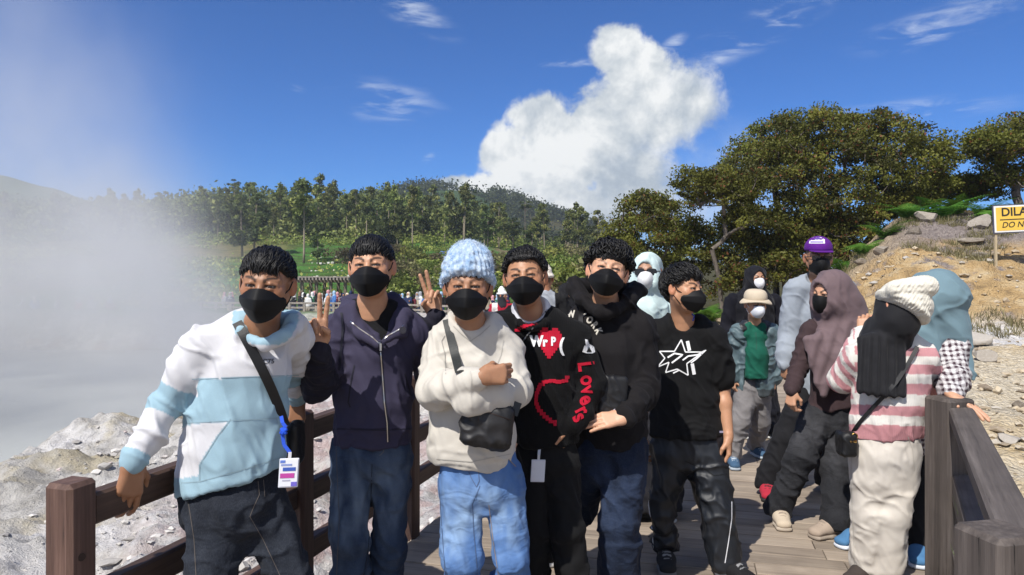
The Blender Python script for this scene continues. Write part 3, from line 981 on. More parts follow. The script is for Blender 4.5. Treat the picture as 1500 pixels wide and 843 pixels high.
# the closed canopy behind the front trees of the forest
n = 14000
PX = rs.uniform(-200, 700, n)
Yd = rs.uniform(126, 215, n)
X = (PX - CX) / FPX * Yd
Z = height_base(X, Yd)
top = np.interp(Yd, [126, 150, 170], [2.0, 3.2, 4.4]) + 3.0 * (0.5 + 0.8 * fbm(np.stack([X * 0.10, Yd * 0.10, 0 * X], -1), 2))
C = np.repeat(np.stack([X, Yd, Z + top * rs.rand(n) ** 0.6], -1), 9, 0) + rs.randn(n * 9, 3) * np.array([0.8, 0.8, 0.7])
V, Q = leaf_quads(C, 0.42, rs)
t = np.clip(0.40 + 0.25 * np.repeat(fbm(np.stack([X * 0.2, Yd * 0.2, 0 * X], -1), 2), 9) + 0.15 * rs.randn(len(C)), 0, 1)
tag(mesh_np('forest_canopy', V, Q, M_HILLLEAF, col=np.repeat(np.repeat(t, 4)[:, None], 3, 1), smooth=False), kind='stuff')
# far wooded ridge
n = 9000
PX = rs.uniform(430, 900, n)
Yd = rs.uniform(230, 430, n)
X = (PX - CX) / FPX * Yd
Z = height_base(X, Yd)
clump = fbm(np.stack([X * 0.045, Yd * 0.045, 0 * X], -1), 3) > -0.12
X, Yd, Z = X[clump], Yd[clump], Z[clump]
C = np.repeat(np.stack([X, Yd, Z + 2.2], -1), 9, 0) + rs.randn(len(X) * 9, 3) * np.array([1.6, 1.6, 1.7])
V, Q = leaf_quads(C, 0.75, rs)
t = np.clip(0.3 + 0.2 * rs.randn(len(C)), 0, 1)
tag(mesh_np('far_wood', V, Q, M_DARKLEAF, col=np.repeat(np.repeat(t, 4)[:, None], 3, 1), smooth=False), kind='stuff')
# ---- the wind-bent shrub trees on the right
def shrub_tree(label, trunk_px, Y, crown, n_clusters, leaves, seed, trunk_r=0.13, shell=0.5, tilt=0.0, spread=0.40, fill_under=0.0, lsize=0.045):
	"""crown: ellipses (px, py, rx px, ry px, depth m, weight) at depth Y; limbs grow out from the trunk to every leaf cluster"""
	rs = np.random.RandomState(seed)
	base = at(trunk_px[0], trunk_px[1], Y)
	base[2] = float(ground_z(base[0], base[1])[0]) - 0.1
	root = empty('shrub_tree', base, label, 'tree', None)
	pts = []
	wsum = sum(c[5] for c in crown)
	for (px, py, rx, ry, dep, w) in crown:
		c = at(px, py, Y)
		k = int(n_clusters * w / wsum)
		d = rs.randn(k, 3)
		d /= np.linalg.norm(d, axis=1)[:, None]
		d[:, 2] = np.where(rs.rand(k) < fill_under, d[:, 2], np.abs(d[:, 2]))
		r = shell + (1 - shell) * rs.rand(k) ** 0.6
		s = Y / FPX
		pts.append(c + d * r[:, None] * np.array([rx * s, dep, ry * s]))
	P = np.concatenate(pts)
	gz = ground_z(P[:, 0], P[:, 1])
	P = P[P[:, 2] > gz + 0.25]
	# limbs: grow nodes from the trunk foot outwards, each cluster joining the nearest wood
	nodes = [base.copy()]
	par = [-1]
	cen = P.mean(0)
	kn = base * 0.45 + cen * 0.55 + np.array([tilt, 0, 0])
	for t in np.linspace(0, 1, 7)[1:]:
		q = base * (1 - t) + kn * t + np.array([0.10 * math.sin(5 * t + seed), 0.08 * math.cos(4 * t + seed), 0])
		q[0] += tilt * t * (1 - t) * 1.5
		nodes.append(q)
		par.append(len(nodes) - 2)
	order = np.argsort(np.linalg.norm(P - kn, axis=1))
	tips = []
	for i in order:
		p = P[i]
		N = np.array(nodes[3:])
		dd = np.linalg.norm(N - p, axis=1) + 0.35 * np.maximum(0, N[:, 2] - p[2])
		j = int(np.argmin(dd)) + 3
		a = nodes[j]
		L = np.linalg.norm(p - a)
		steps = max(2, int(L / 0.35))
		prev = j
		for s in range(1, steps + 1):
			t = s / steps
			q = a * (1 - t) + p * t + rs.randn(3) * 0.05 * (s < steps)
			q[2] -= 0.12 * L * math.sin(math.pi * t) * 0.6
			nodes.append(q)
			par.append(prev)
			prev = len(nodes) - 1
		tips.append(prev)
	N = np.array(nodes)
	load = np.zeros(len(N))
	for t_ in tips:
		load[t_] += 1
	for i in range(len(N) - 1, 0, -1):
		load[par[i]] += load[i]
	R_ = trunk_r * (np.maximum(load, 0.6) / max(load[0], 1)) ** 0.42
	R_ = np.clip(R_, 0.007, None)
	b = MB()
	for i in range(1, len(N)):
		p = par[i]
		b.tube([N[p], N[i]], [min(R_[p], R_[i] * 1.35), R_[i]], 6 if R_[i] > 0.03 else 4, cap=False)
	b.build('trunk', M_TWISTED, root, base, smooth=True)
	# foliage: a flattened spray of small leaves at each cluster, tone varying by spray
	k = leaves // len(P)
	tone = np.clip(0.46 + 0.14 * rs.randn(len(P)) + 0.10 * fbm(P * 0.9, 2), 0.02, 0.78)
	d = rs.randn(len(P), k, 3)
	d /= np.linalg.norm(d, axis=2)[..., None]
	rr = rs.rand(len(P), k) ** 0.5
	sz = spread * (0.7 + 0.6 * rs.rand(len(P)))[:, None, None]
	C = P[:, None, :] + d * rr[..., None] * sz * np.array([1, 1, 0.55]) + np.array([0, 0, 0.05])
	t = np.clip(tone[:, None] + 0.05 * rs.randn(len(P), k), 0, 0.79)
	red = rs.rand(len(P), k) < (0.02 + 0.05 * (fbm(P * 0.7 + 4, 2) > 0.1))[:, None]
	t = np.where(red, 0.84 + 0.16 * rs.rand(len(P), k), t)
	C, t = C.reshape(-1, 3), t.reshape(-1)
	V, Q = leaf_quads(C, lsize, rs, up=0.6)
	mesh_np('crown', V, Q, M_SHRUB, root, base, np.repeat(np.repeat(t, 4)[:, None], 3, 1), smooth=False)
	return root
shrub_tree('largest wind-shaped shrub tree with a broad olive dome above the purple cap', (1186, 400), 21.0,
		[(1240, 262, 150, 98, 2.2, 5), (1140, 290, 95, 80, 1.9, 3), (1322, 252, 60, 62, 1.6, 1.7), (1205, 205, 90, 42, 1.5, 1.2), (1115, 350, 70, 50, 1.6, 1.6), (1250, 345, 110, 40, 1.6, 1.8), (1180, 375, 80, 34, 1.5, 1.2), (1335, 312, 60, 40, 1.4, 1.0)],
		680, 112000, 3, 0.15, 0.48, 0.2, 0.40, 0.8, 0.040)
shrub_tree('thin-topped shrub tree rising behind the left shoulder of the largest dome', (1135, 420), 23.0,
		[(1135, 230, 70, 56, 1.4, 2), (1150, 190, 48, 22, 1.0, 1), (1090, 240, 36, 36, 1.0, 0.8)], 95, 8500, 9, 0.10, 0.4, 0.2, 0.34, 0.3, 0.042)
shrub_tree('slender twisted grey tree with an open crown left of the dome', (1068, 425), 19.5,
		[(1048, 290, 50, 44, 1.0, 2), (1020, 275, 34, 30, 0.9, 1), (1080, 275, 40, 34, 0.9, 1), (1090, 330, 34, 28, 0.8, 0.7)], 120, 14000, 5, 0.062, 0.35, -0.3, 0.30, 0.35, 0.038)
shrub_tree('low spreading shrub tree with olive leaves left of the slender grey trunk', (960, 440), 21.5,
		[(955, 350, 68, 60, 1.6, 3), (900, 375, 34, 40, 1.2, 1), (1010, 360, 44, 50, 1.3, 1.2), (945, 305, 36, 24, 0.9, 0.7)], 230, 32000, 7, 0.09, 0.35, 0.0, 0.36, 0.6, 0.039)
shrub_tree('dark shrub tree at the right edge leaning over the ferns', (1490, 310), 20.0,
		[(1496, 222, 70, 50, 1.6, 3), (1456, 222, 36, 30, 1.1, 1.0), (1535, 230, 60, 62, 1.6, 1.5), (1500, 275, 54, 30, 1.3, 0.8)], 200, 28000, 8, 0.11, 0.4, 0.0, 0.36, 0.5, 0.039)
shrub_tree('reddish shrub tree low on the ridge between the dome and the dark one', (1410, 325), 22.0,
		[(1402, 276, 30, 18, 1.1, 2), (1430, 284, 22, 14, 0.9, 0.8), (1378, 284, 26, 26, 1.0, 0.8)], 90, 10000, 12, 0.08, 0.35, 0.0, 0.33, 0.6, 0.045)
shrub_tree('tangled low shrub filling the shade under the largest dome', (1150, 420), 20.2,
		[(1112, 392, 60, 40, 1.4, 1.3), (1182, 376, 74, 42, 1.4, 1.6), (1262, 348, 74, 36, 1.4, 1.3), (1045, 402, 40, 38, 1.2, 0.8), (1320, 326, 50, 30, 1.2, 0.8)], 190, 26000, 15, 0.06, 0.3, 0.0, 0.36, 0.8, 0.042)
# ---- ferns
def fern(name, P, size, nfr, seed, label, group=None):
	rs = np.random.RandomState(seed)
	Vs, Qs, ts, nv = [], [], [], 0
	for f in range(nfr):
		a = rs.rand() * 6.28
		L = size * (0.7 + 0.5 * rs.rand())
		arch = 0.5 + 0.5 * rs.rand()
		tone = np.clip(0.5 + 0.22 * rs.randn(), 0.05, 1)
		dirh = np.array([math.cos(a), math.sin(a), 0])
		side = np.array([-math.sin(a), math.cos(a), 0])
		T = np.linspace(0.06, 1, 18)
		for t in T:
			c = dirh * L * (0.25 * t + 0.65 * t * t) + np.array([0, 0, L * (1.05 * t - arch * 0.95 * t * t)])
			w = L * 0.24 * math.sin(math.pi * min(1, 0.16 + 0.84 * t) ** 0.9) + 0.01
			tn = unit(dirh * (0.25 + 1.3 * t) + np.array([0, 0, 1.05 - arch * 1.9 * t]))
			for s in (-1, 1):
				tip = c + side * s * w + tn * w * 0.35 - np.array([0, 0, w * 0.25])
				hw = tn * L * 0.022
				Vs += [c - hw, tip - hw * 0.2, tip + hw * 0.2, c + hw]
				Qs.append((nv, nv + 1, nv + 2, nv + 3))
				ts += [np.clip(tone + 0.1 * rs.randn(), 0, 1)] * 4
				nv += 4
	V = np.array(Vs) + P
	o = mesh_np(name, V, np.array(Qs), M_FERN, base=P, col=np.repeat(np.array(ts)[:, None], 3, 1), smooth=False)
	return tag(o, label, 'fern', group)
k = 0
for (px, py, Y, s, nfr, lb) in [
		(1378, 312, 18.4, 1.0, 15, 'bright green fern clump on the crest between the boulders'), (1400, 292, 19.2, 1.0, 14, 'tall bright fern behind the crest fern clump'),
		(1330, 330, 18.0, 0.9, 14, 'fern tucked under the right side of the largest dome'), (1296, 345, 17.6, 0.8, 12, 'dark fern left of the dome-side fern'),
		(1466, 308, 17.6, 0.95, 14, 'fern growing just above the yellow sign'), (1490, 292, 18.2, 0.9, 12, 'yellow-green fern at the right edge above the sign'),
		(1440, 300, 18.6, 0.8, 12, 'fern at the foot of the reddish shrub tree'), (1264, 352, 17.4, 0.8, 12, 'fern in the shade right of the purple cap'),
		(1238, 356, 17.8, 0.8, 12, 'shaded fern directly behind the purple cap'), (1040, 447, 17.0, 0.75, 15, 'bright low fern beside the slender grey trunk'),
		(1035, 425, 18.6, 0.8, 12, 'fern behind the bright low one near the slender trunk'), (1150, 390, 18.0, 0.8, 12, 'dark fern under the dome left of the purple cap'),
		(1100, 400, 18.6, 0.8, 12, 'dark fern between the slender trunk and the dome'), (1012, 440, 19.0, 0.7, 12, 'green fern below the low spreading shrub tree')]:
	p = at(px, py, Y)
	p[2] = float(ground_z(p[0], p[1])[0]) - 0.02
	k += 1
	fern('fern', p, s, nfr, 40 + k, lb)
# dry grass tufts on the slope, past counting
rs = np.random.RandomState(31)
X, Y = rs.uniform(4.0, 15.0, 5200), rs.uniform(10.8, 18.5, 5200)
cl_ = fbm(np.stack([X * 0.55, Y * 0.55, 0 * X], -1), 3)
ok = (cl_ > 0.12) & (gravel_zone(X, Y) > 0.9) & (X / Y > 0.42)
X, Y = X[ok], Y[ok]
Z = ground_z(X, Y)
b = 9
n = len(X) * b
P = np.repeat(np.stack([X, Y, Z], -1), b, 0) + rs.randn(n, 3) * np.array([0.07, 0.07, 0.0])
L = (0.07 + 0.13 * rs.rand(n))[:, None]
D = rs.randn(n, 3) * 0.45 + np.array([0, 0, 1.0])
T_ = P + D / np.linalg.norm(D, axis=1)[:, None] * L
S_ = np.stack([rs.randn(n), rs.randn(n), 0 * L[:, 0]], -1)
S_ = S_ / np.linalg.norm(S_, axis=1)[:, None] * 0.007
V = np.stack([P - S_, P + S_, T_ + S_ * 0.3, T_ - S_ * 0.3], 1).reshape(-1, 3)
tag(mesh_np('dry_grass', V, np.arange(n * 4).reshape(n, 4), M_DRY, col=np.repeat(np.clip(0.6 + 0.25 * rs.randn(n), 0, 1), 4)[:, None].repeat(3, 1), smooth=False), kind='stuff')
# grass blades by the right-hand rail
rs = np.random.RandomState(5)
b = MB()
for i in range(60):
	t = rs.rand()
	p = np.array([1.97 - 0.55 * t + rs.rand() * 0.10 + 0.10, 3.2 - 1.1 * t, -0.25])
	L = 0.5 + 0.45 * rs.rand()
	a = rs.rand() * 6.28
	lean = 0.25 * rs.rand()
	w = 0.006
	q = [p + np.array([math.cos(a) * lean * s * s, math.sin(a) * lean * s * s, L * s]) for s in (0, 0.5, 1)]
	sd = np.array([-math.sin(a), math.cos(a), 0]) * w
	tn = 0.4 + 0.6 * rs.rand()
	b.add([q[0] - sd, q[0] + sd, q[1] + sd, q[1] - sd, q[2]], [(0, 1, 2, 3), (3, 2, 4)], (tn, tn, tn))
tag(b.build('grass', M_FERN, colattr=True), kind='stuff')
# ================================================================ boardwalk, railings, sign
def mat_wood(name, dark, mid, light, grain=9.0, rough=0.8, axis=0, crack=0.5):
	"""weathered timber; the grain runs along the local axis given"""
	m, nt, bs, out = new_mat(name)
	tc = nt.n('ShaderNodeTexCoord')
	a = nt.n('ShaderNodeVertexColor', layer_name='Col').outputs[0]
	sc_ = nt.n('ShaderNodeSeparateColor', i_0=a)
	s = [1.0, 1.0, 1.0]
	s[axis] = 0.05
	v = nt.mapping(tc.outputs['Object'], scale=tuple(s))
	off = nt.n('ShaderNodeVectorMath', operation='ADD')
	nt.link(v, off.inputs[0])
	cmb = nt.n('ShaderNodeCombineXYZ')
	for i in range(3):
		nt.link(nt.math('MULTIPLY', sc_.outputs[0], 31.0 + i), cmb.inputs[i])
	nt.link(cmb.outputs[0], off.inputs[1])
	v = off.outputs[0]
	n1 = nt.noise(v, grain, 6, 0.65, 0.6)
	n2 = nt.noise(v, grain * 7, 4, 0.65)
	blot = nt.noise(tc.outputs['Object'], 2.3, 5, 0.6)
	f = nt.math('ADD', nt.math('MULTIPLY', n1, 0.6), nt.math('MULTIPLY', n2, 0.4))
	c = nt.ramp(f, [(0.28, dark), (0.5, mid), (0.74, light)])
	c = nt.mix(nt.math('MULTIPLY', nt.ss(blot, 0.45, 0.7), 0.45), c, dark)
	hs = nt.n('ShaderNodeHueSaturation', i_Color=c)
	nt.link(nt.math('ADD', 0.78, nt.math('MULTIPLY', sc_.outputs[0], 0.44)), hs.inputs['Value'])
	ck = nt.math('MULTIPLY', nt.ss(n2, 0.36, 0.25), crack)
	c2 = nt.mix(ck, hs.outputs[0], tuple(x * 0.25 for x in dark))
	setin(nt, bs, col=c2, rough=rough, spec=0.3, normal=nt.bump(f, 0.55, 0.008))
	return m
M_DECK = mat_wood('weathered_deck_board', (0.145, 0.115, 0.09), (0.28, 0.228, 0.175), (0.39, 0.325, 0.255), axis=0)
M_RAIL_DARK = mat_wood('dark_stained_timber', (0.032, 0.019, 0.014), (0.082, 0.050, 0.037), (0.165, 0.105, 0.080), axis=0, rough=0.6)
M_POST_DARK = mat_wood('dark_stained_post', (0.032, 0.018, 0.014), (0.088, 0.050, 0.038), (0.18, 0.112, 0.086), axis=2, rough=0.6)
M_RAIL_GREY = mat_wood('greyed_timber', (0.040, 0.034, 0.030), (0.098, 0.083, 0.075), (0.18, 0.155, 0.14), axis=0)
M_POST_GREY = mat_wood('greyed_post', (0.026, 0.022, 0.020), (0.075, 0.062, 0.055), (0.16, 0.135, 0.12), axis=2, crack=0.9)
m, nt, bs, out = new_mat('rusty_bolt_iron')
setin(nt, bs, col=(0.05, 0.035, 0.03), rough=0.6, metal=0.7)
M_BOLT = m
def oriented(builder, name, m, origin, ax, parent=None, pbase=(0, 0, 0)):
	"""build in a local frame (rows of ax) placed at origin, so that the grain follows the timber"""
	o = builder.build(name, m, parent, (0, 0, 0), colattr=True)
	M = Matrix.Identity(4)
	for i in range(3):
		for j in range(3):
			M[j][i] = float(ax[i][j])
	off = np.asarray(origin, float) - np.asarray(pbase, float)
	M.translation = Vector(off)
	o.matrix_local = M
	return o
# planks lie across the boardwalk
rs = np.random.RandomState(2)
DROT = unit((0.970, -0.243, 0))                      # the way the planks run
DRN = np.array([-DROT[1], DROT[0], 0])               # the way they follow one another
b = MB()
PW = 0.142
org = np.array([-1.15, 1.8, 0.0])
for i in range(-24, 82):
	along = i * PW
	# from the left railing line to the right edge
	c0 = org + DRN * along
	# left end on the railing's line
	den = DROT[0] * DN[0] + DROT[1] * DN[1]
	left = ((-1.23 - c0[0]) * DN[0] + (2.0 - c0[1]) * DN[1]) / den + 0.02
	right = left + 3.6 + (0.0 if i > 28 else 0.0)
	if i < 4:
		left -= 0.3
	cuts = [left, left + rs.uniform(1.2, 2.4), right]
	for a0, a1 in zip(cuts[:-1], cuts[1:]):
		dz = rs.uniform(-0.004, 0.0)
		col = rs.rand()
		b.box(((a0 + a1) / 2, along, -0.02 + dz), ((a1 - a0) / 2 - 0.002, PW / 2 - 0.0035, 0.02), None, (col, col, col), 0.003)
deck = structure(oriented(b, 'boardwalk', M_DECK, org, np.array([DROT, DRN, [0, 0, 1]])))
# joists under the boards
b = MB()
for off in (0.12, 1.75, 3.3):
	p0 = np.array([-1.23, 2.0, -0.10]) + DN * off - DK * 3.5
	b.beam(p0, p0 + DK * 14.5, 0.09, 0.11, col=(0.5, 0.5, 0.5))
structure(b.build('boardwalk_joists', M_RAIL_DARK, colattr=True))
def timber(parent, pbase, name, a, bb, w, h, m, tone, up=(0, 0, 1), bev=0.008):
	a, bb = np.asarray(a, float), np.asarray(bb, float)
	d = unit(bb - a)
	s = unit(np.cross(d, up))
	u = np.cross(s, d)
	L = np.linalg.norm(bb - a)
	q = MB()
	q.box((0, 0, 0), (L / 2, w / 2, h / 2), None, (tone, tone, tone), bev)
	return oriented(q, name, m, (a + bb) / 2, np.array([d, s, u]), parent, pbase)
def post(parent, pbase, p, w, z0, z1, m, tone, d, bev=0.012):
	d = unit(d)
	q = MB()
	q.box((0, 0, 0), (w / 2, w / 2, (z1 - z0) / 2), None, (tone, tone, tone), bev)
	o = oriented(q, 'post', m, (p[0], p[1], (z0 + z1) / 2), np.array([d, [-d[1], d[0], 0], [0, 0, 1]]), parent, pbase)
	return o
# left railing: dark brown, three rails
LP = [np.array([-1.23, 2.0, 0]) + DK * 1.115 * i for i in range(7)]
lr = empty('timber_railing', (LP[0][0], LP[0][1], 0), 'dark brown timber railing with square posts behind the boys at the left of the boardwalk', 'railing')
for i, p in enumerate(LP):
	po = post(lr, LP[0], p, 0.095, -0.75, 0.925 + 0.005 * rs.randn(), M_POST_DARK, rs.rand(), DK)
	bo = MB()
	for z in (0.62, 0.30):
		c = p + DN * 0.0485 + np.array([0, 0, z])
		bo.tube([c, c + DN * 0.004], [0.011, 0.011], 10)
		c = p - DK * 0.0485 + np.array([0.004, 0, z + 0.015])
		bo.tube([c, c - DK * 0.004], [0.011, 0.011], 10)
	q = bo.build('bolt', M_BOLT, po)
	q.matrix_parent_inverse = po.matrix_local.inverted() @ Matrix.Translation(-Vector(LP[0]))
for i in range(len(LP) - 1):
	for z in (0.835, 0.565, 0.315):
		timber(lr, LP[0], 'rail', LP[i] + DK * 0.05 + [0, 0, z], LP[i + 1] - DK * 0.05 + [0, 0, z], 0.058, 0.09, M_RAIL_DARK, rs.rand())
# right railing: greyed timber, heavier posts
RA, RB = np.array([1.105, 1.625, 0]), np.array([2.025, 3.32, 0])
RD = unit(RB - RA)
RN = np.array([RD[1], -RD[0], 0])
rr_ = empty('timber_railing', (RB[0], RB[1], 0), 'grey weathered timber railing with thick posts at the right edge of the boardwalk', 'railing')
post(rr_, RB, RA, 0.135, -0.6, 0.928, M_POST_GREY, 0.75, (0.98, 0.2, 0), 0.012)
post(rr_, RB, RB, 0.150, -0.6, 0.940, M_POST_GREY, 0.25, (0.97, 0.24, 0), 0.012)
timber(rr_, RB, 'rail', RA + RD * 0.07 + [0.055, 0, 0.875], RB - RD * 0.06 + [0.050, 0, 0.875], 0.10, 0.06, M_RAIL_GREY, 0.62)
timber(rr_, RB, 'rail', RA + RD * 0.07 + [0.055, 0, 0.54], RB - RD * 0.06 + [0.050, 0, 0.54], 0.075, 0.12, M_RAIL_GREY, 0.9)
timber(rr_, RB, 'rail', RA + RD * 0.07 + [0.055, 0, 0.21], RB - RD * 0.06 + [0.050, 0, 0.21], 0.075, 0.11, M_RAIL_GREY, 0.7)
# ---------------------------------------------------------------- lettering
def text_mesh(s, bold=0.0, res=4, shear=0.0):
	"""(vertices, faces) of a line of text, one unit high, starting at the origin"""
	cu = bpy.data.curves.new('lettering', 'FONT')
	cu.body = s
	cu.resolution_u = res
	cu.offset = bold
	cu.shear = shear
	o = bpy.data.objects.new('lettering', cu)
	COL.objects.link(o)
	dg = bpy.context.evaluated_depsgraph_get()
	me = bpy.data.meshes.new_from_object(o.evaluated_get(dg))
	V = np.array([v.co[:] for v in me.vertices])
	F = [list(p.vertices) for p in me.polygons]
	bpy.data.objects.remove(o)
	bpy.data.curves.remove(cu)
	bpy.data.meshes.remove(me)
	return V, F
def plain(name, col, rough=0.7, metal=0.0, noise=0.12, scale=8.0, spec=0.4):
	m, nt, bs, out = new_mat(name)
	pos = nt.n('ShaderNodeTexCoord').outputs['Object']
	n = nt.noise(pos, scale, 5, 0.6)
	c = nt.mix(nt.math('MULTIPLY', nt.ss(n, 0.35, 0.75), noise * 2), col, tuple(x * 0.6 for x in col))
	setin(nt, bs, col=c, rough=rough, metal=metal, spec=spec)
	return m
M_INK = plain('black_ink', (0.02, 0.02, 0.02), 0.6)
# warning sign: yellow board, white and dark border, on a pale post
SY = 13.6
s_l, s_top, s_bot = at(1455, 301, SY), at(1455, 301, SY), at(1455, 343, SY)
sw, sh = 1.75, s_top[2] - s_bot[2]
sbase = at(1459, 392, SY)
sbase[2] = float(ground_z(sbase[0], sbase[1])[0])
sign = empty('warning_sign', sbase, 'yellow warning sign board with black lettering on a thin pale post on the slope', 'sign')
sx_ax, sn = unit((0.995, -0.10, 0.045)), unit((-0.10, -0.995, 0))
su = unit(np.cross(sn, sx_ax)) * -1
su = su if su[2] > 0 else -su
sax = np.array([sx_ax, -sn, su])
c0 = np.array([s_l[0], SY, s_bot[2]])
def sboard(name, x0, x1, y0, y1, depth, m, out_):
	q = MB()
	c = c0 + sx_ax * (x0 + x1) / 2 + su * (y0 + y1) / 2 + sn * out_
	q.box(c, ((x1 - x0) / 2, depth / 2, (y1 - y0) / 2), sax)
	return q.build(name, m, sign, sbase)
sboard('frame', 0, sw, 0, sh, 0.02, plain('sign_edge', (0.07, 0.07, 0.10), 0.6), 0)
sboard('border', 0.022, sw - 0.022, 0.022, sh - 0.022, 0.004, plain('sign_white', (0.75, 0.75, 0.74), 0.6), 0.012)
sboard('board', 0.055, sw - 0.055, 0.05, sh - 0.05, 0.004, plain('sign_yellow', (0.72, 0.47, 0.075), 0.55, noise=0.08), 0.016)
q = MB()
q.add([c0 + sx_ax * x + su * y + sn * 0.0205 for x, y in ((0.12, sh * 0.455), (sw - 0.1, sh * 0.455), (sw - 0.1, sh * 0.49), (0.12, sh * 0.49))], [(0, 1, 2, 3)])
q.build('rule', M_INK, sign, sbase)
for s, y, h, x, shear, bold in (('DILARANG', 0.605, 0.22, 0.145, 0, 0.022), ('DO NOT', 0.20, 0.15, 0.145, 0.25, 0.012)):
	V, F = text_mesh(s, bold, shear=shear)
	q = MB()
	q.add([c0 + sx_ax * (x + v[0] * h * 0.98) + su * (y * sh + v[1] * h * 1.0) + sn * 0.0215 for v in V], F)
	q.build('lettering', M_INK, sign, sbase)
q = MB()
q.beam(sbase - np.array([0, 0, 0.3]), c0 + sx_ax * 0.055 + su * 0.02 - sn * 0.03, 0.04, 0.04, up=(0, 1, 0))
q.beam(sbase - np.array([0, 0, 0.3]) + sx_ax * 1.5, c0 + sx_ax * 1.6 + su * 0.02 - sn * 0.03, 0.04, 0.04, up=(0, 1, 0))
q.build('post', plain('pale_post', (0.42, 0.34, 0.22), 0.8), sign, sbase)
# ================================================================ figure kit: smooth blended solids meshed into one skin
class Field:
	"""a list of blended solids; ops are evaluated in order near the surface only"""
	def __init__(self):
		self.ops = []
	def cap(self, a, b, ra, rb, k=0.02, side=None, mode='add'):
		"""tapered limb from a to b; radii are numbers, or (across, through) pairs measured along side"""
		a, b = np.asarray(a, float), np.asarray(b, float)
		if np.linalg.norm(b - a) < 1e-5:
			b = b + np.array([0, 0, 1e-4])
		ab = b - a
		L2 = ab @ ab
		if side is None and np.isscalar(ra) and np.isscalar(rb):
			def f(P):
				t = np.clip((P - a) @ ab / L2, 0, 1)
				return np.linalg.norm(P - a - t[..., None] * ab, axis=-1) - (ra + (rb - ra) * t)
			R0 = max(ra, rb)
		else:
			ra2 = (ra, ra) if np.isscalar(ra) else ra
			rb2 = (rb, rb) if np.isscalar(rb) else rb
			ax = ab / math.sqrt(L2)
			su_ = unit(np.asarray(side, float) - ax * np.dot(side, ax))
			sv_ = np.cross(ax, su_)
			def f(P):
				t = np.clip((P - a) @ ab / L2, 0, 1)
				q = P - a - t[..., None] * ab
				ru = ra2[0] + (rb2[0] - ra2[0]) * t
				rv = ra2[1] + (rb2[1] - ra2[1]) * t
				rw = np.minimum(ru, rv)
				pu, pv, pw = q @ su_, q @ sv_, q @ ax
				k0 = np.sqrt((pu / ru) ** 2 + (pv / rv) ** 2 + (pw / rw) ** 2)
				k1 = np.sqrt((pu / ru ** 2) ** 2 + (pv / rv ** 2) ** 2 + (pw / rw ** 2) ** 2)
				return np.where(k1 < 1e-6, -rw, k0 * (k0 - 1) / np.maximum(k1, 1e-6))
			R0 = max(ra2 + rb2)
		lo, hi = np.minimum(a, b) - R0, np.maximum(a, b) + R0
		self.ops.append((mode, k, lo, hi, f))
		return self
	def ell(self, c, r, M=None, k=0.02, mode='add'):
		"""an ellipsoid; M has its axes as rows"""
		c = np.asarray(c, float)
		r = np.asarray(r, float) * np.ones(3)
		M = np.eye(3) if M is None else np.asarray(M, float)
		def f(P):
			q = (P - c) @ M.T
			k0 = np.linalg.norm(q / r, axis=-1)
			k1 = np.linalg.norm(q / r ** 2, axis=-1)
			return np.where(k1 < 1e-6, -r.min(), k0 * (k0 - 1) / np.maximum(k1, 1e-6))
		R0 = r.max()
		self.ops.append((mode, k, c - R0, c + R0, f))
		return self
	def plane(self, p, n, k=0.004):
		"""cut away what lies on the side n points to"""
		p, n = np.asarray(p, float), unit(n)
		self.ops.append(('int', k, None, None, lambda P: (P - p) @ n))
		return self
	def ev(self, P, lo, hi, margin):
		d = np.full(P.shape[:2], 0.6)
		for mode, k, blo, bhi, f in self.ops:
			if blo is not None:
				sel = np.all((lo < bhi + margin + k) & (hi > blo - margin - k), axis=1)
				if not sel.any():
					continue
			else:
				sel = slice(None)
			g = f(P[sel])
			e = d[sel]
			if mode == 'add':
				h = np.maximum(k - np.abs(e - g), 0) / k
				d[sel] = np.minimum(e, g) - h * h * k * 0.25
			else:
				if mode == 'sub':
					g = -g
				h = np.maximum(k - np.abs(e - g), 0) / k
				d[sel] = np.maximum(e, g) + h * h * k * 0.25
		return d
	def mesh(self, h):
		los = [o[2] for o in self.ops if o[0] == 'add']
		his = [o[3] for o in self.ops if o[0] == 'add']
		lo = np.min(los, 0) - 4 * h
		hi = np.max(his, 0) + 4 * h
		B = 4
		nb = np.ceil((hi - lo) / (h * B)).astype(int) + 1
		ii = np.stack(np.meshgrid(*[np.arange(n) for n in nb], indexing='ij'), -1).reshape(-1, 3)
		bl = lo + ii * (B * h)
		bc = bl + (B - 1) * h / 2
		reach = B * h * 0.87 + 2.0 * h
		dc = self.ev(bc[:, None, :], bc, bc, reach * 1.6)[:, 0]
		act = np.abs(dc) < reach * 1.45
		loc = np.stack(np.meshgrid(*[np.arange(B)] * 3, indexing='ij'), -1).reshape(-1, 3) * h
		ba = bl[act]
		vals = np.repeat(np.where(dc > 0, 1.0, -1.0)[:, None], B ** 3, 1)
		out = np.empty((len(ba), B ** 3))
		for s in range(0, len(ba), 6000):
			q = ba[s:s + 6000]
			out[s:s + 6000] = self.ev(q[:, None, :] + loc[None], q, q + (B - 1) * h, 2 * h)
		vals[act] = out
		D = vals.reshape(*nb, B, B, B).transpose(0, 3, 1, 4, 2, 5).reshape(nb[0] * B, nb[1] * B, nb[2] * B)
		return surface_net(D, lo, h)
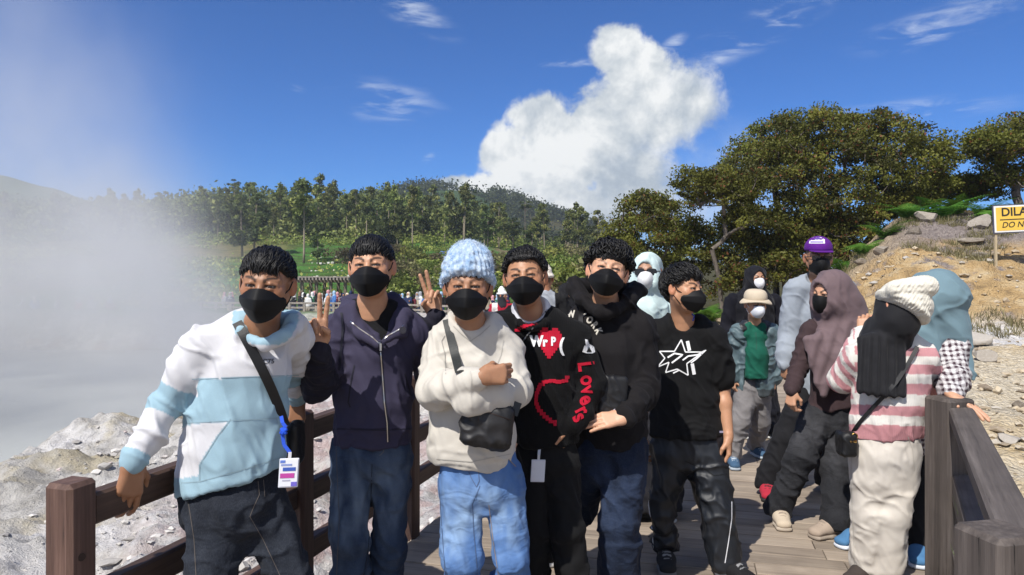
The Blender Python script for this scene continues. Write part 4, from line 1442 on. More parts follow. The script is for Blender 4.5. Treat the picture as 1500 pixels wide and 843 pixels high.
def surface_net(D, lo, h):
	S = D < 0
	n = np.array(D.shape)
	c = np.zeros(tuple(n - 1), np.int8)
	for a in (0, 1):
		for b in (0, 1):
			for d in (0, 1):
				c += S[a:n[0] - 1 + a, b:n[1] - 1 + b, d:n[2] - 1 + d]
	I = np.argwhere((c > 0) & (c < 8))
	corners = [(a, b, d) for a in (0, 1) for b in (0, 1) for d in (0, 1)]
	vals = np.stack([D[I[:, 0] + a, I[:, 1] + b, I[:, 2] + d] for a, b, d in corners], 1)
	acc = np.zeros((len(I), 3))
	cnt = np.zeros(len(I))
	for p in range(8):
		for q in range(p + 1, 8):
			cp, cq = np.array(corners[p]), np.array(corners[q])
			if np.abs(cp - cq).sum() != 1:
				continue
			va, vb = vals[:, p], vals[:, q]
			x = (va < 0) != (vb < 0)
			t = np.where(x, va / np.where(x, va - vb, 1), 0)
			acc += np.where(x[:, None], cp + t[:, None] * (cq - cp), 0)
			cnt += x
	V = lo + (I + acc / cnt[:, None]) * h
	idx = np.full(tuple(n - 1), -1, np.int32)
	idx[I[:, 0], I[:, 1], I[:, 2]] = np.arange(len(I))
	Q = []
	for ax in range(3):
		u, v = (ax + 1) % 3, (ax + 2) % 3
		sl0 = [slice(1, -1)] * 3
		sl1 = [slice(1, -1)] * 3
		sl0[ax], sl1[ax] = slice(0, -1), slice(1, None)
		s0, s1 = S[tuple(sl0)], S[tuple(sl1)]
		E = np.argwhere(s0 != s1)
		if not len(E):
			continue
		flip = s0[E[:, 0], E[:, 1], E[:, 2]]
		off = np.array([1, 1, 1])
		off[ax] = 0
		E = E + off
		du, dv = np.eye(3, dtype=int)[u], np.eye(3, dtype=int)[v]
		g = lambda A: idx[A[:, 0], A[:, 1], A[:, 2]]
		q = np.stack([g(E - du - dv), g(E - dv), g(E), g(E - du)], 1)
		q = np.where(flip[:, None], q, q[:, ::-1])
		Q.append(q[(q >= 0).all(1)])
	return V, np.concatenate(Q)
def normals(V, Q):
	a = V[Q[:, 2]] - V[Q[:, 0]]
	b = V[Q[:, 3]] - V[Q[:, 1]] if Q.shape[1] == 4 else V[Q[:, 2]] - V[Q[:, 1]]
	f = np.cross(a, b)
	N = np.zeros_like(V)
	for i in range(Q.shape[1]):
		for j in range(3):
			N[:, j] += np.bincount(Q[:, i], f[:, j], len(V))
	return N / (np.linalg.norm(N, axis=1)[:, None] + 1e-12)
def folds(V, Q, segs, amp=0.006, seed=0, grain=1.0):
	"""cloth folds: rings bunching along each limb segment, broad soft creases elsewhere.
	segs rows: a, b, rings per metre, amplitude, reach"""
	N = normals(V, Q)
	d = np.zeros(len(V))
	P0 = V + seed * 3.17
	tilt = P0 + np.stack([0.5 * P0[:, 2], 0 * P0[:, 0], 0 * P0[:, 0]], 1)
	broad = fbm(tilt * np.array([10, 10, 3.6]) * grain + 0.5 * fbm(P0 * 4, 2)[:, None], 2)
	fine = vnoise(tilt * np.array([24, 24, 7.0]) * grain + 0.8 * fbm(P0 * 6, 2)[:, None] + 5)
	d += amp * (1.9 * np.clip(1 - 1.9 * np.abs(broad), 0, 1) ** 1.4 - 0.55 + 0.55 * np.clip(1 - 2.4 * np.abs(fine), 0, 1) ** 1.3)
	for (a, b, fr, am, reach) in segs:
		a, b = np.asarray(a, float), np.asarray(b, float)
		ab = b - a
		L = np.linalg.norm(ab)
		ax = ab / L
		w = (V - a) @ ax
		rad_ = np.linalg.norm(V - a - w[:, None] * ax, axis=1)
		t = w / L
		inside = sstep(t, -0.15, 0.12) * (1 - sstep(t, 0.88, 1.15)) * (1 - sstep(rad_, reach, reach * 1.3))
		C = P0 * 5.0 * grain + ax[None] * (w * (fr - 5.0 * grain))[:, None]
		C = C + 0.9 * fbm(P0 * 7.0 * grain, 2)[:, None] * ax
		r = vnoise(C)
		d += am * inside * (1.7 * np.clip(1 - 2.1 * np.abs(r), 0, 1) ** 1.3 - 0.5)
	d = np.maximum(d, -0.9 * amp - (0.5 * max(s_[3] for s_ in segs) if len(segs) else 0))
	return V + N * d[:, None], N
def smooth(V, Q, it=1):
	for _ in range(it):
		A = np.zeros_like(V)
		c = np.zeros(len(V))
		k = Q.shape[1]
		for i in range(k):
			x, y = Q[:, i], Q[:, (i + 1) % k]
			for j in range(3):
				A[:, j] += np.bincount(x, V[y, j], len(V)) + np.bincount(y, V[x, j], len(V))
			c += np.bincount(x, minlength=len(V)) + np.bincount(y, minlength=len(V))
		V = 0.5 * V + 0.5 * A / np.maximum(c, 1)[:, None]
	return V
# ---------------------------------------------------------------- materials of people
def mat_cloth(name, rough=0.85, weave=420.0, bump=0.25, sheen=0.02, tex='weave', spec=0.18, mottling=0.16, crease=1.0):
	"""cloth coloured by the garment's own dye (vertex colour), with a weave or knit relief"""
	m, nt, bs, out = new_mat(name)
	a = nt.n('ShaderNodeVertexColor', layer_name='Col').outputs[0]
	pos = nt.n('ShaderNodeTexCoord').outputs['Object']
	n = nt.noise(pos, weave, 2, 0.6)
	nb = nt.noise(pos, 9.0, 4, 0.6)
	hs = nt.n('ShaderNodeHueSaturation', i_Color=a)
	nt.link(nt.math('ADD', 1.0 - mottling, nt.math('ADD', nt.math('MULTIPLY', n, mottling), nt.math('MULTIPLY', nb, mottling))), hs.inputs['Value'])
	h = n
	if tex == 'knit':
		w1 = nt.n('ShaderNodeTexWave', i_Scale=weave * 0.05, i_Distortion=1.5, i_Detail=1.0)
		w1.bands_direction = 'X'
		nt.link(pos, w1.inputs['Vector'])
		w2 = nt.n('ShaderNodeTexWave', i_Scale=weave * 0.08, i_Distortion=2.0, i_Detail=1.0)
		w2.bands_direction = 'Z'
		nt.link(pos, w2.inputs['Vector'])
		h = nt.math('ADD', nt.math('MULTIPLY', w1.outputs['Fac'], w2.outputs['Fac']), nt.math('MULTIPLY', n, 0.4))
	bnode = nt.bump(h, bump, 0.004)
	cr = nt.noise(nt.mapping(pos, scale=(1, 1, 0.75)), 10.0, 1.5, 0.4, 0.5)
	b2 = nt.bump(cr, (0.30 if tex == 'weave' else 0.08 if tex == 'knit' else 0.5) * crease, 0.03, bnode)
	setin(nt, bs, col=hs.outputs[0], rough=rough, sheen=sheen, normal=b2, spec=spec)
	return m
def mat_denim():
	m, nt, bs, out = new_mat('denim')
	a = nt.n('ShaderNodeVertexColor', layer_name='Col').outputs[0]
	pos = nt.n('ShaderNodeTexCoord').outputs['Object']
	tw = nt.noise(nt.mapping(pos, scale=(1, 1, 0.35)), 420.0, 3, 0.6)
	nb = nt.noise(nt.mapping(pos, scale=(1, 1, 0.5)), 14.0, 5, 0.65)
	c = nt.mix(nt.math('MULTIPLY', nt.ss(tw, 0.4, 0.75), 0.05), a, (0.34, 0.38, 0.45))
	hs = nt.n('ShaderNodeHueSaturation', i_Color=c)
	nt.link(nt.math('ADD', 0.72, nt.math('MULTIPLY', nb, 0.5)), hs.inputs['Value'])
	cr = nt.noise(nt.mapping(pos, scale=(1, 1, 1.7)), 12.0, 2.5, 0.45, 0.7)
	b = nt.bump(cr, 0.35, 0.035, nt.bump(tw, 0.15, 0.002))
	setin(nt, bs, col=hs.outputs[0], rough=0.85, normal=b, spec=0.18, sheen=0.02)
	return m
def mat_skin():
	m, nt, bs, out = new_mat('skin')
	a = nt.n('ShaderNodeVertexColor', layer_name='Col').outputs[0]
	pos = nt.n('ShaderNodeTexCoord').outputs['Object']
	n = nt.noise(pos, 60.0, 4, 0.6)
	n2 = nt.noise(pos, 500.0, 2, 0.5)
	hs = nt.n('ShaderNodeHueSaturation', i_Color=a)
	nt.link(nt.math('ADD', 0.86, nt.math('MULTIPLY', n, 0.28)), hs.inputs['Value'])
	setin(nt, bs, col=hs.outputs[0], rough=0.48, spec=0.42, normal=nt.bump(n2, 0.12, 0.002))
	bs.inputs['Subsurface Weight'].default_value = 0.10
	bs.inputs['Subsurface Radius'].default_value = (0.012, 0.005, 0.003)
	bs.inputs['Subsurface Scale'].default_value = 0.6
	return m
def mat_hair():
	m, nt, bs, out = new_mat('black_hair')
	pos = nt.n('ShaderNodeTexCoord').outputs['Object']
	n = nt.noise(pos, 200.0, 3, 0.6)
	setin(nt, bs, col=nt.ramp(n, [(0.3, (0.003, 0.003, 0.003)), (0.7, (0.009, 0.008, 0.008))]), rough=0.5, spec=0.32, normal=nt.bump(n, 0.25, 0.004))
	return m
M_SKIN, M_HAIR, M_DENIM = mat_skin(), mat_hair(), mat_denim()
M_COTTON = mat_cloth('cotton_fleece')
M_NYLON = mat_cloth('crisp_nylon', 0.52, 300, 0.08, 0.0, 'nylon', 0.4, 0.08)
M_SHELL = mat_cloth('matt_windbreaker_cloth', 0.72, 500, 0.08, 0.1, 'nylon', 0.3, 0.07)
M_KNIT = mat_cloth('knitted_wool', 0.95, 700, 0.35, 0.03, 'knit', 0.15, 0.22)
M_CHUNKY = mat_cloth('chunky_knit', 0.95, 130, 1.0, 0.2, 'knit', 0.15, 0.30)
M_VEIL = mat_cloth('soft_veil_cloth', 0.8, 600, 0.08, 0.06, 'weave', 0.2, 0.07)
M_MASKMAT = mat_cloth('mask_fleece', 0.6, 700, 0.12, 0.0, 'weave', 0.22, 0.10, crease=0.15)
M_LEATHER = mat_cloth('bag_fabric', 0.5, 420, 0.25, 0.0, 'weave', 0.4, 0.15, crease=0.15)
M_RUBBER = mat_cloth('shoe_sole', 0.7, 200, 0.15, 0.0, 'weave', 0.3, 0.12, crease=0.15)
M_PRINT = mat_cloth('printed_ink', 0.7, 500, 0.1, 0.0, 'weave', 0.3, 0.06, crease=0.15)
M_PLASTIC = mat_cloth('card_plastic', 0.35, 60, 0.02, 0.0, 'weave', 0.5, 0.02, crease=0.15)
m, nt, bs, out = new_mat('eye_surface')
setin(nt, bs, col=nt.n('ShaderNodeVertexColor', layer_name='Col').outputs[0], rough=0.12, spec=0.6)
M_EYE = m
m, nt, bs, out = new_mat('dark_lens')
setin(nt, bs, col=(0.006, 0.005, 0.007), rough=0.08, spec=0.6)
M_LENS = m
m, nt, bs, out = new_mat('bright_metal')
setin(nt, bs, col=(0.55, 0.53, 0.50), rough=0.3, metal=1.0)
M_METAL = m
ROOTREF = {}
class Fig:
	"""one person: an Empty at the feet that parents body, hair and clothes"""
	def __init__(self, base, label, cat='person', group=None, name='person'):
		self.base = np.asarray(base, float)
		self.root = empty(name, self.base, label, cat, group)
		self.bvh = {}
		self.skin = np.array([0.40, 0.22, 0.13])
	def put(self, name, V, Q, m, col, parent=None, smooth_=True):
		V = np.asarray(V)
		o = mesh_np(name, V, Q, m, parent or self.root, self.base, col, smooth_)
		self.bvh[name] = (V, Q)
		return o
	def tree(self, *names):
		Vs, Fs, n = [], [], 0
		for nm in names:
			V, Q = self.bvh[nm]
			Vs.append(V)
			Fs += (Q + n).tolist()
			n += len(V)
		return BVHTree.FromPolygons(np.concatenate(Vs).tolist(), Fs)
	def frame(self, C, yaw=0, pitch=0, roll=0, scale=1.0):
		"""head frame: yaw to the viewer's right, pitch up, roll tilts the crown to the viewer's right (degrees)"""
		y, p, r = rad(yaw), rad(pitch), rad(roll)
		f = np.array([math.sin(y) * math.cos(p), -math.cos(y) * math.cos(p), math.sin(p)])
		s = unit(np.cross((0, 0, 1), f))
		s = np.array([math.cos(y), math.sin(y), 0])
		u = np.cross(f, s)
		u = u if u[2] > 0 else -u
		s2 = s * math.cos(r) - u * math.sin(r)
		u2 = u * math.cos(r) + s * math.sin(r)
		self.C, self.F, self.U, self.S, self.hs = np.asarray(C, float), f, u2, s2, scale
		self.HM = np.array([s2, u2, f])
	def hl(self, x, y, z):
		"""head-local (viewer's right, up, forward) to world"""
		return self.C + (x * self.S + y * self.U + z * self.F) * self.hs
	def head_ops(self, F, neck, squint=0.5):
		h, M, H = self.hs, self.HM, self.hl
		F.ell(H(0, 0.030, -0.014), np.array([0.074, 0.084, 0.094]) * h, M, 0.02)
		F.ell(H(0, -0.030, 0.018), np.array([0.063, 0.085, 0.066]) * h, M, 0.035 * h)
		F.cap(H(0, -0.090, 0.045), H(0, -0.097, 0.058), 0.028 * h, 0.02 * h, 0.03 * h)
		for s in (-1, 1):
			F.cap(H(s * 0.058, -0.045, 0.0), H(s * 0.022, -0.090, 0.045), 0.018 * h, 0.02 * h, 0.03 * h)
			F.ell(H(s * 0.044, -0.022, 0.050), 0.024 * h, M, 0.025 * h)
			F.cap(H(s * 0.012, 0.018, 0.079), H(s * 0.050, 0.020, 0.060), 0.010 * h, 0.009 * h, 0.014 * h)
		for s in (-1, 1):
			F.ell(H(s * 0.032, -0.001, 0.094), np.array([0.021, 0.012, 0.016]) * h, M, 0.012 * h, 'sub')
		F.cap(H(0, 0.008, 0.080), H(0, -0.030, 0.102), 0.009 * h, 0.0125 * h, 0.012 * h)
		for s in (-1, 1):
			F.ell(H(s * 0.013, -0.034, 0.090), 0.0105 * h, M, 0.008 * h)
		F.cap(H(-0.016, -0.062, 0.083), H(0.016, -0.062, 0.083), 0.008 * h, 0.008 * h, 0.008 * h)
		F.cap(H(-0.013, -0.070, 0.081), H(0.013, -0.070, 0.081), 0.009 * h, 0.009 * h, 0.007 * h)
		for s in (-1, 1):                                     # lids half closed on the eyeball
			op = 0.0062 * (1 - squint) + 0.0028
			F.cap(H(s * 0.014, op + 0.002, 0.0775), H(s * 0.032, op + 0.0046, 0.0835), 0.005 * h, 0.0055 * h, 0.005 * h)
			F.cap(H(s * 0.032, op + 0.0046, 0.0835), H(s * 0.050, op + 0.000, 0.0700), 0.0055 * h, 0.005 * h, 0.005 * h)
			F.cap(H(s * 0.015, -op - 0.003, 0.0765), H(s * 0.032, -op - 0.0048, 0.0815), 0.005 * h, 0.0055 * h, 0.005 * h)
			F.cap(H(s * 0.032, -op - 0.0048, 0.0815), H(s * 0.049, -op - 0.001, 0.0690), 0.0055 * h, 0.005 * h, 0.005 * h)
		for s in (-1, 1):                                     # ears
			a = rad(24) * s
			e1 = M[0] * math.cos(a) + M[2] * math.sin(a)
			e2 = -M[0] * math.sin(a) + M[2] * math.cos(a)
			F.ell(H(s * 0.085, -0.004, -0.010), np.array([0.0085, 0.033, 0.019]) * h, np.array([e1, M[1], e2]), 0.006 * h)
			F.ell(H(s * 0.095, 0.0, -0.004), np.array([0.007, 0.019, 0.009]) * h, np.array([e1, M[1], e2]), 0.005 * h, 'sub')
		if neck is not None:
			F.cap(H(0, -0.055, -0.022), neck, 0.052 * h, 0.056 * h, 0.03 * h)
			F.cap(neck, neck + np.array([0, 0.01, -0.04]), 0.056 * h, 0.066 * h, 0.03 * h)
	def head_color(self, V, brow=1.0, fade=True):
		q = (V - self.C) @ self.HM.T / self.hs
		x, y, z = q.T
		c = np.tile(self.skin, (len(V), 1))
		def paint(w, rgb):
			nonlocal c
			c = c * (1 - w[:, None]) + np.array(rgb) * w[:, None]
		sk = self.skin
		paint(0.55 * np.exp(-((np.abs(x) - 0.045) / 0.02) ** 2 - ((y + 0.02) / 0.02) ** 2) * (z > 0.03), sk * np.array([1.15, 0.92, 0.88]))
		paint(0.6 * sstep(np.abs(x), 0.076, 0.086) * (z < 0.03), sk * np.array([1.15, 0.85, 0.8]))
		ax = np.abs(x)
		by = 0.021 + 0.006 * np.sin(np.clip((ax - 0.012) / 0.045, 0, 1) * 2.4) - 0.004 * (ax < 0.02)
		bw = 0.0064 * (1 - 0.55 * np.clip((ax - 0.012) / 0.045, 0, 1))
		w = sstep(ax, 0.008, 0.013) * (1 - sstep(ax, 0.048, 0.058)) * (1 - sstep(np.abs(y - by), bw * 0.7, bw * 1.35)) * (z > 0.03)
		paint(0.85 * brow * w, (0.012, 0.009, 0.008))
		w = sstep(ax, 0.012, 0.016) * (1 - sstep(ax, 0.047, 0.051)) * (1 - sstep(np.abs(y + 0.0003), 0.0035, 0.0065)) * (z > 0.045)
		paint(0.92 * w, (0.012, 0.008, 0.007))
		w = np.exp(-(x / 0.02) ** 2 - ((y + 0.066) / 0.009) ** 2) * (z > 0.05)
		paint(0.6 * w, sk * np.array([1.0, 0.62, 0.6]))
		if fade:                                              # cropped sides
			w = sstep(y, 0.002, 0.05) * (1 - sstep(z, 0.022, 0.045)) * (ax > 0.03)
			paint(0.8 * w, (0.02, 0.015, 0.013))
			w = sstep(-z, 0.03, 0.05) * sstep(y, -0.075, -0.02)
			paint(0.85 * w, (0.018, 0.014, 0.012))
		return c
	def eyes(self):
		for s in (-1, 1):
			c = self.hl(s * 0.032, -0.0005, 0.0735)
			n, k = 14, 18
			V, Q, col = [], [], []
			look = unit(self.F + 0.0 * self.S)
			a1 = unit(np.cross(look, self.U))
			a2 = np.cross(look, a1)
			for i in range(n + 1):
				t = math.pi * i / n
				for j in range(k):
					p = 2 * math.pi * j / k
					d = math.cos(t) * look + math.sin(t) * (math.cos(p) * a1 + math.sin(p) * a2)
					V.append(c + d * 0.0118 * self.hs)
					deg = math.degrees(t)
					col.append((0.006, 0.005, 0.005) if deg < 13 else (0.025, 0.012, 0.007) if deg < 29 else (0.13, 0.11, 0.10))
			for i in range(n):
				for j in range(k):
					Q.append((i * k + j, (i + 1) * k + j, (i + 1) * k + (j + 1) % k, i * k + (j + 1) % k))
			mesh_np('eye', np.array(V), np.array(Q), M_EYE, self.root, self.base, np.array(col))
	def hand_ops(self, F, W, d, palm, thumb, curls, scale=1.0, spread=0.10, thumb_in=0.5, wrist_r=0.026):
		"""a hand from wrist W: d runs to the fingers, palm is the way the palm faces, thumb points to the thumb's side.
		curls: bend of index, middle, ring, little (0 straight .. 1 fist)"""
		d = unit(d)
		palm = unit(np.asarray(palm, float) - d * np.dot(palm, d))
		th = np.cross(palm, d)
		th = th if np.dot(th, thumb) > 0 else -th
		s = scale
		K = []
		offs = [0.029, 0.010, -0.009, -0.027]
		plen = [0.088, 0.091, 0.087, 0.080]
		for o, pl in zip(offs, plen):
			K.append(W + d * pl * s + th * o * s)
		for i in range(4):
			F.cap(W + d * 0.012 * s + th * offs[i] * 0.55 * s, K[i], 0.0145 * s, 0.0115 * s, 0.014 * s)
		F.cap(W + d * 0.02 * s + th * 0.024 * s + palm * 0.008 * s, W + d * 0.045 * s + th * 0.028 * s + palm * 0.010 * s, 0.015 * s, 0.014 * s, 0.014 * s)
		F.cap(W - d * 0.012 * s, W + d * 0.02 * s, (wrist_r * s, wrist_r * 0.78 * s), (0.030 * s, 0.017 * s), 0.012 * s, side=th)
		lens = [(0.043, 0.026, 0.021), (0.047, 0.030, 0.022), (0.043, 0.028, 0.021), (0.034, 0.021, 0.019)]
		rr = [(0.0098, 0.0078), (0.0100, 0.0080), (0.0096, 0.0076), (0.0086, 0.0068)]
		self.tips = []
		for i in range(4):
			c = curls[i]
			ang = [c * rad(88), c * rad(100), c * rad(62)]
			sp = spread * (1.5 - i)
			p = K[i]
			a = 0.0
			fwd = unit(d + th * sp)
			r0, r1 = rr[i]
			rj = np.linspace(r0, r1, 4) * s
			for j in range(3):
				a += ang[j]
				v = fwd * math.cos(a) + palm * math.sin(a)
				q = p + v * lens[i][j] * s
				F.cap(p, q, rj[j], rj[j + 1], 0.0035 * s)
				p = q
			self.tips.append(p)
		t0 = W + d * 0.030 * s + th * 0.030 * s + palm * 0.008 * s
		v1 = unit(d * 0.62 + th * (0.95 - 0.9 * thumb_in) + palm * (0.25 + 0.55 * thumb_in))
		v2 = unit(d * (0.85 - 0.25 * thumb_in) + th * (0.45 - 1.15 * thumb_in) + palm * (0.2 + 0.35 * thumb_in))
		t1 = t0 + v1 * 0.040 * s
		t2 = t1 + v2 * 0.030 * s
		F.cap(t0, t1, 0.0135 * s, 0.0108 * s, 0.010 * s)
		F.cap(t1, t2, 0.0106 * s, 0.0084 * s, 0.004 * s)
	def body(self, J, hands, neck, squint=0.5, brow=1.0, fade=True, bare=False, hh=0.0034, head=True):
		"""J: joints; hands: {'L': dict(...), 'R': dict(...)}; one continuous skin of head, neck, trunk, limbs and hands"""
		self.J = J
		Vs, Qs, cs, n = [], [], [], 0
		def addm(V, Q, c):
			nonlocal n
			Vs.append(V)
			Qs.append(Q + n)
			cs.append(c)
			n += len(V)
		F = Field()
		if head:
			self.head_ops(F, neck, squint)
			V, Q = F.mesh(hh)
			addm(V, Q, self.head_color(V, brow, fade))
		T = Field()
		SL, SR, HL, HR = J['SL'], J['SR'], J['HL'], J['HR']
		mid = (HL + HR) / 2
		side = unit(SR - SL)
		top = (SL + SR) / 2 + np.array([0, 0.01, -0.05])
		T.cap(top, top * 0.55 + mid * 0.45, (0.11, 0.065), (0.10, 0.065), 0.04, side)
		T.cap(top * 0.5 + mid * 0.5, mid, (0.10, 0.06), (0.105, 0.065), 0.04, side)
		T.cap(neck + np.array([0, 0.01, 0.0]), top, 0.046, 0.05, 0.03)
		for s in 'LR':
			if 'S' + s in J:
				T.cap(top, J['S' + s] - np.array([0, 0, 0.02]), 0.045, 0.036, 0.03)
			if 'K' + s in J:
				T.cap(J['H' + s] - np.array([0, 0, 0.02]), J['K' + s], 0.055, 0.045, 0.03)
				T.cap(J['K' + s], J['A' + s], 0.048, 0.033, 0.02)
				ft = J.get('T' + s)
				if ft is not None:
					T.cap(J['A' + s] - np.array([0, 0, 0.03]), J['A' + s] * 0.45 + ft * 0.55 + np.array([0, 0, 0.012]), 0.028, 0.018, 0.01)
		V, Q = T.mesh(0.013)
		addm(V, Q, np.tile(self.skin, (len(V), 1)))
		for s in 'LR':
			if s not in hands:
				continue
			A = Field()
			S_, E, W = J['S' + s], J['E' + s], J['W' + s]
			w = 1.0 if bare else 0.72
			A.cap(S_, E, 0.044 * w, 0.036 * w, 0.02)
			A.cap(E, E * 0.7 + W * 0.3, 0.036 * w, 0.038 * w, 0.02)
			A.cap(E * 0.7 + W * 0.3, W, 0.038 * w, 0.025 * max(w, 0.85), 0.02)
			self.hand_ops(A, W, **hands[s])
			V, Q = A.mesh(0.0036)
			c = np.tile(self.skin, (len(V), 1))
			pd = unit(hands[s]['palm'])
			N = normals(V, Q)
			inner = np.clip(N @ pd, 0, 1) * (np.linalg.norm(V - W, axis=1) < 0.22)
			c = c * (1 - 0.55 * inner[:, None]) + np.array([0.42, 0.24, 0.16]) * 0.55 * inner[:, None]
			addm(V, Q, c)
		self.put('body', np.concatenate(Vs), np.concatenate(Qs), M_SKIN, np.concatenate(cs))
		if head:
			self.eyes()
	# ------------------------------------------------------------ hair
	def hair(self, n=2000, seed=1, fringe=0.045, length=0.05, lift=0.012, width=0.0028, curl=0.0, part=0.0, sides=0.02, back=-0.05, cap_r=0.004, forward=0.6, fr_drop=0.03, fr_w=0.055):
		"""short hair: a close cap plus many tapered locks lying over it. fringe: brow clearance of the front line (head-local up)"""
		rs = np.random.RandomState(seed)
		h = self.hs
		R_ = np.array([0.074, 0.084, 0.094])
		C0 = np.array([0, 0.030, -0.014])
		F = Field()
		F.ell(self.hl(*C0), (R_ + cap_r) * h, self.HM, 0.01)
		F.ell(self.hl(0, 0.056, -0.008), (np.array([0.066, 0.062, 0.084]) + cap_r) * h, self.HM, 0.03)
		F.plane(self.hl(0, fringe + 0.014, 0.07), -self.U * 0.80 + self.F * 0.60, 0.006)
		F.plane(self.hl(0, back, -0.05), -self.U, 0.006)
		for s in (-1, 1):                                    # clear the ears and the temples
			F.ell(self.hl(s * 0.088, sides - 0.045, 0.012), np.array([0.034, 0.055, 0.048]) * h, self.HM, 0.01, 'sub')
		V, Q = F.mesh(0.005)
		V = V + normals(V, Q) * (0.0035 * fbm(V * 70 + seed, 2))[:, None]
		mb = MB()
		crown = np.array([part, 0.075, -0.055])
		LV, LQ, nv = [], [], 0
		for i in range(n):
			while True:
				d = unit(rs.randn(3))
				p = C0 + d * (R_ + cap_r * 0.9)
				if p[1] < back + 0.01 or (p[1] < sides + 0.012 and abs(p[0]) > 0.045 and p[2] > -0.05):
					continue
				if p[2] > 0.02 and p[1] < fringe + 0.022 + (p[2] - 0.02) * 0.35:
					continue
				break
			nrm = unit((p - C0) / R_ ** 2)
			flow = (p - crown)
			flow = flow - nrm * np.dot(flow, nrm)
			flow = unit(flow + np.array([0, -0.2, forward * (1 if p[2] > -0.03 else 0)]) * 0.08)
			flow = unit(flow + 0.22 * rs.randn(3))
			flow = unit(flow - nrm * np.dot(flow, nrm))
			L = length * (0.7 + 0.6 * rs.rand())
			lf = lift * (0.4 + 1.5 * rs.rand() ** 1.5)
			if p[2] < -0.02 and p[1] < 0.03:
				L *= 0.6
			if abs(p[0]) > 0.040 and p[2] > -0.055:
				L = min(L, max(0.010, p[1] - sides - 0.004))
			side = np.cross(nrm, flow)
			w = width * (0.7 + 0.6 * rs.rand())
			ph, am = rs.rand() * 6.28, curl * (0.6 + 0.8 * rs.rand())
			pts = []
			for t in np.linspace(0, 1, 6):
				q = p + flow * L * t
				rel = (q - C0) / (R_ + cap_r)
				q = C0 + unit(rel) * (R_ + cap_r) * max(np.linalg.norm(rel), 1.0) if np.linalg.norm(rel) < 1.02 else C0 + rel / np.linalg.norm(rel) * (R_ + cap_r) * min(np.linalg.norm(rel), 1.025)
				q = q + nrm * lf * math.sin(math.pi * (0.15 + 0.7 * t)) + side * am * math.sin(ph + 7 * t) + nrm * am * (0.5 + 0.5 * math.cos(ph + 7 * t))
				pts.append(q)
			rads = [w * x for x in (0.6, 0.95, 1.0, 0.9, 0.6, 0.12)]
			mb.tube([self.hl(*q) for q in pts], [r * h for r in rads], 5, cap=False)
		# the fringe over the forehead
		if fr_drop > 0:
			cl_x = np.linspace(-1, 1, 15) + 0.05 * rs.randn(15)
			cl_d = 1 + 0.32 * rs.randn(15)
			for i in range(int(n * 0.17)):
				ci_ = rs.randint(15)
				x = np.clip(cl_x[ci_] + 0.055 * rs.randn(), -1.05, 1.05) * fr_w
				zf = math.sqrt(max(1 - (x / 0.082) ** 2 - 0.25, 0.02)) * 0.102 - 0.014
				top = np.array([x * 0.85, fringe + 0.035 + 0.012 * rs.rand(), zf - 0.018])
				dr = fr_drop * (0.85 + 0.3 * rs.rand()) * np.clip(cl_d[ci_], 0.5, 1.6)
				sw = rs.randn() * 0.006 + part * 0.2
				mid_ = np.array([x * 0.95 + sw * 0.5, fringe + 0.014, zf + 0.010 + lift * 0.4])
				end = np.array([x + sw, fringe + 0.020 - dr, zf + 0.008 - 0.004 * rs.rand()])
				am = curl
				ph = rs.rand() * 6.28
				pts = []
				for t in np.linspace(0, 1, 6):
					q = (1 - t) ** 2 * top + 2 * t * (1 - t) * mid_ + t * t * end
					q = q + np.array([am * math.sin(ph + 6 * t), 0.3 * am * math.cos(ph + 5 * t), abs(am) * 0.7 * (1 + math.cos(ph + 6 * t)) * 0.5])
					pts.append(q)
				w = width * (0.75 + 0.5 * rs.rand())
				mb.tube([self.hl(*q) for q in pts], [w * x_ * h for x_ in (0.8, 1, 1, 0.9, 0.6, 0.1)], 5, cap=False)
		LV = np.concatenate(mb.v)
		LQ = np.array(mb.f) + len(V)
		Vn = np.concatenate([V, LV])
		self.put('hair', Vn, np.concatenate([Q, LQ]), M_HAIR, None)
	# ------------------------------------------------------------ face mask
	def mask(self, rgb=(0.006, 0.006, 0.007), style='fold', cover=1.0, hem=None, lift=0.0, loops=True, m=None):
		H = self.hl
		if style == 'fold':
			rows = [(-0.006, 0.106, 0.062, -0.030, 0.060, 2.2), (-0.015, 0.114, 0.069, -0.033, 0.054, 2.0), (-0.040, 0.136, 0.078, -0.042, 0.044, 1.7), (-0.040, 0.136, 0.078, -0.042, 0.044, 1.7),
					(-0.058, 0.138, 0.079, -0.052, 0.040, 1.5), (-0.076, 0.134, 0.078, -0.062, 0.037, 1.5), (-0.076, 0.134, 0.078, -0.062, 0.037, 1.5), (-0.102, 0.112, 0.060, -0.086, 0.046, 1.8), (-0.122, 0.084, 0.040, -0.108, 0.054, 2.0)]
		elif style == 'cup':
			rows = [(0.004, 0.110, 0.056, -0.016, 0.052, 2.2), (-0.015, 0.130, 0.062, -0.026, 0.044, 2.2), (-0.040, 0.140, 0.066, -0.044, 0.036, 2.0), (-0.068, 0.134, 0.064, -0.064, 0.034, 2.0),
					(-0.092, 0.114, 0.056, -0.084, 0.036, 2.0), (-0.108, 0.088, 0.044, -0.100, 0.040, 2.0)]
		else:                                                 # a soft cloth mask
			rows = [(0.002, 0.112, 0.062, -0.014, 0.050, 2.2), (-0.02, 0.120, 0.068, -0.024, 0.044, 2.2), (-0.05, 0.124, 0.070, -0.046, 0.036, 2.2), (-0.08, 0.116, 0.068, -0.068, 0.030, 2.2),
					(-0.105, 0.096, 0.060, -0.088, 0.028, 2.2), (-0.118, 0.070, 0.050, -0.1, 0.03, 2.2)]
		nu = 25
		V, Q = [], []
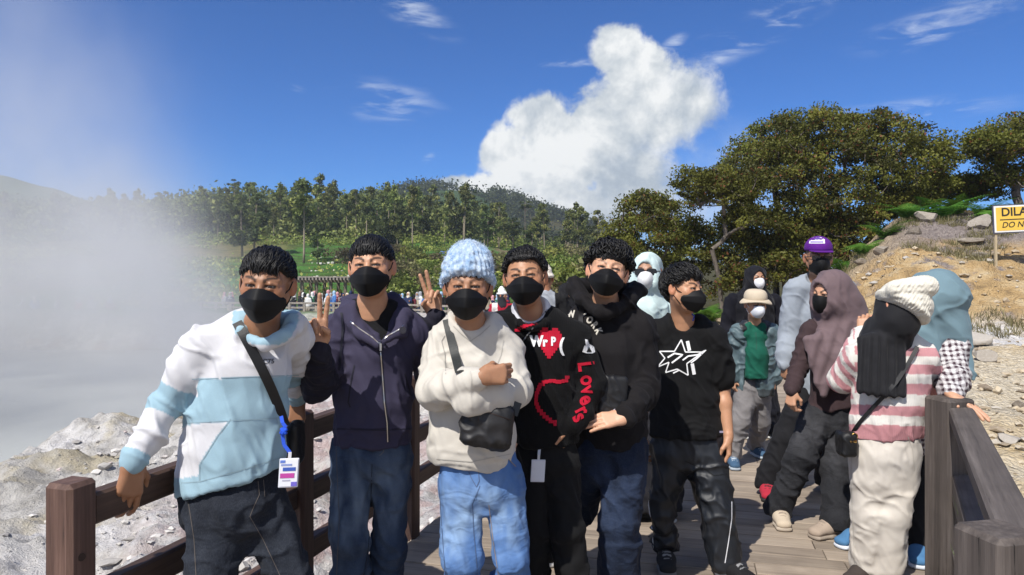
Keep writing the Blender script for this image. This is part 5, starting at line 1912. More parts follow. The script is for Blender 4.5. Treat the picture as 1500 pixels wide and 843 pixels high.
		for (yc, zc, xs, ys, zs, pw) in rows:
			for u in np.linspace(-1, 1, nu):
				a = abs(u)
				x = 0.97 * xs * math.copysign(a ** 0.92, u)
				ex = 0.95 if style == 'fold' else pw
				V.append(H(x, yc + (ys - yc) * a ** 1.7 + lift, zc + (zs - zc) * (0.45 * a ** ex + 0.55 * a ** (pw + 0.5))))
		nr = len(rows)
		for i in range(nr - 1):
			if style == 'fold' and i in (2, 5):
				continue
			for j in range(nu - 1):
				Q.append((i * nu + j, i * nu + j + 1, (i + 1) * nu + j + 1, (i + 1) * nu + j))
		V = np.array(V)
		Q = np.array(Q)[:, ::-1]
		# a second skin inside gives the cloth its thickness
		inner = V - 0.003 * self.F * self.hs + 0.0
		Q2 = (Q + len(V))[:, ::-1]
		o = self.put('face_mask', np.concatenate([V, inner]), np.concatenate([Q, Q2]), m or M_MASKMAT, np.tile(np.array(rgb), (2 * len(V), 1)))
		if loops:
			mb = MB()
			for s in (-1, 1):
				mb.tube([H(s * 0.068, -0.026, 0.044), H(s * 0.079, -0.010, 0.020), H(s * 0.084, 0.012, 0.004), H(s * 0.086, 0.024, -0.012)], 0.0022 * self.hs, 6)
				mb.tube([H(s * 0.064, -0.082, 0.030), H(s * 0.076, -0.055, 0.012), H(s * 0.081, -0.034, -0.004), H(s * 0.083, -0.03, -0.016)], 0.0022 * self.hs, 6)
			q = mb.build('ear_loop', M_MASKMAT, o, self.base, smooth=True, colattr=True)
			cc = q.data.color_attributes['Col']
			arr = np.tile(np.array(tuple(rgb) + (1,), np.float32), (len(q.data.vertices), 1))
			cc.data.foreach_set('color', arr.ravel())
		return o
	# ------------------------------------------------------------ garments
	def garment(self, name, F, m, h=0.0062, seg=(), amp=0.005, seed=1, rgb=(0.5, 0.5, 0.5), paint=None, grain=1.0, sm=0, parent=None):
		V, Q = F.mesh(h)
		if sm:
			V = smooth(V, Q, sm)
		V0 = V
		if amp or seg:
			V, _ = folds(V, Q, seg, amp, seed, grain)
			V = smooth(V, Q, 1)
		c = np.tile(np.array(rgb, float), (len(V), 1))
		if paint is not None:
			c = paint(V0, c)
		return self.put(name, V, Q, m, c, parent)
	def ray_px(self, tree, px, py):
		o = Vector((0, 0, CZ))
		d = Vector(((px - CX) / FPX, 1.0, -(py - HY) / FPX)).normalized()
		hit, nrm, i, dist = tree.ray_cast(o, d)
		return None if hit is None else np.array(hit)
	def lay(self, tree, V2, F, name, m, rgb, off=0.003, parent=None, thick=0.0):
		"""lay a flat motif, given where the photograph shows it, onto the cloth below it as a thin applied print"""
		me = bpy.data.meshes.new('tmp')
		me.from_pydata([(v[0], -v[1], 0) for v in V2], [], [list(f) for f in F])
		bm = bmesh.new()
		bm.from_mesh(me)
		bmesh.ops.triangulate(bm, faces=bm.faces[:])
		for _ in range(3):
			lg = [e for e in bm.edges if e.calc_length() > 7.0]
			if not lg:
				break
			bmesh.ops.subdivide_edges(bm, edges=lg, cuts=1)
			bmesh.ops.triangulate(bm, faces=bm.faces[:])
		P = []
		last = None
		pend = []
		for v in bm.verts:
			w = self.ray_px(tree, v.co.x, -v.co.y)
			P.append(w)
		ok = [p for p in P if p is not None]
		if not ok:
			bm.free()
			return None
		T = [[v.index for v in f.verts] for f in bm.faces if all(P[v.index] is not None for v in f.verts)]
		P = [p if p is not None else ok[0] for p in P]
		bm.free()
		bpy.data.meshes.remove(me)
		P = np.array(P)
		cam_ = np.array([0, 0, CZ])
		dirs = cam_ - P
		P = P + dirs / np.linalg.norm(dirs, axis=1)[:, None] * off
		if not T:
			return None
		T = np.array(T)
		used = np.unique(T)
		rm = np.full(len(P), -1)
		rm[used] = np.arange(len(used))
		P, T = P[used], rm[T]
		return mesh_np(name, P, T, m, parent or self.root, self.base, np.tile(np.array(rgb, float), (len(P), 1)), True)
	def line_px(self, pts, w):
		"""a polyline in the photograph widened into quads"""
		pts = [np.array(p, float) for p in pts]
		V, F = [], []
		for i, p in enumerate(pts):
			d = unit(np.append(pts[min(i + 1, len(pts) - 1)] - pts[max(i - 1, 0)], 0))
			nn = np.array([-d[1], d[0]]) * w / 2
			V += [p + nn, p - nn]
		for i in range(len(pts) - 1):
			F.append((2 * i, 2 * i + 1, 2 * i + 3, 2 * i + 2))
		return V, F
	def strap(self, tree, pts, w, rgb, name='strap', m=None, off=0.012, parent=None):
		"""a band lying on the cloth along the photograph's line"""
		dense = []
		for a, b in zip(pts[:-1], pts[1:]):
			for t in np.linspace(0, 1, 9)[:-1]:
				dense.append(np.array(a) * (1 - t) + np.array(b) * t)
		dense.append(np.array(pts[-1], float))
		P = []
		for p in dense:
			q = self.ray_px(tree, *p)
			P.append(q)
		P = [p for p in P if p is not None]
		P = np.array(P)
		for _ in range(30):
			P[1:-1] = 0.25 * P[:-2] + 0.5 * P[1:-1] + 0.25 * P[2:]
		V, Q = [], []
		for i, p in enumerate(P):
			d = unit(P[min(i + 1, len(P) - 1)] - P[max(i - 1, 0)])
			out_ = unit(np.array([0, 0, CZ]) - p)
			s = unit(np.cross(d, out_)) * w / 2
			q = p + out_ * off
			V += [q - s, q + s, q + s - out_ * 0.004, q - s - out_ * 0.004]
		for i in range(len(P) - 1):
			for k in range(4):
				a, b = 4 * i + k, 4 * i + (k + 1) % 4
				Q.append((a, b, b + 4, a + 4))
		return mesh_np(name, np.array(V), np.array(Q)[:, ::-1], m or M_LEATHER, parent or self.root, self.base, np.tile(np.array(rgb, float), (len(V), 1)), False)
	def shoe(self, A, toe, rgb, sole=(0.6, 0.6, 0.58), lace=None, s=1.0):
		"""a low shoe from the ankle to the toe, standing on the floor at the figure's base height"""
		A, toe = np.asarray(A, float), np.asarray(toe, float)
		z = toe[2]
		d = unit((toe - A) * np.array([1, 1, 0]))
		sd = np.array([-d[1], d[0], 0])
		heel = np.array([A[0], A[1], z]) - d * 0.055 * s
		tip = heel + d * 0.265 * s
		F = Field()
		up = np.array([0, 0, 1.0])
		F.cap(heel + d * 0.045 * s + up * 0.055 * s, heel + d * 0.13 * s + up * 0.052 * s, (0.037 * s, 0.044 * s), (0.042 * s, 0.040 * s), 0.02, sd)
		F.cap(heel + d * 0.13 * s + up * 0.05 * s, tip - d * 0.05 * s + up * 0.038 * s, (0.044 * s, 0.036 * s), (0.043 * s, 0.027 * s), 0.03, sd)
		F.cap(heel + d * 0.045 * s + up * 0.06 * s, heel + d * 0.055 * s + up * 0.105 * s, 0.038 * s, 0.034 * s, 0.02)
		F.plane((0, 0, z + 0.022), (0, 0, -1))
		V, Q = F.mesh(0.006)
		c = np.tile(np.array(rgb, float), (len(V), 1))
		if lace is not None:
			w = (V - heel) @ d / s
			lw = (np.sin(w * 2 * math.pi / 0.022) > 0.1) & (w > 0.10) & (w < 0.18) & (np.abs((V - heel) @ sd) < 0.022) & (V[:, 2] > z + 0.06)
			c[lw] = lace
		o = mesh_np('shoe', V, Q, M_COTTON, self.root, self.base, c)
		F = Field()
		F.cap(heel + d * 0.045 * s + up * 0.012, heel + d * 0.13 * s + up * 0.012, (0.041 * s, 0.02), (0.045 * s, 0.02), 0.02, sd)
		F.cap(heel + d * 0.13 * s + up * 0.012, tip - d * 0.046 * s + up * 0.014, (0.046 * s, 0.02), (0.046 * s, 0.02), 0.02, sd)
		F.plane((0, 0, z + 0.001), (0, 0, -1))
		V, Q = F.mesh(0.006)
		mesh_np('sole', V, Q, M_RUBBER, o, self.base, np.tile(np.array(sole, float), (len(V), 1)))
		return o
def crew(F, px, py, Y, r=0.066, back=0.03):
	"""open a round neckline whose lowest point shows at (px, py)"""
	c = at(px, py, Y) + np.array([0, 0, r * 0.82])
	F.cap(c, c + np.array([0, back, 0.16]), r, r * 1.25, 0.008, mode='sub')
def pxy(V):
	"""where the photograph shows points (used to set out a garment's own panels)"""
	return CX + FPX * V[:, 0] / V[:, 1], HY - FPX * (V[:, 2] - CZ) / V[:, 1]
def limb_t(V, a, b):
	"""(position along a-b in 0..1, distance from it)"""
	a, b = np.asarray(a), np.asarray(b)
	ab = b - a
	t = (V - a) @ ab / (ab @ ab)
	return t, np.linalg.norm(V - a - np.clip(t, 0, 1)[:, None] * ab, axis=1)
# ================================================================ the seven boys in front
BLK = (0.0045, 0.0045, 0.005)
def sec(l, r, y, Y, v):
	"""a trunk section seen between l and r on row y at depth Y, v metres from front to back"""
	c = at((l + r) / 2, y, Y)
	return c, ((r - l) / 2 * Y / FPX - 0.011, v / 2 - 0.008)
def trunk(F, secs, side=(1, 0, 0), k=0.018):
	for (c0, r0), (c1, r1) in zip(secs[:-1], secs[1:]):
		F.cap(c0, c1, r0, r1, k, side)
def sleeve(F, pts, radii, k=0.02):
	k = 0.014
	for i in range(len(pts) - 1):
		F.cap(pts[i], pts[i + 1], radii[i], radii[i + 1], k if i else 0.02)
def leg(F, pts, radii, k=0.016):
	for i in range(len(pts) - 1):
		F.cap(pts[i], pts[i + 1], radii[i], radii[i + 1], k)
def jeans_paint(base, worn, J, strength=0.6):
	base, worn = np.array(base), np.array(worn)
	def f(V, c):
		w = np.zeros(len(V))
		for s in 'LR':
			if 'K' + s not in J:
				continue
			a, b = J['H' + s], J['K' + s]
			t, d = limb_t(V, a, b)
			w = np.maximum(w, np.exp(-((t - 0.55) / 0.42) ** 2) * sstep(-(V[:, 1] - a[1]), -0.02, 0.07))
			t, d = limb_t(V, J['K' + s], J['A' + s])
			w = np.maximum(w, 0.5 * np.exp(-((t - 0.5) / 0.4) ** 2) * sstep(-(V[:, 1] - b[1]), -0.02, 0.06))
		n = fbm(V * np.array([22, 22, 8.0]), 3)
		w = np.clip(w * strength * (0.8 + 0.7 * n), 0, 1)[:, None]
		return c * (1 - w) + worn * w
	return f
FLOOR = 0.0
# ---------------------------------------------------------------- boy in the white and blue hoodie
p1 = Fig((at(375, 700, 2.300)[0], 2.5, FLOOR), 'boy in a white and light blue hoodie leaning back on the dark railing, far left')
p1.skin = np.array([0.305, 0.150, 0.081])
p1.frame(at(391, 417, 2.220), yaw=4, pitch=-3, roll=4, scale=0.925)
NK = at(382, 480, 2.300)
J = dict(SL=at(293, 500, 2.280), SR=at(428, 492, 2.420), EL=at(247, 590, 2.260), WL=np.array([-1.23 + 0.2996 * 0.17 + 0.040, 2.157, 0.945]), ER=at(430, 548, 2.70), WR=at(436, 584, 2.97),
		HL=at(318, 715, 2.320), HR=at(388, 705, 2.350))
J['KL'] = at(308, 880, 2.220)
J['AL'] = np.array([J['KL'][0] - 0.02, 2.26, 0.09])
J['KR'] = at(431, 850, 2.320)
J['AR'] = np.array([J['KR'][0] + 0.08, 2.36, 0.09])
J['TL'] = J['AL'] + np.array([-0.02, -0.17, -0.06])
J['TR'] = J['AR'] + np.array([0.04, -0.17, -0.06])
RAILD = DK
p1.body(J, dict(L=dict(d=(-0.10, -0.10, -1), palm=tuple(-DN + np.array([0.1, 0.25, 0])), thumb=tuple(DK), curls=(0.22, 0.26, 0.29, 0.34), thumb_in=0.22, spread=0.10, scale=1.08, wrist_r=0.027),
				R=dict(d=(-0.02, -0.15, -1), palm=(-0.3, 0.9, 0), thumb=(-1, 0, 0), curls=(0.45, 0.5, 0.5, 0.55), thumb_in=0.4, spread=0.03)), NK, squint=0.75)
p1.hair(n=2200, seed=3, fringe=0.050, length=0.075, lift=0.007, forward=1.5, fr_drop=0.026, fr_w=0.058)
p1.mask(BLK)
F = Field()
trunk(F, [sec(316, 424, 492, 2.330, 0.18), sec(290, 430, 540, 2.320, 0.22), sec(274, 420, 600, 2.320, 0.235), sec(264, 416, 660, 2.320, 0.24), sec(260, 416, 700, 2.320, 0.24), sec(256, 414, 760, 2.320, 0.23)], unit((1, 0.12, 0)))
F.cap(at(372, 478, 2.330), J['SL'] + [0.005, 0, -0.022], 0.060, 0.064, 0.04)
F.cap(at(392, 478, 2.350), J['SR'] + [-0.01, 0, -0.015], 0.060, 0.064, 0.04)
E0 = J['EL']
sleeve(F, [J['SL'] + [0.01, 0, -0.02], E0 * 0.5 + J['SL'] * 0.5 + [0.005, 0, 0], E0, E0 * 0.45 + J['WL'] * 0.55, E0 * 0.1 + J['WL'] * 0.9, J['WL']], [0.067, 0.061, 0.053, 0.047, 0.040, 0.036], 0.035)
sleeve(F, [J['SR'], J['ER'], J['WR']], [0.064, 0.054, 0.042])
F.cap(J['WL'] + [0.0, 0.012, 0.022], J['WL'] + unit((-0.1, -0.1, -1)) * 0.006, 0.038, 0.037, 0.012)
# the hood lying behind the neck, coming round to the throat
for s, x0, x1, x2 in ((-1, 347, 356, 384), (1, 432, 421, 390)):
	F.cap(at((x0 + 388) / 2, 470, 2.60), at(x0, 476, 2.350), 0.041, 0.031, 0.03)
	F.cap(at(x0, 476, 2.350), at(x1, 488, 2.260), 0.031, 0.022, 0.02)
	F.cap(at(x1, 488, 2.260), at(x2, 505, 2.205), 0.024, 0.016, 0.02)
F.ell(at(388, 470, 2.270), (0.059, 0.069, 0.054), k=0.015, mode='sub')
hp0, hp1 = at(260, 736, 2.200), at(424, 692, 2.200)
hd = unit(hp1 - hp0)
hn = np.array([hd[2], 0, -hd[0]])
F.plane(hp0, hn, 0.006)
F.cap(hp0 + [0.19, 0.115, 0.055], hp0 + [0.19, 0.115, 0.054], (0.001, 0.001), (0.001, 0.001), 0.001, (1, 0, 0))
BLUE, WHT = np.array([0.27, 0.40, 0.47]), np.array([0.56, 0.56, 0.58])
def paint1(V, c):
	x, y = pxy(V)
	c[:] = WHT
	tl, dl = limb_t(V, J['SL'], J['EL'])
	tf, df = limb_t(V, J['EL'], J['WL'])
	tr, dr = limb_t(V, J['SR'], J['ER'])
	tr2, dr2 = limb_t(V, J['ER'], J['WR'])
	arm = (np.minimum(dl, df) < 0.098) & (x < 296 - (y - 500) * 0.08) & (y > 478)
	armr = (V[:, 1] > 2.66) & (np.minimum(dr, dr2) < 0.1)
	body = ~arm & ~armr
	def setc(m_, rgb):
		c[m_] = rgb
	yb = 556 - (x - 280) * 0.035 + 0 * x
	setc(body & (y > yb), BLUE)
	yl = 621 - (x - 270) * 0.05
	pocket = np.interp(y, [614, 640, 664, 682, 706], [338, 318, 303, 292, 292])
	setc(body & (y > yl) & (x < pocket), WHT)
	band = (V - hp0) @ hn > -0.062
	setc(body & band, BLUE)
	setc(arm & (tl > 0.72) & (tf < 0.22), BLUE)
	setc(arm & (tf > 0.86), BLUE)
	setc(armr & (tr2 > 0.45), BLUE)
	setc(armr & (tr > 0.6) & (tr < 1.0) & (tr2 < 0.1), BLUE)
	hood = (y < 512) & (np.hypot((x - 388) * 0.9, (y - 468) * 1.15) < 44) & (y > 455)
	setc(hood, BLUE * 1.02)
	return c
p1.garment('hoodie', F, M_COTTON, 0.006, [(J['SL'], J['EL'], 16, 0.006, 0.1), (J['EL'], J['WL'], 30, 0.007, 0.09), (J['SR'], J['WR'], 22, 0.006, 0.1)], 0.0065, 1, WHT, paint1)
tr1 = p1.tree('hoodie')
for nm, pts, w in (('seam', [(262, 621), (330, 617), (424, 612)], 1.2), ('pocket_edge', [(338, 614), (318, 640), (303, 664), (292, 682), (292, 706)], 1.6), ('seam', [(262, 708), (292, 706), (350, 690), (424, 667)], 1.4),
				('pocket_edge', [(404, 612), (412, 632), (420, 652)], 1.6), ('seam', [(281, 556), (350, 553), (438, 550)], 1.2)):
	Vv, Ff = p1.line_px(sum([[tuple(np.array(a) * (1 - t) + np.array(b) * t) for t in (0, 0.25, 0.5, 0.75)] for a, b in zip(pts[:-1], pts[1:])], []) + [pts[-1]], w)
	p1.lay(tr1, Vv, Ff, nm, M_PRINT, (0.24, 0.34, 0.39), 0.0015)
Vt, Ft = text_mesh('NYC75', 0.03)
p1.lay(tr1, [(370.5 + v[0] * 10.2, 533.5 - v[1] * 9.5 - v[0] * 0.35) for v in Vt], Ft, 'printed_lettering', M_PRINT, (0.10, 0.10, 0.11), 0.002)
e = MB()
c = p1.ray_px(tr1, 360, 473)
if c is not None:
	e.tube([c + [0, -0.001, 0], c + [0, -0.005, 0]], [0.006, 0.005], 12)
	e.build('eyelet', M_METAL, p1.root, p1.base, True)
# trousers: dark indigo jeans
F = Field()
trunk(F, [sec(270, 412, 640, 2.340, 0.19), sec(262, 416, 690, 2.340, 0.20), sec(262, 420, 745, 2.330, 0.22)], unit((1, 0.1, 0)))
leg(F, [J['HL'] + [0.01, 0, -0.02], J['KL'], J['AL']], [0.090, 0.077, 0.072])
leg(F, [J['HR'] + [-0.03, 0, -0.05], J['KR'] + [0.0, 0, 0], J['AR']], [0.088, 0.063, 0.063])
F.cap(at(352, 735, 2.300), at(358, 770, 2.320), 0.092, 0.074, 0.05)
F.plane((0, 0, 0.035), (0, 0, -1))
p1.garment('jeans', F, M_DENIM, 0.007, [(J['HL'], J['KL'], 12, 0.006, 0.13), (J['HR'], J['KR'], 12, 0.006, 0.13)], 0.006, 2, (0.008, 0.010, 0.016), jeans_paint((0.008, 0.010, 0.016), (0.024, 0.029, 0.040), J, 0.55))
tr1 = p1.tree('jeans')
for pts in ([(378, 705), (380, 725), (372, 742), (366, 757)], [(386, 703), (388, 728)], [(366, 757), (385, 790), (410, 843)], [(276, 738), (284, 790), (287, 843)]):
	Vv, Ff = p1.line_px(sum([[tuple(np.array(a) * (1 - t) + np.array(b) * t) for t in (0, 0.2, 0.4, 0.6, 0.8)] for a, b in zip(pts[:-1], pts[1:])], []) + [pts[-1]], 0.9)
	p1.lay(tr1, Vv, Ff, 'stitching', M_PRINT, (0.10, 0.085, 0.075), 0.0015)
p1.shoe(J['AL'], J['TL'] * [1, 1, 0], (0.03, 0.03, 0.03))
p1.shoe(J['AR'], J['TR'] * [1, 1, 0], (0.03, 0.03, 0.03))
# ---------------------------------------------------------------- boy in the navy zip hoodie, two V signs
p2 = Fig((at(545, 700, 2.82)[0], 2.82, FLOOR), 'tall boy in an open navy zip hoodie making V signs with both hands')
p2.skin = np.array([0.469, 0.247, 0.143])
p2.frame(at(544, 391, 2.76), yaw=1, pitch=4, roll=-1, scale=0.98)
NK = at(546, 446, 2.82)
J = dict(SL=at(492, 478, 2.84), SR=at(606, 480, 2.86), EL=at(466, 566, 2.70), WL=at(467, 506, 2.52), ER=at(632, 545, 2.96), WR=at(638, 462, 2.90),
		HL=at(517, 645, 2.84), HR=at(576, 645, 2.84))
J['KL'] = at(512, 792, 2.78)
J['AL'] = np.array([at(512, 900, 2.85)[0], 2.88, 0.09])
J['KR'] = at(570, 790, 2.86)
J['AR'] = np.array([at(560, 900, 2.98)[0], 3.0, 0.09])
J['TL'] = J['AL'] + np.array([-0.03, -0.17, -0.06])
J['TR'] = J['AR'] + np.array([0.02, -0.17, -0.06])
p2.body(J, dict(L=dict(d=(-0.04, -0.12, 1), palm=(0.28, -0.95, 0), thumb=(1, 0.2, 0), curls=(0.03, 0.04, 0.80, 0.82), thumb_in=0.95, spread=0.125, scale=0.95),
				R=dict(d=(-0.10, -0.10, 1), palm=(-0.25, -0.95, 0), thumb=(-1, 0.2, 0.1), curls=(0.03, 0.03, 0.72, 0.55), thumb_in=0.95, spread=0.14, scale=0.95)), NK, squint=0.95, fade=False)
p2.hair(n=2200, seed=5, fringe=0.048, length=0.068, lift=0.006, forward=2.0, fr_drop=0.027, fr_w=0.060, width=0.0028, sides=0.014)
p2.mask(BLK)
# black tee at the neck
F = Field()
trunk(F, [sec(508, 590, 468, 2.83, 0.13), sec(500, 598, 500, 2.83, 0.185), sec(502, 596, 560, 2.83, 0.19), sec(504, 594, 600, 2.83, 0.18)])
F.cap(at(524, 456, 2.83), at(506, 470, 2.83), 0.05, 0.04, 0.03)
F.cap(at(570, 456, 2.83), at(590, 470, 2.83), 0.05, 0.04, 0.03)
crew(F, 547, 457, 2.765, 0.062)
p2.garment('tee', F, M_COTTON, 0.006, (), 0.002, 3, (0.007, 0.007, 0.008))
F = Field()
trunk(F, [sec(508, 594, 474, 2.84, 0.18), sec(491, 610, 520, 2.83, 0.22), sec(487, 607, 580, 2.83, 0.23), sec(487, 606, 620, 2.83, 0.23), sec(485, 605, 690, 2.83, 0.22)])
F.cap(at(530, 462, 2.85), J['SL'] + [0.012, 0, -0.022], 0.07, 0.075, 0.06)
F.cap(at(566, 462, 2.85), J['SR'] + [-0.012, 0, -0.022], 0.07, 0.075, 0.06)
sleeve(F, [J['SL'] + [0.005, 0, -0.02], J['EL'], J['EL'] * 0.4 + J['WL'] * 0.6, J['WL'] + [0, 0, -0.012]], [0.070, 0.060, 0.049, 0.039], 0.035)
sleeve(F, [J['SR'] + [-0.005, 0, -0.02], J['ER'], J['ER'] * 0.4 + J['WR'] * 0.6, J['WR'] + [0, 0, -0.005]], [0.074, 0.062, 0.052, 0.040], 0.035)
for s in (-1, 1):                                       # hood ring, open down to the zip
	xa, xb, xc = (516, 505, 527) if s < 0 else (574, 590, 586)
	F.cap(at(546, 448, 2.93), at(xa, 447, 2.90), 0.05, 0.042, 0.03)
	F.cap(at(xa, 447, 2.90), at(xb, 462, 2.80), 0.042, 0.030, 0.02)
	F.cap(at(xb, 462, 2.80), at(xc, 488 if s < 0 else 486, 2.735), 0.028, 0.020, 0.02)
	F.cap(at(xc, 488 if s < 0 else 486, 2.735), at(555, 505, 2.70), 0.02, 0.010, 0.02)
F.ell(at(547, 446, 2.77), (0.074, 0.085, 0.085), k=0.012, mode='sub')
F.cap(at(548, 448, 2.70), at(556, 496, 2.68), (0.098, 0.150), (0.008, 0.105), 0.008, (1, 0, 0), mode='sub')
F.plane(at(546, 650, 2.83), (0.02, 0, -1), 0.006)
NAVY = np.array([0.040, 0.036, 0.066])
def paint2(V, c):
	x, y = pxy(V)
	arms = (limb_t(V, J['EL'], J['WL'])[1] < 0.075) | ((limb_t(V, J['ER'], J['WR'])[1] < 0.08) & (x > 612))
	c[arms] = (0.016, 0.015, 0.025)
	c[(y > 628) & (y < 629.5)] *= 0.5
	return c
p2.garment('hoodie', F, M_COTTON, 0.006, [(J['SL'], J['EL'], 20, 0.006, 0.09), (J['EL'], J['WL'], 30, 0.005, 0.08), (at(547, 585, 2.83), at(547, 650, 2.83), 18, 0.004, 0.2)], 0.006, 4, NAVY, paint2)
tr2 = p2.tree('hoodie')
def dense(pts, k=5):
	return sum([[tuple(np.array(a, float) * (1 - t / k) + np.array(b, float) * t / k) for t in range(k)] for a, b in zip(pts[:-1], pts[1:])], []) + [tuple(pts[-1])]
def seam(fig, tree, pts, w, rgb, name='seam', m=None, off=0.002):
	Vv, Ff = fig.line_px(dense(pts), w)
	return fig.lay(tree, Vv, Ff, name, m or M_PRINT, rgb, off)
seam(p2, tr2, [(556, 500), (559, 540), (563, 590), (568, 620), (569, 648)], 5.0, (0.020, 0.020, 0.036), 'zip_placket')
seam(p2, tr2, [(556.5, 502), (559.5, 540), (563, 590), (567, 620), (568, 648)], 1.3, (0.16, 0.15, 0.14), 'zip', M_METAL, 0.0045)
seam(p2, tr2, [(513, 471), (527, 482), (545, 494), (555, 503), (568, 492), (586, 482), (592, 476)], 1.5, (0.33, 0.30, 0.26), 'zip', M_METAL)
seam(p2, tr2, [(519, 535), (514, 560), (510, 590), (513, 597)], 2.0, (0.013, 0.013, 0.024), 'pocket_edge')
seam(p2, tr2, [(593, 548), (600, 572), (605, 590)], 2.0, (0.013, 0.013, 0.024), 'pocket_edge')
seam(p2, tr2, [(489, 627), (520, 630), (566, 631), (605, 627)], 1.2, (0.014, 0.013, 0.026))
seam(p2, tr2, [(500, 458), (502, 480), (500, 510), (497, 543)], 3.2, (0.010, 0.010, 0.02), 'drawstring', off=0.005)
q = MB()
c = p2.ray_px(tr2, 558, 504)
if c is not None:
	q.box(c + [0, -0.006, -0.012], (0.004, 0.002, 0.014), bev=0.001)
	q.build('zip_pull', M_METAL, p2.root, p2.base)
c = p2.ray_px(tr2, 590, 484)
if c is not None:
	q = MB()
	q.tube([c + [0, -0.001, 0], c + [0.001, -0.005, 0]], [0.014, 0.013], 20)
	q.build('badge', plain('dark_badge', (0.03, 0.03, 0.04), 0.3), p2.root, p2.base)
F = Field()
trunk(F, [sec(492, 602, 632, 2.84, 0.19), sec(490, 604, 665, 2.84, 0.215)])
leg(F, [J['HL'] + [0.0, 0, -0.03], J['KL'], J['AL']], [0.078, 0.073, 0.073])
leg(F, [J['HR'] + [-0.005, 0, -0.03], J['KR'], J['AR']], [0.076, 0.066, 0.066])
F.cap(at(546, 655, 2.83), at(546, 672, 2.84), 0.08, 0.06, 0.04)
F.plane((0, 0, 0.035), (0, 0, -1))
p2.garment('jeans', F, M_DENIM, 0.007, [(J['HL'], J['KL'], 10, 0.004, 0.12), (J['KL'], J['AL'], 20, 0.007, 0.12), (J['KR'], J['AR'], 20, 0.007, 0.12), (J['HR'], J['KR'], 10, 0.005, 0.12)], 0.007, 5, (0.016, 0.031, 0.068), jeans_paint((0.016, 0.031, 0.068), (0.12, 0.16, 0.22), J, 0.9))
tr2 = p2.tree('jeans')
seam(p2, tr2, [(561, 650), (562, 662), (556, 668)], 1.0, (0.10, 0.10, 0.11), 'stitching')
seam(p2, tr2, [(492, 650), (494, 700), (497, 760), (493, 843)], 0.9, (0.08, 0.08, 0.09), 'stitching')
seam(p2, tr2, [(545, 680), (543, 740), (540, 800), (533, 843)], 1.0, (0.008, 0.012, 0.02), 'seam')
p2.shoe(J['AL'], J['TL'] * [1, 1, 0], (0.5, 0.5, 0.5))
p2.shoe(J['AR'], J['TR'] * [1, 1, 0], (0.5, 0.5, 0.5))
# ---------------------------------------------------------------- boy with the big blue knitted hat, arms folded
p3 = Fig((at(705, 700, 2.66)[0], 2.66, FLOOR), 'boy in a cream windbreaker with folded arms and a chunky pale blue knitted hat')
p3.skin = np.array([0.334, 0.168, 0.093])
p3.frame(at(685, 421, 2.58), yaw=1, pitch=2, roll=1, scale=0.96)
NK = at(690, 478, 2.64)
J = dict(SL=at(645, 506, 2.68), SR=at(744, 506, 2.68), EL=at(634, 572, 2.56), WL=at(704, 553, 2.40), ER=at(757, 572, 2.58), WR=at(690, 586, 2.44),
		HL=at(672, 690, 2.68), HR=at(732, 688, 2.68))
J['KL'] = at(677, 818, 2.60)
J['AL'] = np.array([at(682, 900, 2.66)[0], 2.68, 0.09])
J['KR'] = at(749, 815, 2.62)
J['AR'] = np.array([at(752, 900, 2.70)[0], 2.74, 0.09])
J['TL'] = J['AL'] + np.array([-0.05, -0.17, -0.06])
J['TR'] = J['AR'] + np.array([0.05, -0.17, -0.06])
p3.body(J, dict(L=dict(d=(0.97, 0.22, 0.10), palm=(0.2, 0.97, -0.1), thumb=(0, 0, 1), curls=(0.5, 0.55, 0.6, 0.65), thumb_in=0.7, spread=0.02, scale=0.92)), NK, squint=0.8, brow=0.75)
p3.hair(n=500, seed=8, fringe=0.040, length=0.04, lift=0.004, fr_drop=0.030, fr_w=0.054, width=0.0045, sides=0.02)
p3.mask(BLK)
# the hat: a deep soft bucket of thick rib
F = Field()
F.cap(p3.hl(0, 0.040, -0.005), p3.hl(0.002, 0.106, -0.022), (0.088, 0.100), (0.072, 0.077), 0.03, p3.S)
F.ell(p3.hl(0.002, 0.106, -0.022), (0.076, 0.042, 0.080), p3.HM, 0.03)
F.cap(p3.hl(0, 0.006, -0.012), p3.hl(0, 0.055, -0.010), (0.104, 0.112), (0.086, 0.098), 0.03, p3.S)
F.plane(p3.hl(0, 0.030, 0.05), -p3.U + 0.42 * p3.F, 0.02)
F.ell(p3.hl(0, -0.02, 0.0), (0.088, 0.062, 0.1), p3.HM, 0.012, 'sub')
def paint_hat(V, c):
	q = (V - p3.C) @ p3.HM.T
	w = vnoise(np.stack([np.arctan2(q[:, 0], q[:, 2]) * 9, q[:, 1] * 60, 0 * q[:, 0]], -1)) + 0.7 * vnoise(q * 160)
	t = np.clip(0.5 + 0.55 * w, 0, 1)[:, None]
	return np.array([0.20, 0.31, 0.47]) * (1 - t) + np.array([0.46, 0.54, 0.63]) * t
V, Q = F.mesh(0.0045)
N = normals(V, Q)
q = (V - p3.C) @ p3.HM.T
ang = np.arctan2(q[:, 0], q[:, 2] + 0.01)
rib = np.sin(ang * 30 + 0.6 * np.sin(q[:, 1] * 130)) * 0.0028 + 0.003 * vnoise(q * 90) + 0.004 * vnoise(q * 25)
p3.put('knitted_hat', V + N * rib[:, None], Q, M_CHUNKY, paint_hat(V, None))
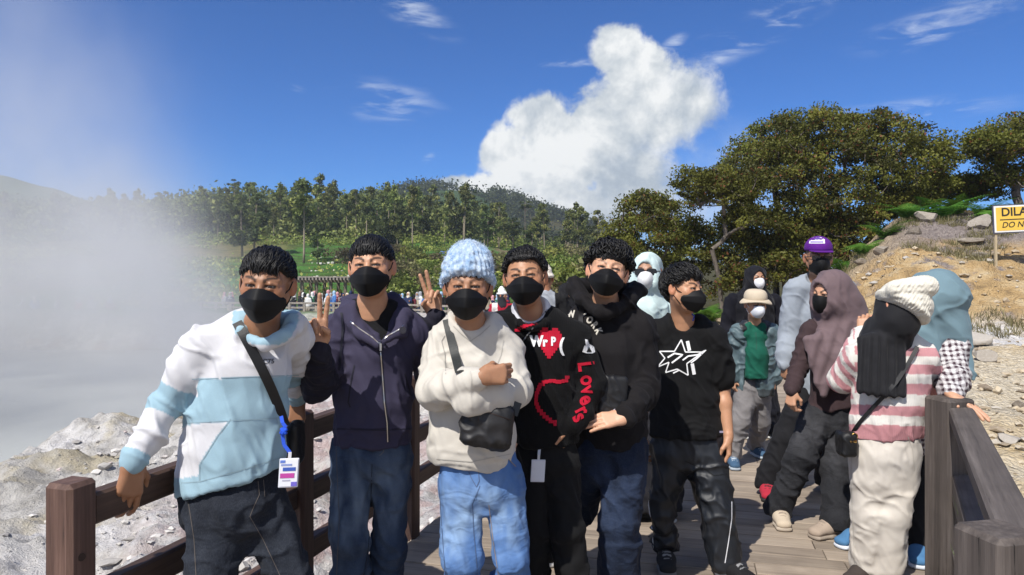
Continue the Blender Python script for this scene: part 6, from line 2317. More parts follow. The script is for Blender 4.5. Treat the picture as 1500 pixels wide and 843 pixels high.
# fuzz of the wool
rsz = np.random.RandomState(4)
ii = rsz.randint(0, len(V), 2600)
mb = MB()
for i in ii:
	d = unit(N[i] + 0.9 * rsz.randn(3))
	t_ = unit(np.cross(d, rsz.randn(3))) * 0.0006
	L = 0.006 + 0.009 * rsz.rand()
	mb.add([V[i] - t_, V[i] + t_, V[i] + d * L], [(0, 1, 2)], (0.55, 0.68, 0.84))
mb.build('wool_fuzz', M_CHUNKY, p3.root, p3.base, colattr=True)
F = Field()
F.cap(at(690, 496, 2.64), at(690, 530, 2.66), (0.085, 0.045), (0.12, 0.065), 0.03, (1, 0, 0))
crew(F, 690, 495, 2.57, 0.085)
p3.garment('undershirt', F, M_COTTON, 0.007, (), 0.001, 3, (0.012, 0.012, 0.013))
CREAM = np.array([0.50, 0.47, 0.415])
F = Field()
trunk(F, [sec(648, 742, 500, 2.67, 0.19), sec(632, 754, 540, 2.66, 0.23), sec(628, 754, 590, 2.66, 0.24), sec(625, 756, 630, 2.66, 0.25), sec(624, 760, 655, 2.66, 0.26), sec(634, 754, 672, 2.66, 0.235), sec(634, 754, 700, 2.66, 0.23)])
F.cap(at(670, 487, 2.66), J['SL'] + [0.012, 0, -0.022], 0.066, 0.072, 0.05)
F.cap(at(712, 487, 2.66), J['SR'] + [-0.012, 0, -0.022], 0.066, 0.072, 0.05)
F.cap(at(668, 474, 2.67), at(655, 490, 2.67), 0.04, 0.05, 0.03)
F.cap(at(712, 474, 2.67), at(726, 490, 2.67), 0.04, 0.05, 0.03)
F.cap(at(688, 462, 2.51), at(690, 492, 2.53), (0.080, 0.09), (0.006, 0.05), 0.006, (1, 0, 0), 'sub')
crew(F, 690, 478, 2.60, 0.072)
p3s = dict(SL=J['SL'], EL=J['EL'], WL=J['WL'])
sleeve(F, [J['SL'] + [0.012, 0, -0.02], J['EL'] + [0.008, 0.01, 0.0]], [0.072, 0.066], 0.03)
sleeve(F, [J['SR'] + [-0.012, 0, -0.02], J['ER'] + [-0.008, 0.01, 0.0]], [0.072, 0.066], 0.03)
sleeve(F, [J['ER'] + [-0.01, 0, 0.0], J['ER'] * 0.5 + J['WR'] * 0.5 + [0, -0.008, 0.0], J['WR'], at(680, 588, 2.46)], [0.064, 0.056, 0.047, 0.042], 0.022)
sleeve(F, [J['EL'] + [0.01, 0, 0.0], J['EL'] * 0.5 + J['WL'] * 0.5 + [0, -0.008, -0.004], J['EL'] * 0.08 + J['WL'] * 0.92], [0.064, 0.054, 0.041], 0.022)
F.plane(at(697, 681, 2.66), unit((-0.09, 0, -1)), 0.006)
hz = at(697, 676, 2.66)[2]
def paint3(V, c):
	band = (V - at(697, 681, 2.66)) @ unit((-0.09, 0, -1)) > -0.030
	c[band] *= 0.93
	return c
p3.garment('windbreaker', F, M_SHELL, 0.0058, [(J['EL'], J['WL'], 22, 0.0045, 0.085), (J['ER'], J['WR'], 20, 0.0045, 0.085), (J['SL'], J['EL'], 14, 0.005, 0.10), (J['SR'], J['ER'], 14, 0.005, 0.10),
												(at(697, 650, 2.66), at(697, 682, 2.66), 30, 0.004, 0.25)], 0.0055, 7, CREAM, paint3, 1.0)
tr3 = p3.tree('windbreaker')
seam(p3, tr3, [(664, 478), (676, 490), (689, 500), (704, 490), (718, 477)], 1.2, (0.36, 0.34, 0.30))
seam(p3, tr3, [(668, 474), (680, 488), (690, 496.5)], 0.8, (0.40, 0.38, 0.34))
seam(p3, tr3, [(639, 673), (690, 677), (755, 664)], 1.1, (0.38, 0.36, 0.32))
seam(p3, tr3, [(653, 548), (652, 520), (647, 500), (652, 492)], 1.1, (0.25, 0.24, 0.22))
seam(p3, tr3, [(738, 498), (734, 520), (726, 540)], 1.0, (0.42, 0.40, 0.36))
seam(p3, tr3, [(689, 544), (691, 556), (690, 572)], 1.0, (0.42, 0.40, 0.36))
F = Field()
trunk(F, [sec(640, 754, 655, 2.66, 0.19), sec(638, 766, 712, 2.66, 0.235)])
leg(F, [J['HL'] + [0.004, 0, -0.03], J['KL'], J['AL']], [0.082, 0.071, 0.064])
leg(F, [J['HR'] + [0.006, 0, -0.03], J['KR'], J['AR']], [0.080, 0.066, 0.062])
F.plane((0, 0, 0.035), (0, 0, -1))
p3.garment('jeans', F, M_DENIM, 0.007, [(J['HL'], J['KL'], 9, 0.005, 0.12), (J['KL'], J['AL'], 22, 0.009, 0.13), (J['HR'], J['KR'], 9, 0.005, 0.12), (J['KR'], J['AR'], 22, 0.009, 0.13)], 0.006, 8, (0.055, 0.135, 0.33), jeans_paint((0.055, 0.135, 0.33), (0.22, 0.33, 0.50), J, 0.75))
trj = p3.tree('jeans')
seam(p3, trj, [(700, 683), (702, 705), (698, 714), (690, 700), (684, 684)], 1.0, (0.07, 0.10, 0.18), 'stitching')
seam(p3, trj, [(703, 712), (692, 740), (694, 780), (700, 843)], 1.1, (0.07, 0.11, 0.2), 'seam')
seam(p3, trj, [(740, 668), (748, 676), (756, 684)], 1.2, (0.25, 0.20, 0.15), 'stitching')
seam(p3, trj, [(641, 690), (645, 740), (649, 800), (652, 843)], 1.0, (0.07, 0.11, 0.2), 'seam')
seam(p3, trj, [(716, 740), (722, 790), (730, 843)], 1.0, (0.30, 0.24, 0.2), 'stitching')
p3.shoe(J['AL'], J['TL'] * [1, 1, 0], (0.5, 0.5, 0.5))
p3.shoe(J['AR'], J['TR'] * [1, 1, 0], (0.5, 0.5, 0.5))
TR3B = p3.tree('windbreaker', 'jeans')
# ---------------------------------------------------------------- boy in the black sweater with red hearts
p4 = Fig((at(800, 700, 2.96)[0], 2.96, FLOOR), 'boy in a black knitted sweater with red hearts, hand in trouser pocket')
p4.skin = np.array([0.391, 0.198, 0.109])
p4.frame(at(769, 407, 2.92), yaw=-6, pitch=7, roll=-3, scale=0.98)
NK = at(778, 462, 2.98)
J = dict(SL=at(735, 480, 3.0), SR=at(838, 488, 3.0), EL=at(726, 570, 3.04), WL=at(738, 640, 3.0), ER=at(866, 560, 3.0), WR=at(836, 624, 2.92),
		HL=at(783, 655, 2.98), HR=at(818, 655, 2.98))
J['KL'] = at(782, 775, 2.95)
J['AL'] = np.array([at(786, 880, 3.0)[0], 3.0, 0.09])
J['KR'] = at(831, 775, 2.92)
J['AR'] = np.array([at(842, 880, 2.95)[0], 2.93, 0.09])
J['TL'] = J['AL'] + np.array([-0.02, -0.17, -0.06])
J['TR'] = J['AR'] + np.array([0.05, -0.17, -0.06])
p4.body(J, dict(R=dict(d=(-0.30, 0.12, -1), palm=(-0.9, 0.3, 0.2), thumb=(0.1, -1, 0), curls=(0.1, 0.1, 0.1, 0.1), thumb_in=0.1, spread=0.04, scale=0.9)), NK, squint=1.0)
p4.hair(n=2000, seed=11, fringe=0.058, length=0.032, lift=0.008, curl=0.006, fr_drop=0.012, fr_w=0.055, width=0.0033, sides=0.02)
p4.mask(BLK)
F = Field()
F.cap(at(778, 455, 2.97), at(778, 490, 2.98), (0.085, 0.07), (0.12, 0.08), 0.03, (1, 0, 0))
crew(F, 777, 468, 2.91, 0.062)
p4.garment('undershirt', F, M_COTTON, 0.007, (), 0.001, 3, (0.55, 0.56, 0.60))
F = Field()
trunk(F, [sec(742, 832, 480, 2.99, 0.19), sec(730, 848, 520, 2.98, 0.24), sec(732, 850, 570, 2.98, 0.255), sec(748, 850, 620, 2.98, 0.255), sec(756, 848, 690, 2.98, 0.24)])
F.cap(at(760, 470, 2.99), J['SL'] + [0.01, 0, -0.02], 0.066, 0.072, 0.05)
F.cap(at(800, 472, 2.99), J['SR'] + [-0.01, 0, -0.02], 0.066, 0.074, 0.05)
sleeve(F, [J['SL'], J['EL'], J['WL']], [0.075, 0.066, 0.05])
sleeve(F, [J['SR'] + [-0.005, 0, -0.02], J['ER'], J['ER'] * 0.4 + J['WR'] * 0.6, J['WR'] + [0.005, 0, 0.01]], [0.072, 0.066, 0.058, 0.048])
for s, x0, x1 in ((-1, 752, 762), (1, 806, 796)):
	F.cap(at(779, 455, 3.04), at(x0, 459, 2.99), 0.022, 0.020, 0.015)
	F.cap(at(x0, 459, 2.99), at(x1, 473, 2.90), 0.020, 0.018, 0.015)
	F.cap(at(x1, 473, 2.90), at(780, 480, 2.87), 0.018, 0.018, 0.015)
crew(F, 778, 473, 2.91, 0.068)
F.plane(at(800, 648, 2.98), unit((0.03, 0, -1)), 0.006)
p4.garment('sweater', F, M_KNIT, 0.0058, [(J['ER'], J['WR'], 18, 0.005, 0.09), (J['SR'], J['ER'], 12, 0.005, 0.1)], 0.006, 12, (0.006, 0.006, 0.0065))
tr4 = p4.tree('sweater')
RED, WHI = (0.42, 0.010, 0.030), (0.72, 0.72, 0.72)
def pixel_heart(cx, cy, w, h, rot=0.0, n=12):
	"""a heart in knitted steps"""
	V, F_ = [], []
	rows = ["..###..###..", ".##########.", "############", "############", "############", ".##########.", ".##########.", "..########..", "...######...", "....####....", ".....##....."]
	for j, r in enumerate(rows):
		a, b = None, None
		i = 0
		while i < len(r):
			if r[i] == '#':
				k = i
				while k < len(r) and r[k] == '#':
					k += 1
				k0 = len(V)
				for (x, y) in ((i, j), (k, j), (k, j + 1), (i, j + 1)):
					dx, dy = (x / 12 - 0.5) * w, (y / 11 - 0.5) * h
					V.append((cx + dx * math.cos(rot) - dy * math.sin(rot), cy + dx * math.sin(rot) + dy * math.cos(rot)))
				F_.append((k0, k0 + 1, k0 + 2, k0 + 3))
				i = k
			else:
				i += 1
	return V, F_
Vh, Fh = pixel_heart(805, 503, 35, 45, 0.04)
p4.lay(tr4, Vh, Fh, 'knitted_heart', M_KNIT, RED, 0.0035)
for s, x, y, h_, bold, dx in (('W', 777, 507, 21, 0.055, 0.82), ('r', 795, 507, 18, 0.055, 0.9), ('P', 807, 506, 17, 0.05, 0.8), ('(', 819, 514, 26, 0.05, 0.8)):
	Vt, Ft = text_mesh(s, bold)
	p4.lay(tr4, [(x + v[0] * h_ * dx, y - v[1] * h_) for v in Vt], Ft, 'knitted_letter', M_KNIT, WHI, 0.006)
def stepped(fig, tree, pts, w, st, name):
	"""a zig-zag knitted outline"""
	out = [np.array(pts[0], float)]
	for p in pts[1:]:
		p = np.array(p, float)
		d = p - out[-1]
		k = max(1, int(round(max(abs(d[0]), abs(d[1])) / st)))
		for i in range(k):
			a = out[-1]
			b = a + d / k
			out.append(np.array([b[0], a[1]]))
			out.append(b)
	V, F_ = [], []
	for a, b in zip(out[:-1], out[1:]):
		lo, hi = np.minimum(a, b) - w / 2, np.maximum(a, b) + w / 2
		k0 = len(V)
		V += [(lo[0], lo[1]), (hi[0], lo[1]), (hi[0], hi[1]), (lo[0], hi[1])]
		F_.append((k0, k0 + 1, k0 + 2, k0 + 3))
	return fig.lay(tree, V, F_, name, M_KNIT, RED, 0.0035)
stepped(p4, tr4, [(832, 553), (830, 558), (820, 560), (812, 558), (800, 560), (791, 567), (786, 580), (785, 592), (789, 602), (797, 611), (806, 618), (813, 622)], 4.6, 5, 'knitted_heart_outline')
stepped(p4, tr4, [(756, 484), (764, 479), (772, 476), (782, 473), (786, 468)], 4.0, 4, 'knitted_stripe')
# the word down the sleeve, and a white motif above it
sl_ax = np.array([[858, 531], [868, 560], [852, 602], [838, 628]], float)
x_along = 0.0
letters = [('L', 860, 533, 32, -1.45), ('o', 863, 553, 31, -1.40), ('v', 863, 569, 31, -1.28), ('e', 860, 583, 31, -1.15), ('r', 854, 600, 31, -1.08), ('s', 850, 610, 31, -1.05)]
for s, x, y, h_, a in letters:
	Vt, Ft = text_mesh(s, 0.03)
	Vt = Vt - np.array([0.0, 0.28, 0])
	ca, sa = math.cos(-a), math.sin(-a)
	p4.lay(tr4, [(x + (v[0] * ca * 0.95 + v[1] * sa * 1.15) * h_ * 0.9 - 4, y + (v[0] * sa * 0.95 - v[1] * ca * 1.15) * h_ * 0.9 - 3) for v in Vt], Ft, 'knitted_letter', M_KNIT, RED, 0.004)
p4.lay(tr4, [(853, 516), (856, 507), (863, 502), (870, 508), (872, 516), (868, 518), (860, 518), (858, 498), (861, 498), (863, 504)], [(0, 1, 2, 9, 3, 4, 5, 6)], 'knitted_motif', M_KNIT, WHI, 0.004)
p4.lay(tr4, [(857, 497), (861, 498), (863, 505), (858, 505)], [(0, 1, 2, 3)], 'knitted_motif', M_KNIT, WHI, 0.004)
p4.lay(tr4, [(859, 516), (863, 508), (867, 516)], [(0, 1, 2)], 'knitted_motif', M_KNIT, (0.01, 0.01, 0.01), 0.007)
F = Field()
trunk(F, [sec(762, 842, 635, 2.98, 0.19), sec(764, 846, 670, 2.98, 0.22)])
leg(F, [J['HL'] + [0, 0, -0.02], J['KL'], J['AL']], [0.074, 0.062, 0.060])
leg(F, [J['HR'] + [0, 0, -0.02], J['KR'], J['AR']], [0.076, 0.067, 0.064])
F.plane((0, 0, 0.035), (0, 0, -1))
p4.garment('trousers', F, M_COTTON, 0.007, [(J['HR'], J['KR'], 8, 0.005, 0.12), (J['KR'], J['AR'], 16, 0.006, 0.12)], 0.005, 13, (0.008, 0.008, 0.0085))
p4.shoe(J['AL'], J['TL'] * [1, 1, 0], (0.02, 0.02, 0.02))
p4.shoe(J['AR'], J['TR'] * [1, 1, 0], (0.02, 0.02, 0.02))
TR4B = p4.tree('sweater', 'trousers')
# ---------------------------------------------------------------- boy in the black varsity-print hoodie
p5 = Fig((at(895, 700, 3.16)[0], 3.16, FLOOR), 'boy in a black hoodie with an arched grey college print, head tilted, curly fringe')
p5.skin = np.array([0.547, 0.307, 0.194])
p5.frame(at(890, 398, 3.12), yaw=-4, pitch=10, roll=11, scale=0.99)
NK = at(887, 446, 3.2)
J = dict(SL=at(852, 476, 3.22), SR=at(937, 476, 3.20), EL=at(846, 570, 3.26), WL=at(850, 640, 3.2), ER=at(941, 572, 3.14), WR=at(915, 612, 2.94),
		HL=at(872, 650, 3.2), HR=at(915, 650, 3.18))
J['KL'] = at(850, 740, 3.35)
J['AL'] = np.array([at(812, 800, 3.8)[0], 3.86, 0.09])
J['KR'] = at(908, 765, 3.14)
J['AR'] = np.array([at(908, 860, 3.2)[0], 3.2, 0.09])
J['TL'] = J['AL'] + np.array([-0.05, -0.17, -0.06])
J['TR'] = J['AR'] + np.array([0.02, -0.17, -0.06])
p5.body(J, dict(R=dict(d=(-1.0, -0.1, -0.12), palm=(0.05, 0.75, -0.65), thumb=(0, -0.4, 1), curls=(0.20, 0.10, 0.08, 0.10), thumb_in=0.55, spread=0.03, scale=0.98)), NK, squint=0.95, brow=0.6)
p5.hair(n=2000, seed=14, fringe=0.046, length=0.048, lift=0.016, curl=0.007, fr_drop=0.024, fr_w=0.060, width=0.0038, cap_r=0.008, part=-0.01)
p5.mask(BLK)
F = Field()
trunk(F, [sec(858, 930, 478, 3.22, 0.20), sec(846, 948, 520, 3.20, 0.27), sec(846, 950, 570, 3.20, 0.29), sec(848, 948, 620, 3.20, 0.28), sec(850, 944, 690, 3.20, 0.26)])
F.cap(at(870, 458, 3.22), J['SL'] + [0.01, 0, -0.02], 0.076, 0.078, 0.06)
F.cap(at(906, 458, 3.22), J['SR'] + [-0.01, 0, -0.02], 0.076, 0.080, 0.06)
sleeve(F, [J['SL'], J['EL'], J['WL']], [0.08, 0.07, 0.055])
sleeve(F, [J['SR'] + [-0.005, 0, -0.02], J['ER'], J['ER'] * 0.5 + J['WR'] * 0.5, J['WR'] * 0.9 + J['ER'] * 0.1], [0.078, 0.069, 0.056, 0.045], 0.035)
for s, x0, x1, x2 in ((-1, 842, 852, 880), (1, 932, 922, 892)):
	F.cap(at(887, 428, 3.33), at(x0, 420 if s < 0 else 428, 3.26), 0.045, 0.036, 0.03)
	F.cap(at(x0, 420 if s < 0 else 428, 3.26), at(x1, 440, 3.16), 0.036, 0.032, 0.02)
	F.cap(at(x1, 440, 3.16), at(x2, 458, 3.08), 0.032, 0.024, 0.02)
F.ell(at(886, 428, 3.16), (0.070, 0.088, 0.085), k=0.012, mode='sub')
F.plane(at(895, 652, 3.2), (0, 0, -1), 0.006)
p5.garment('hoodie', F, M_COTTON, 0.006, [(J['ER'], J['WR'], 20, 0.006, 0.09), (J['SR'], J['ER'], 12, 0.006, 0.1)], 0.008, 15, (0.0085, 0.0075, 0.0085))
tr5 = p5.tree('hoodie')
arch_c, arch_r = np.array([838.0, 503.0]), 38.0
Vt_all = []
ang = -102
for ch in 'W YORK':
	if ch == ' ':
		ang += 5
		continue
	Vt, Ft = text_mesh(ch, 0.05)
	wch = (Vt[:, 0].max() - Vt[:, 0].min()) * 13.5 * 0.80
	a = rad(ang + wch / 2 / arch_r * 57.3)
	tv, nv_ = np.array([math.cos(a + math.pi / 2), math.sin(a + math.pi / 2)]), np.array([math.cos(a), math.sin(a)])
	x0 = Vt[:, 0].min()
	c0_ = arch_c + nv_ * arch_r
	if ang > -130:
		p5.lay(tr5, [tuple(c0_ + tv * ((v[0] - x0) * 13.5 * 0.80 - wch / 2) + nv_ * v[1] * 14.0) for v in Vt], Ft, 'printed_letter', M_PRINT, (0.50, 0.47, 0.41), 0.003)
	ang += (wch + 1.6) / arch_r * 57.3
F = Field()
trunk(F, [sec(856, 940, 630, 3.2, 0.20), sec(852, 942, 680, 3.2, 0.24)])
leg(F, [J['HL'] + [0, 0, -0.02], J['KL'], J['AL']], [0.095, 0.085, 0.08])
leg(F, [J['HR'] + [0.008, 0, -0.02], J['KR'], J['AR']], [0.096, 0.088, 0.086])
F.plane((0, 0, 0.035), (0, 0, -1))
p5.garment('jeans', F, M_DENIM, 0.007, [(J['HR'], J['KR'], 8, 0.005, 0.14), (J['KR'], J['AR'], 16, 0.007, 0.14)], 0.006, 16, (0.006, 0.011, 0.026), jeans_paint((0.006, 0.011, 0.026), (0.022, 0.036, 0.075), J, 0.6))
p5.shoe(J['AL'], J['TL'] * [1, 1, 0], (0.012, 0.012, 0.012), (0.7, 0.7, 0.68))
p5.shoe(J['AR'], J['TR'] * [1, 1, 0], (0.012, 0.012, 0.012), (0.7, 0.7, 0.68))
# ---------------------------------------------------------------- boy in the black star tee, looking aside
p6 = Fig((at(1015, 800, 3.68)[0], 3.68, FLOOR), 'boy in a black star-print tee and shiny black track trousers, looking to one side')
p6.skin = np.array([0.447, 0.232, 0.132])
p6.frame(at(1001, 424, 3.66), yaw=42, pitch=2, roll=4, scale=0.98)
NK = at(1000, 470, 3.72)
J = dict(SL=at(958, 490, 3.74), SR=at(1046, 492, 3.70), EL=at(941, 575, 3.82), WL=at(938, 635, 3.8), ER=at(1058, 570, 3.72), WR=at(1067, 640, 3.64),
		HL=at(983, 650, 3.72), HR=at(1030, 650, 3.70))
J['KL'] = at(969, 745, 3.70)
J['AL'] = np.array([at(974, 800, 3.74)[0], 3.74, 0.09])
J['KR'] = at(1051, 748, 3.62)
J['AR'] = np.array([at(1058, 800, 3.60)[0], 3.60, 0.09])
J['TL'] = J['AL'] + np.array([-0.02, -0.17, -0.06])
J['TR'] = J['AR'] + np.array([0.10, -0.14, -0.06])
p6.body(J, bare=True, hands= dict(L=dict(d=(-0.05, -0.15, -1), palm=(0.9, 0.3, 0), thumb=(0, -1, 0), curls=(0.3, 0.35, 0.4, 0.45), thumb_in=0.3, spread=0.03, scale=0.95),
				R=dict(d=(0.05, -0.05, -1), palm=(-0.9, 0.4, 0), thumb=(-0.2, -1, 0), curls=(0.35, 0.4, 0.45, 0.5), thumb_in=0.4, spread=0.03, scale=0.95)), neck=NK, squint=0.8)
p6.hair(n=2200, seed=17, fringe=0.050, length=0.062, lift=0.013, forward=1.2, curl=0.002, fr_drop=0.026, fr_w=0.060, width=0.0029, cap_r=0.006, sides=0.008)
p6.mask(BLK)
F = Field()
trunk(F, [sec(966, 1040, 490, 3.73, 0.18), sec(953, 1052, 530, 3.72, 0.22), sec(951, 1054, 580, 3.71, 0.23), sec(950, 1064, 630, 3.70, 0.25), sec(950, 1064, 680, 3.70, 0.24)])
F.cap(at(982, 476, 3.73), J['SL'] + [0.01, 0, -0.02], 0.058, 0.066, 0.05)
F.cap(at(1022, 478, 3.73), J['SR'] + [-0.01, 0, -0.02], 0.058, 0.066, 0.05)
sleeve(F, [J['SL'], J['SL'] * 0.3 + J['EL'] * 0.7], [0.070, 0.064])
sleeve(F, [J['SR'] + [0, 0, -0.01], J['SR'] * 0.22 + J['ER'] * 0.78], [0.072, 0.070], 0.03)
se = J['SR'] * 0.30 + J['ER'] * 0.70
crew(F, 1003, 481, 3.66, 0.076)
F.plane(at(1008, 637, 3.71), (0, 0, -1), 0.006)
p6.garment('tee', F, M_COTTON, 0.006, [(J['SR'], J['ER'], 12, 0.004, 0.1), (at(1008, 600, 3.71), at(1008, 640, 3.71), 22, 0.004, 0.22)], 0.007, 18, (0.006, 0.006, 0.0065))
tr6 = p6.tree('tee')
ST = [(983, 501), (995, 497), (998, 518)]
def outl(pts, w, name='printed_star', closed=True):
	pp = pts + [pts[0]] if closed else pts
	for a, b in zip(pp[:-1], pp[1:]):
		seam(p6, tr6, [a, b], w, (0.72, 0.72, 0.72), name, off=0.0035)
outl([(998, 498), (988, 515), (966, 515), (974, 525), (963, 538), (980, 531), (975, 546), (992, 541), (1008, 550), (1006, 533), (1030, 516), (1004, 516)], 1.8)
seam(p6, tr6, [(1007, 500), (1010, 514)], 5.0, (0.75, 0.75, 0.75), 'printed_star', off=0.004)
seam(p6, tr6, [(1014, 533), (1017, 549)], 5.0, (0.75, 0.75, 0.75), 'printed_star', off=0.004)
seam(p6, tr6, [(978, 524), (988, 518), (1000, 520), (992, 526), (984, 532)], 2.4, (0.72, 0.72, 0.72), 'printed_star', off=0.004)
seam(p6, tr6, [(1000, 528), (1008, 522), (1022, 520), (1034, 513), (1020, 526), (1012, 532)], 2.2, (0.72, 0.72, 0.72), 'printed_star', off=0.004)
seam(p6, tr6, [(986, 547), (994, 543)], 2.0, (0.72, 0.72, 0.72), 'printed_star', off=0.004)
seam(p6, tr6, [(1054, 633), (1063, 633)], 3.0, (0.4, 0.4, 0.55), 'hem_tag', off=0.003)
F = Field()
trunk(F, [sec(956, 1060, 618, 3.70, 0.19), sec(950, 1066, 660, 3.70, 0.23)])
leg(F, [J['HL'] + [0, 0, -0.02], J['KL'], J['AL'] * 0.75 + J['KL'] * 0.25, J['AL'] + [0, 0, 0.03]], [0.098, 0.066, 0.062, 0.070])
leg(F, [J['HR'] + [0.01, 0, -0.02], J['KR'], J['AR'] * 0.8 + J['KR'] * 0.2, J['AR'] + [0, 0, 0.0]], [0.106, 0.090, 0.080, 0.078])
F.plane((0, 0, 0.03), (0, 0, -1))
p6.garment('track_trousers', F, M_NYLON, 0.0065, [(J['HL'], J['KL'], 7, 0.007, 0.14), (J['KL'], J['AL'], 14, 0.012, 0.14), (J['HR'], J['KR'], 7, 0.007, 0.14), (J['KR'], J['AR'], 10, 0.009, 0.14)], 0.008, 19, (0.010, 0.012, 0.016))
trj = p6.tree('track_trousers')
seam(p6, trj, [(948, 700), (950, 740), (955, 775), (957, 805)], 1.4, (0.6, 0.6, 0.62), 'piping', off=0.004)
seam(p6, trj, [(1072, 735), (1072, 760), (1067, 795), (1062, 825)], 1.4, (0.6, 0.6, 0.62), 'piping', off=0.004)
seam(p6, trj, [(1036, 690), (1046, 697), (1070, 694)], 1.2, (0.004, 0.005, 0.006), 'pocket_edge', off=0.003)
seam(p6, trj, [(1004, 676), (1020, 683), (1037, 690)], 1.0, (0.004, 0.005, 0.006), 'seam', off=0.003)
p6.shoe(J['AL'], J['TL'] * [1, 1, 0], (0.02, 0.02, 0.022), (0.15, 0.15, 0.15), (0.25, 0.25, 0.25))
p6.shoe(J['AR'], J['TR'] * [1, 1, 0], (0.012, 0.012, 0.013), (0.65, 0.65, 0.65), (0.25, 0.25, 0.25))
mb = MB()
mb.tube([p6.hl(0.045, -0.10, -0.02), at(1017, 463, 3.66), at(1015, 470, 3.635)], 0.004, 6, col=(0.05, 0.09, 0.45))
mb.build('lanyard', M_COTTON, p6.root, p6.base, True, True)
# ================================================================ the group at the right and the visitors behind
def veil(fig, F, face=(0.058, 0.088), puff=0.012, fy=-0.012):
	"""a head scarf wrapped close round the face of fig"""
	F.ell(fig.hl(0, 0.022, -0.018), np.array([0.083 + puff * 0.4, 0.098 + puff * 0.4, 0.102 + puff]) * fig.hs, fig.HM, 0.02)
	F.ell(fig.hl(0, -0.055, 0.0), np.array([0.080 + puff, 0.085, 0.085 + puff]) * fig.hs, fig.HM, 0.04)
def face_hole(fig, F, w=0.060, h=0.092, y=-0.018):
	F.ell(fig.hl(0, y, 0.098), np.array([w, h, 0.072]) * fig.hs, fig.HM, 0.008, 'sub')
# ---------------------------------------------------------------- woman in the striped jumper, seen from behind
p7 = Fig((at(1292, 840, 3.52)[0], 3.55, FLOOR), 'woman with her back turned in a pink and white striped jumper and cream bobble hat')
p7.skin = np.array([0.469, 0.255, 0.155])
p7.frame(at(1312, 455, 3.46), yaw=-152, pitch=-8, roll=-12, scale=0.95)
NK = at(1305, 500, 3.50)
J = dict(SL=at(1256, 522, 3.52), SR=at(1352, 520, 3.48), EL=at(1234, 556, 3.62), WL=at(1262, 490, 3.75), ER=at(1366, 560, 3.62), WR=at(1345, 560, 3.80),
		HL=at(1272, 655, 3.52), HR=at(1322, 655, 3.50))
J['KL'] = at(1276, 755, 3.50)
J['AL'] = np.array([at(1272, 815, 3.55)[0], 3.55, 0.09])
J['KR'] = at(1307, 755, 3.46)
J['AR'] = np.array([at(1296, 815, 3.5)[0], 3.50, 0.09])
J['TL'] = J['AL'] + np.array([-0.10, -0.06, -0.06])
J['TR'] = J['AR'] + np.array([0.05, 0.17, -0.06])
p7.body(J, dict(L=dict(d=(0.25, 0.15, 1), palm=(0.5, 0.8, 0), thumb=(1, -0.5, 0), curls=(0.4, 0.45, 0.5, 0.5), thumb_in=0.4, scale=0.88)), NK, squint=0.5, fade=False)
F = Field()
veil(p7, F, puff=0.022)
face_hole(p7, F)
F.cap(p7.hl(0, -0.08, -0.01), at(1300, 500, 3.50), 0.085, 0.095, 0.04)
F.cap(at(1300, 496, 3.52), at(1285, 515, 3.50), (0.13, 0.09), (0.10, 0.11), 0.04, (1, 0, 0))
# the scarf's end hanging down her back
F.cap(at(1290, 500, 3.42), at(1290, 575, 3.365), (0.115, 0.035), (0.118, 0.022), 0.03, (1, 0, 0))
F.plane(at(1290, 585, 3.37), unit((0.03, 0, -1)), 0.006)
V, Q = F.mesh(0.0058)
N = normals(V, Q)
x_, y_ = pxy(V)
low = sstep(y_, 478, 520)
V2 = V + N * (low * 0.0055 * np.sin(x_ * 0.50 + 2.2 * vnoise(V * np.array([9, 9, 2.0]))) + 0.004 * vnoise(V * 24))[:, None]
p7.put('head_scarf', V2, Q, M_VEIL, np.tile((0.011, 0.011, 0.013), (len(V), 1)))
# bobble hat, pulled down over the back of the head, its turned-up band slanting
F = Field()
hn_ = unit((-0.62, -0.10, -0.78))
hs_ = unit(np.cross(hn_, (0, 1, 0)))
hM = np.array([hs_, np.cross(hn_, hs_), hn_])
hc = at(1326, 444, 3.43)
F.ell(hc, np.array([0.122, 0.125, 0.100]), hM, 0.02)
F.plane(hc + hn_ * 0.052, hn_, 0.006)
F.ell(hc + hn_ * 0.026, np.array([0.131, 0.134, 0.036]), hM, 0.010)
F.cap(at(1312, 424, 3.37), at(1345, 421, 3.36), 0.042, 0.052, 0.012)
F.ell(at(1356, 420, 3.36), np.array([0.056, 0.05, 0.052]), None, 0.010)
V, Q = F.mesh(0.0048)
N = normals(V, Q)
q = (V - hc) @ hM.T
ang = np.arctan2(q[:, 0], q[:, 1])
pom = np.exp(-(np.linalg.norm(V - at(1350, 418, 3.37), axis=1) / 0.065) ** 4)
rib = (1 - pom) * np.sin(ang * 54) * 0.0020 + pom * 0.0030 * np.sin((V @ unit((1, 0.2, 0.6))) * 480)
p7.put('bobble_hat', V + N * rib[:, None], Q, M_CHUNKY, np.tile((0.60, 0.57, 0.49), (len(V), 1)))
F = Field()
trunk(F, [sec(1262, 1348, 518, 3.50, 0.19), sec(1250, 1362, 550, 3.50, 0.24), sec(1248, 1362, 590, 3.50, 0.25), sec(1244, 1352, 620, 3.50, 0.25), sec(1244, 1349, 636, 3.50, 0.23), sec(1244, 1349, 670, 3.50, 0.23)])
F.cap(at(1285, 506, 3.50), J['SL'] + [0.005, 0, -0.015], 0.066, 0.070, 0.04)
F.cap(at(1330, 506, 3.50), J['SR'] + [-0.005, 0, -0.015], 0.066, 0.070, 0.04)
sleeve(F, [J['SL'] + [0, 0, -0.01], J['EL'], J['WL']], [0.070, 0.064, 0.048])
sleeve(F, [J['SR'] + [0, 0, -0.01], J['ER'], J['WR']], [0.068, 0.060, 0.048])
F.plane(at(1296, 640, 3.50), unit((0.03, 0, -1)), 0.006)
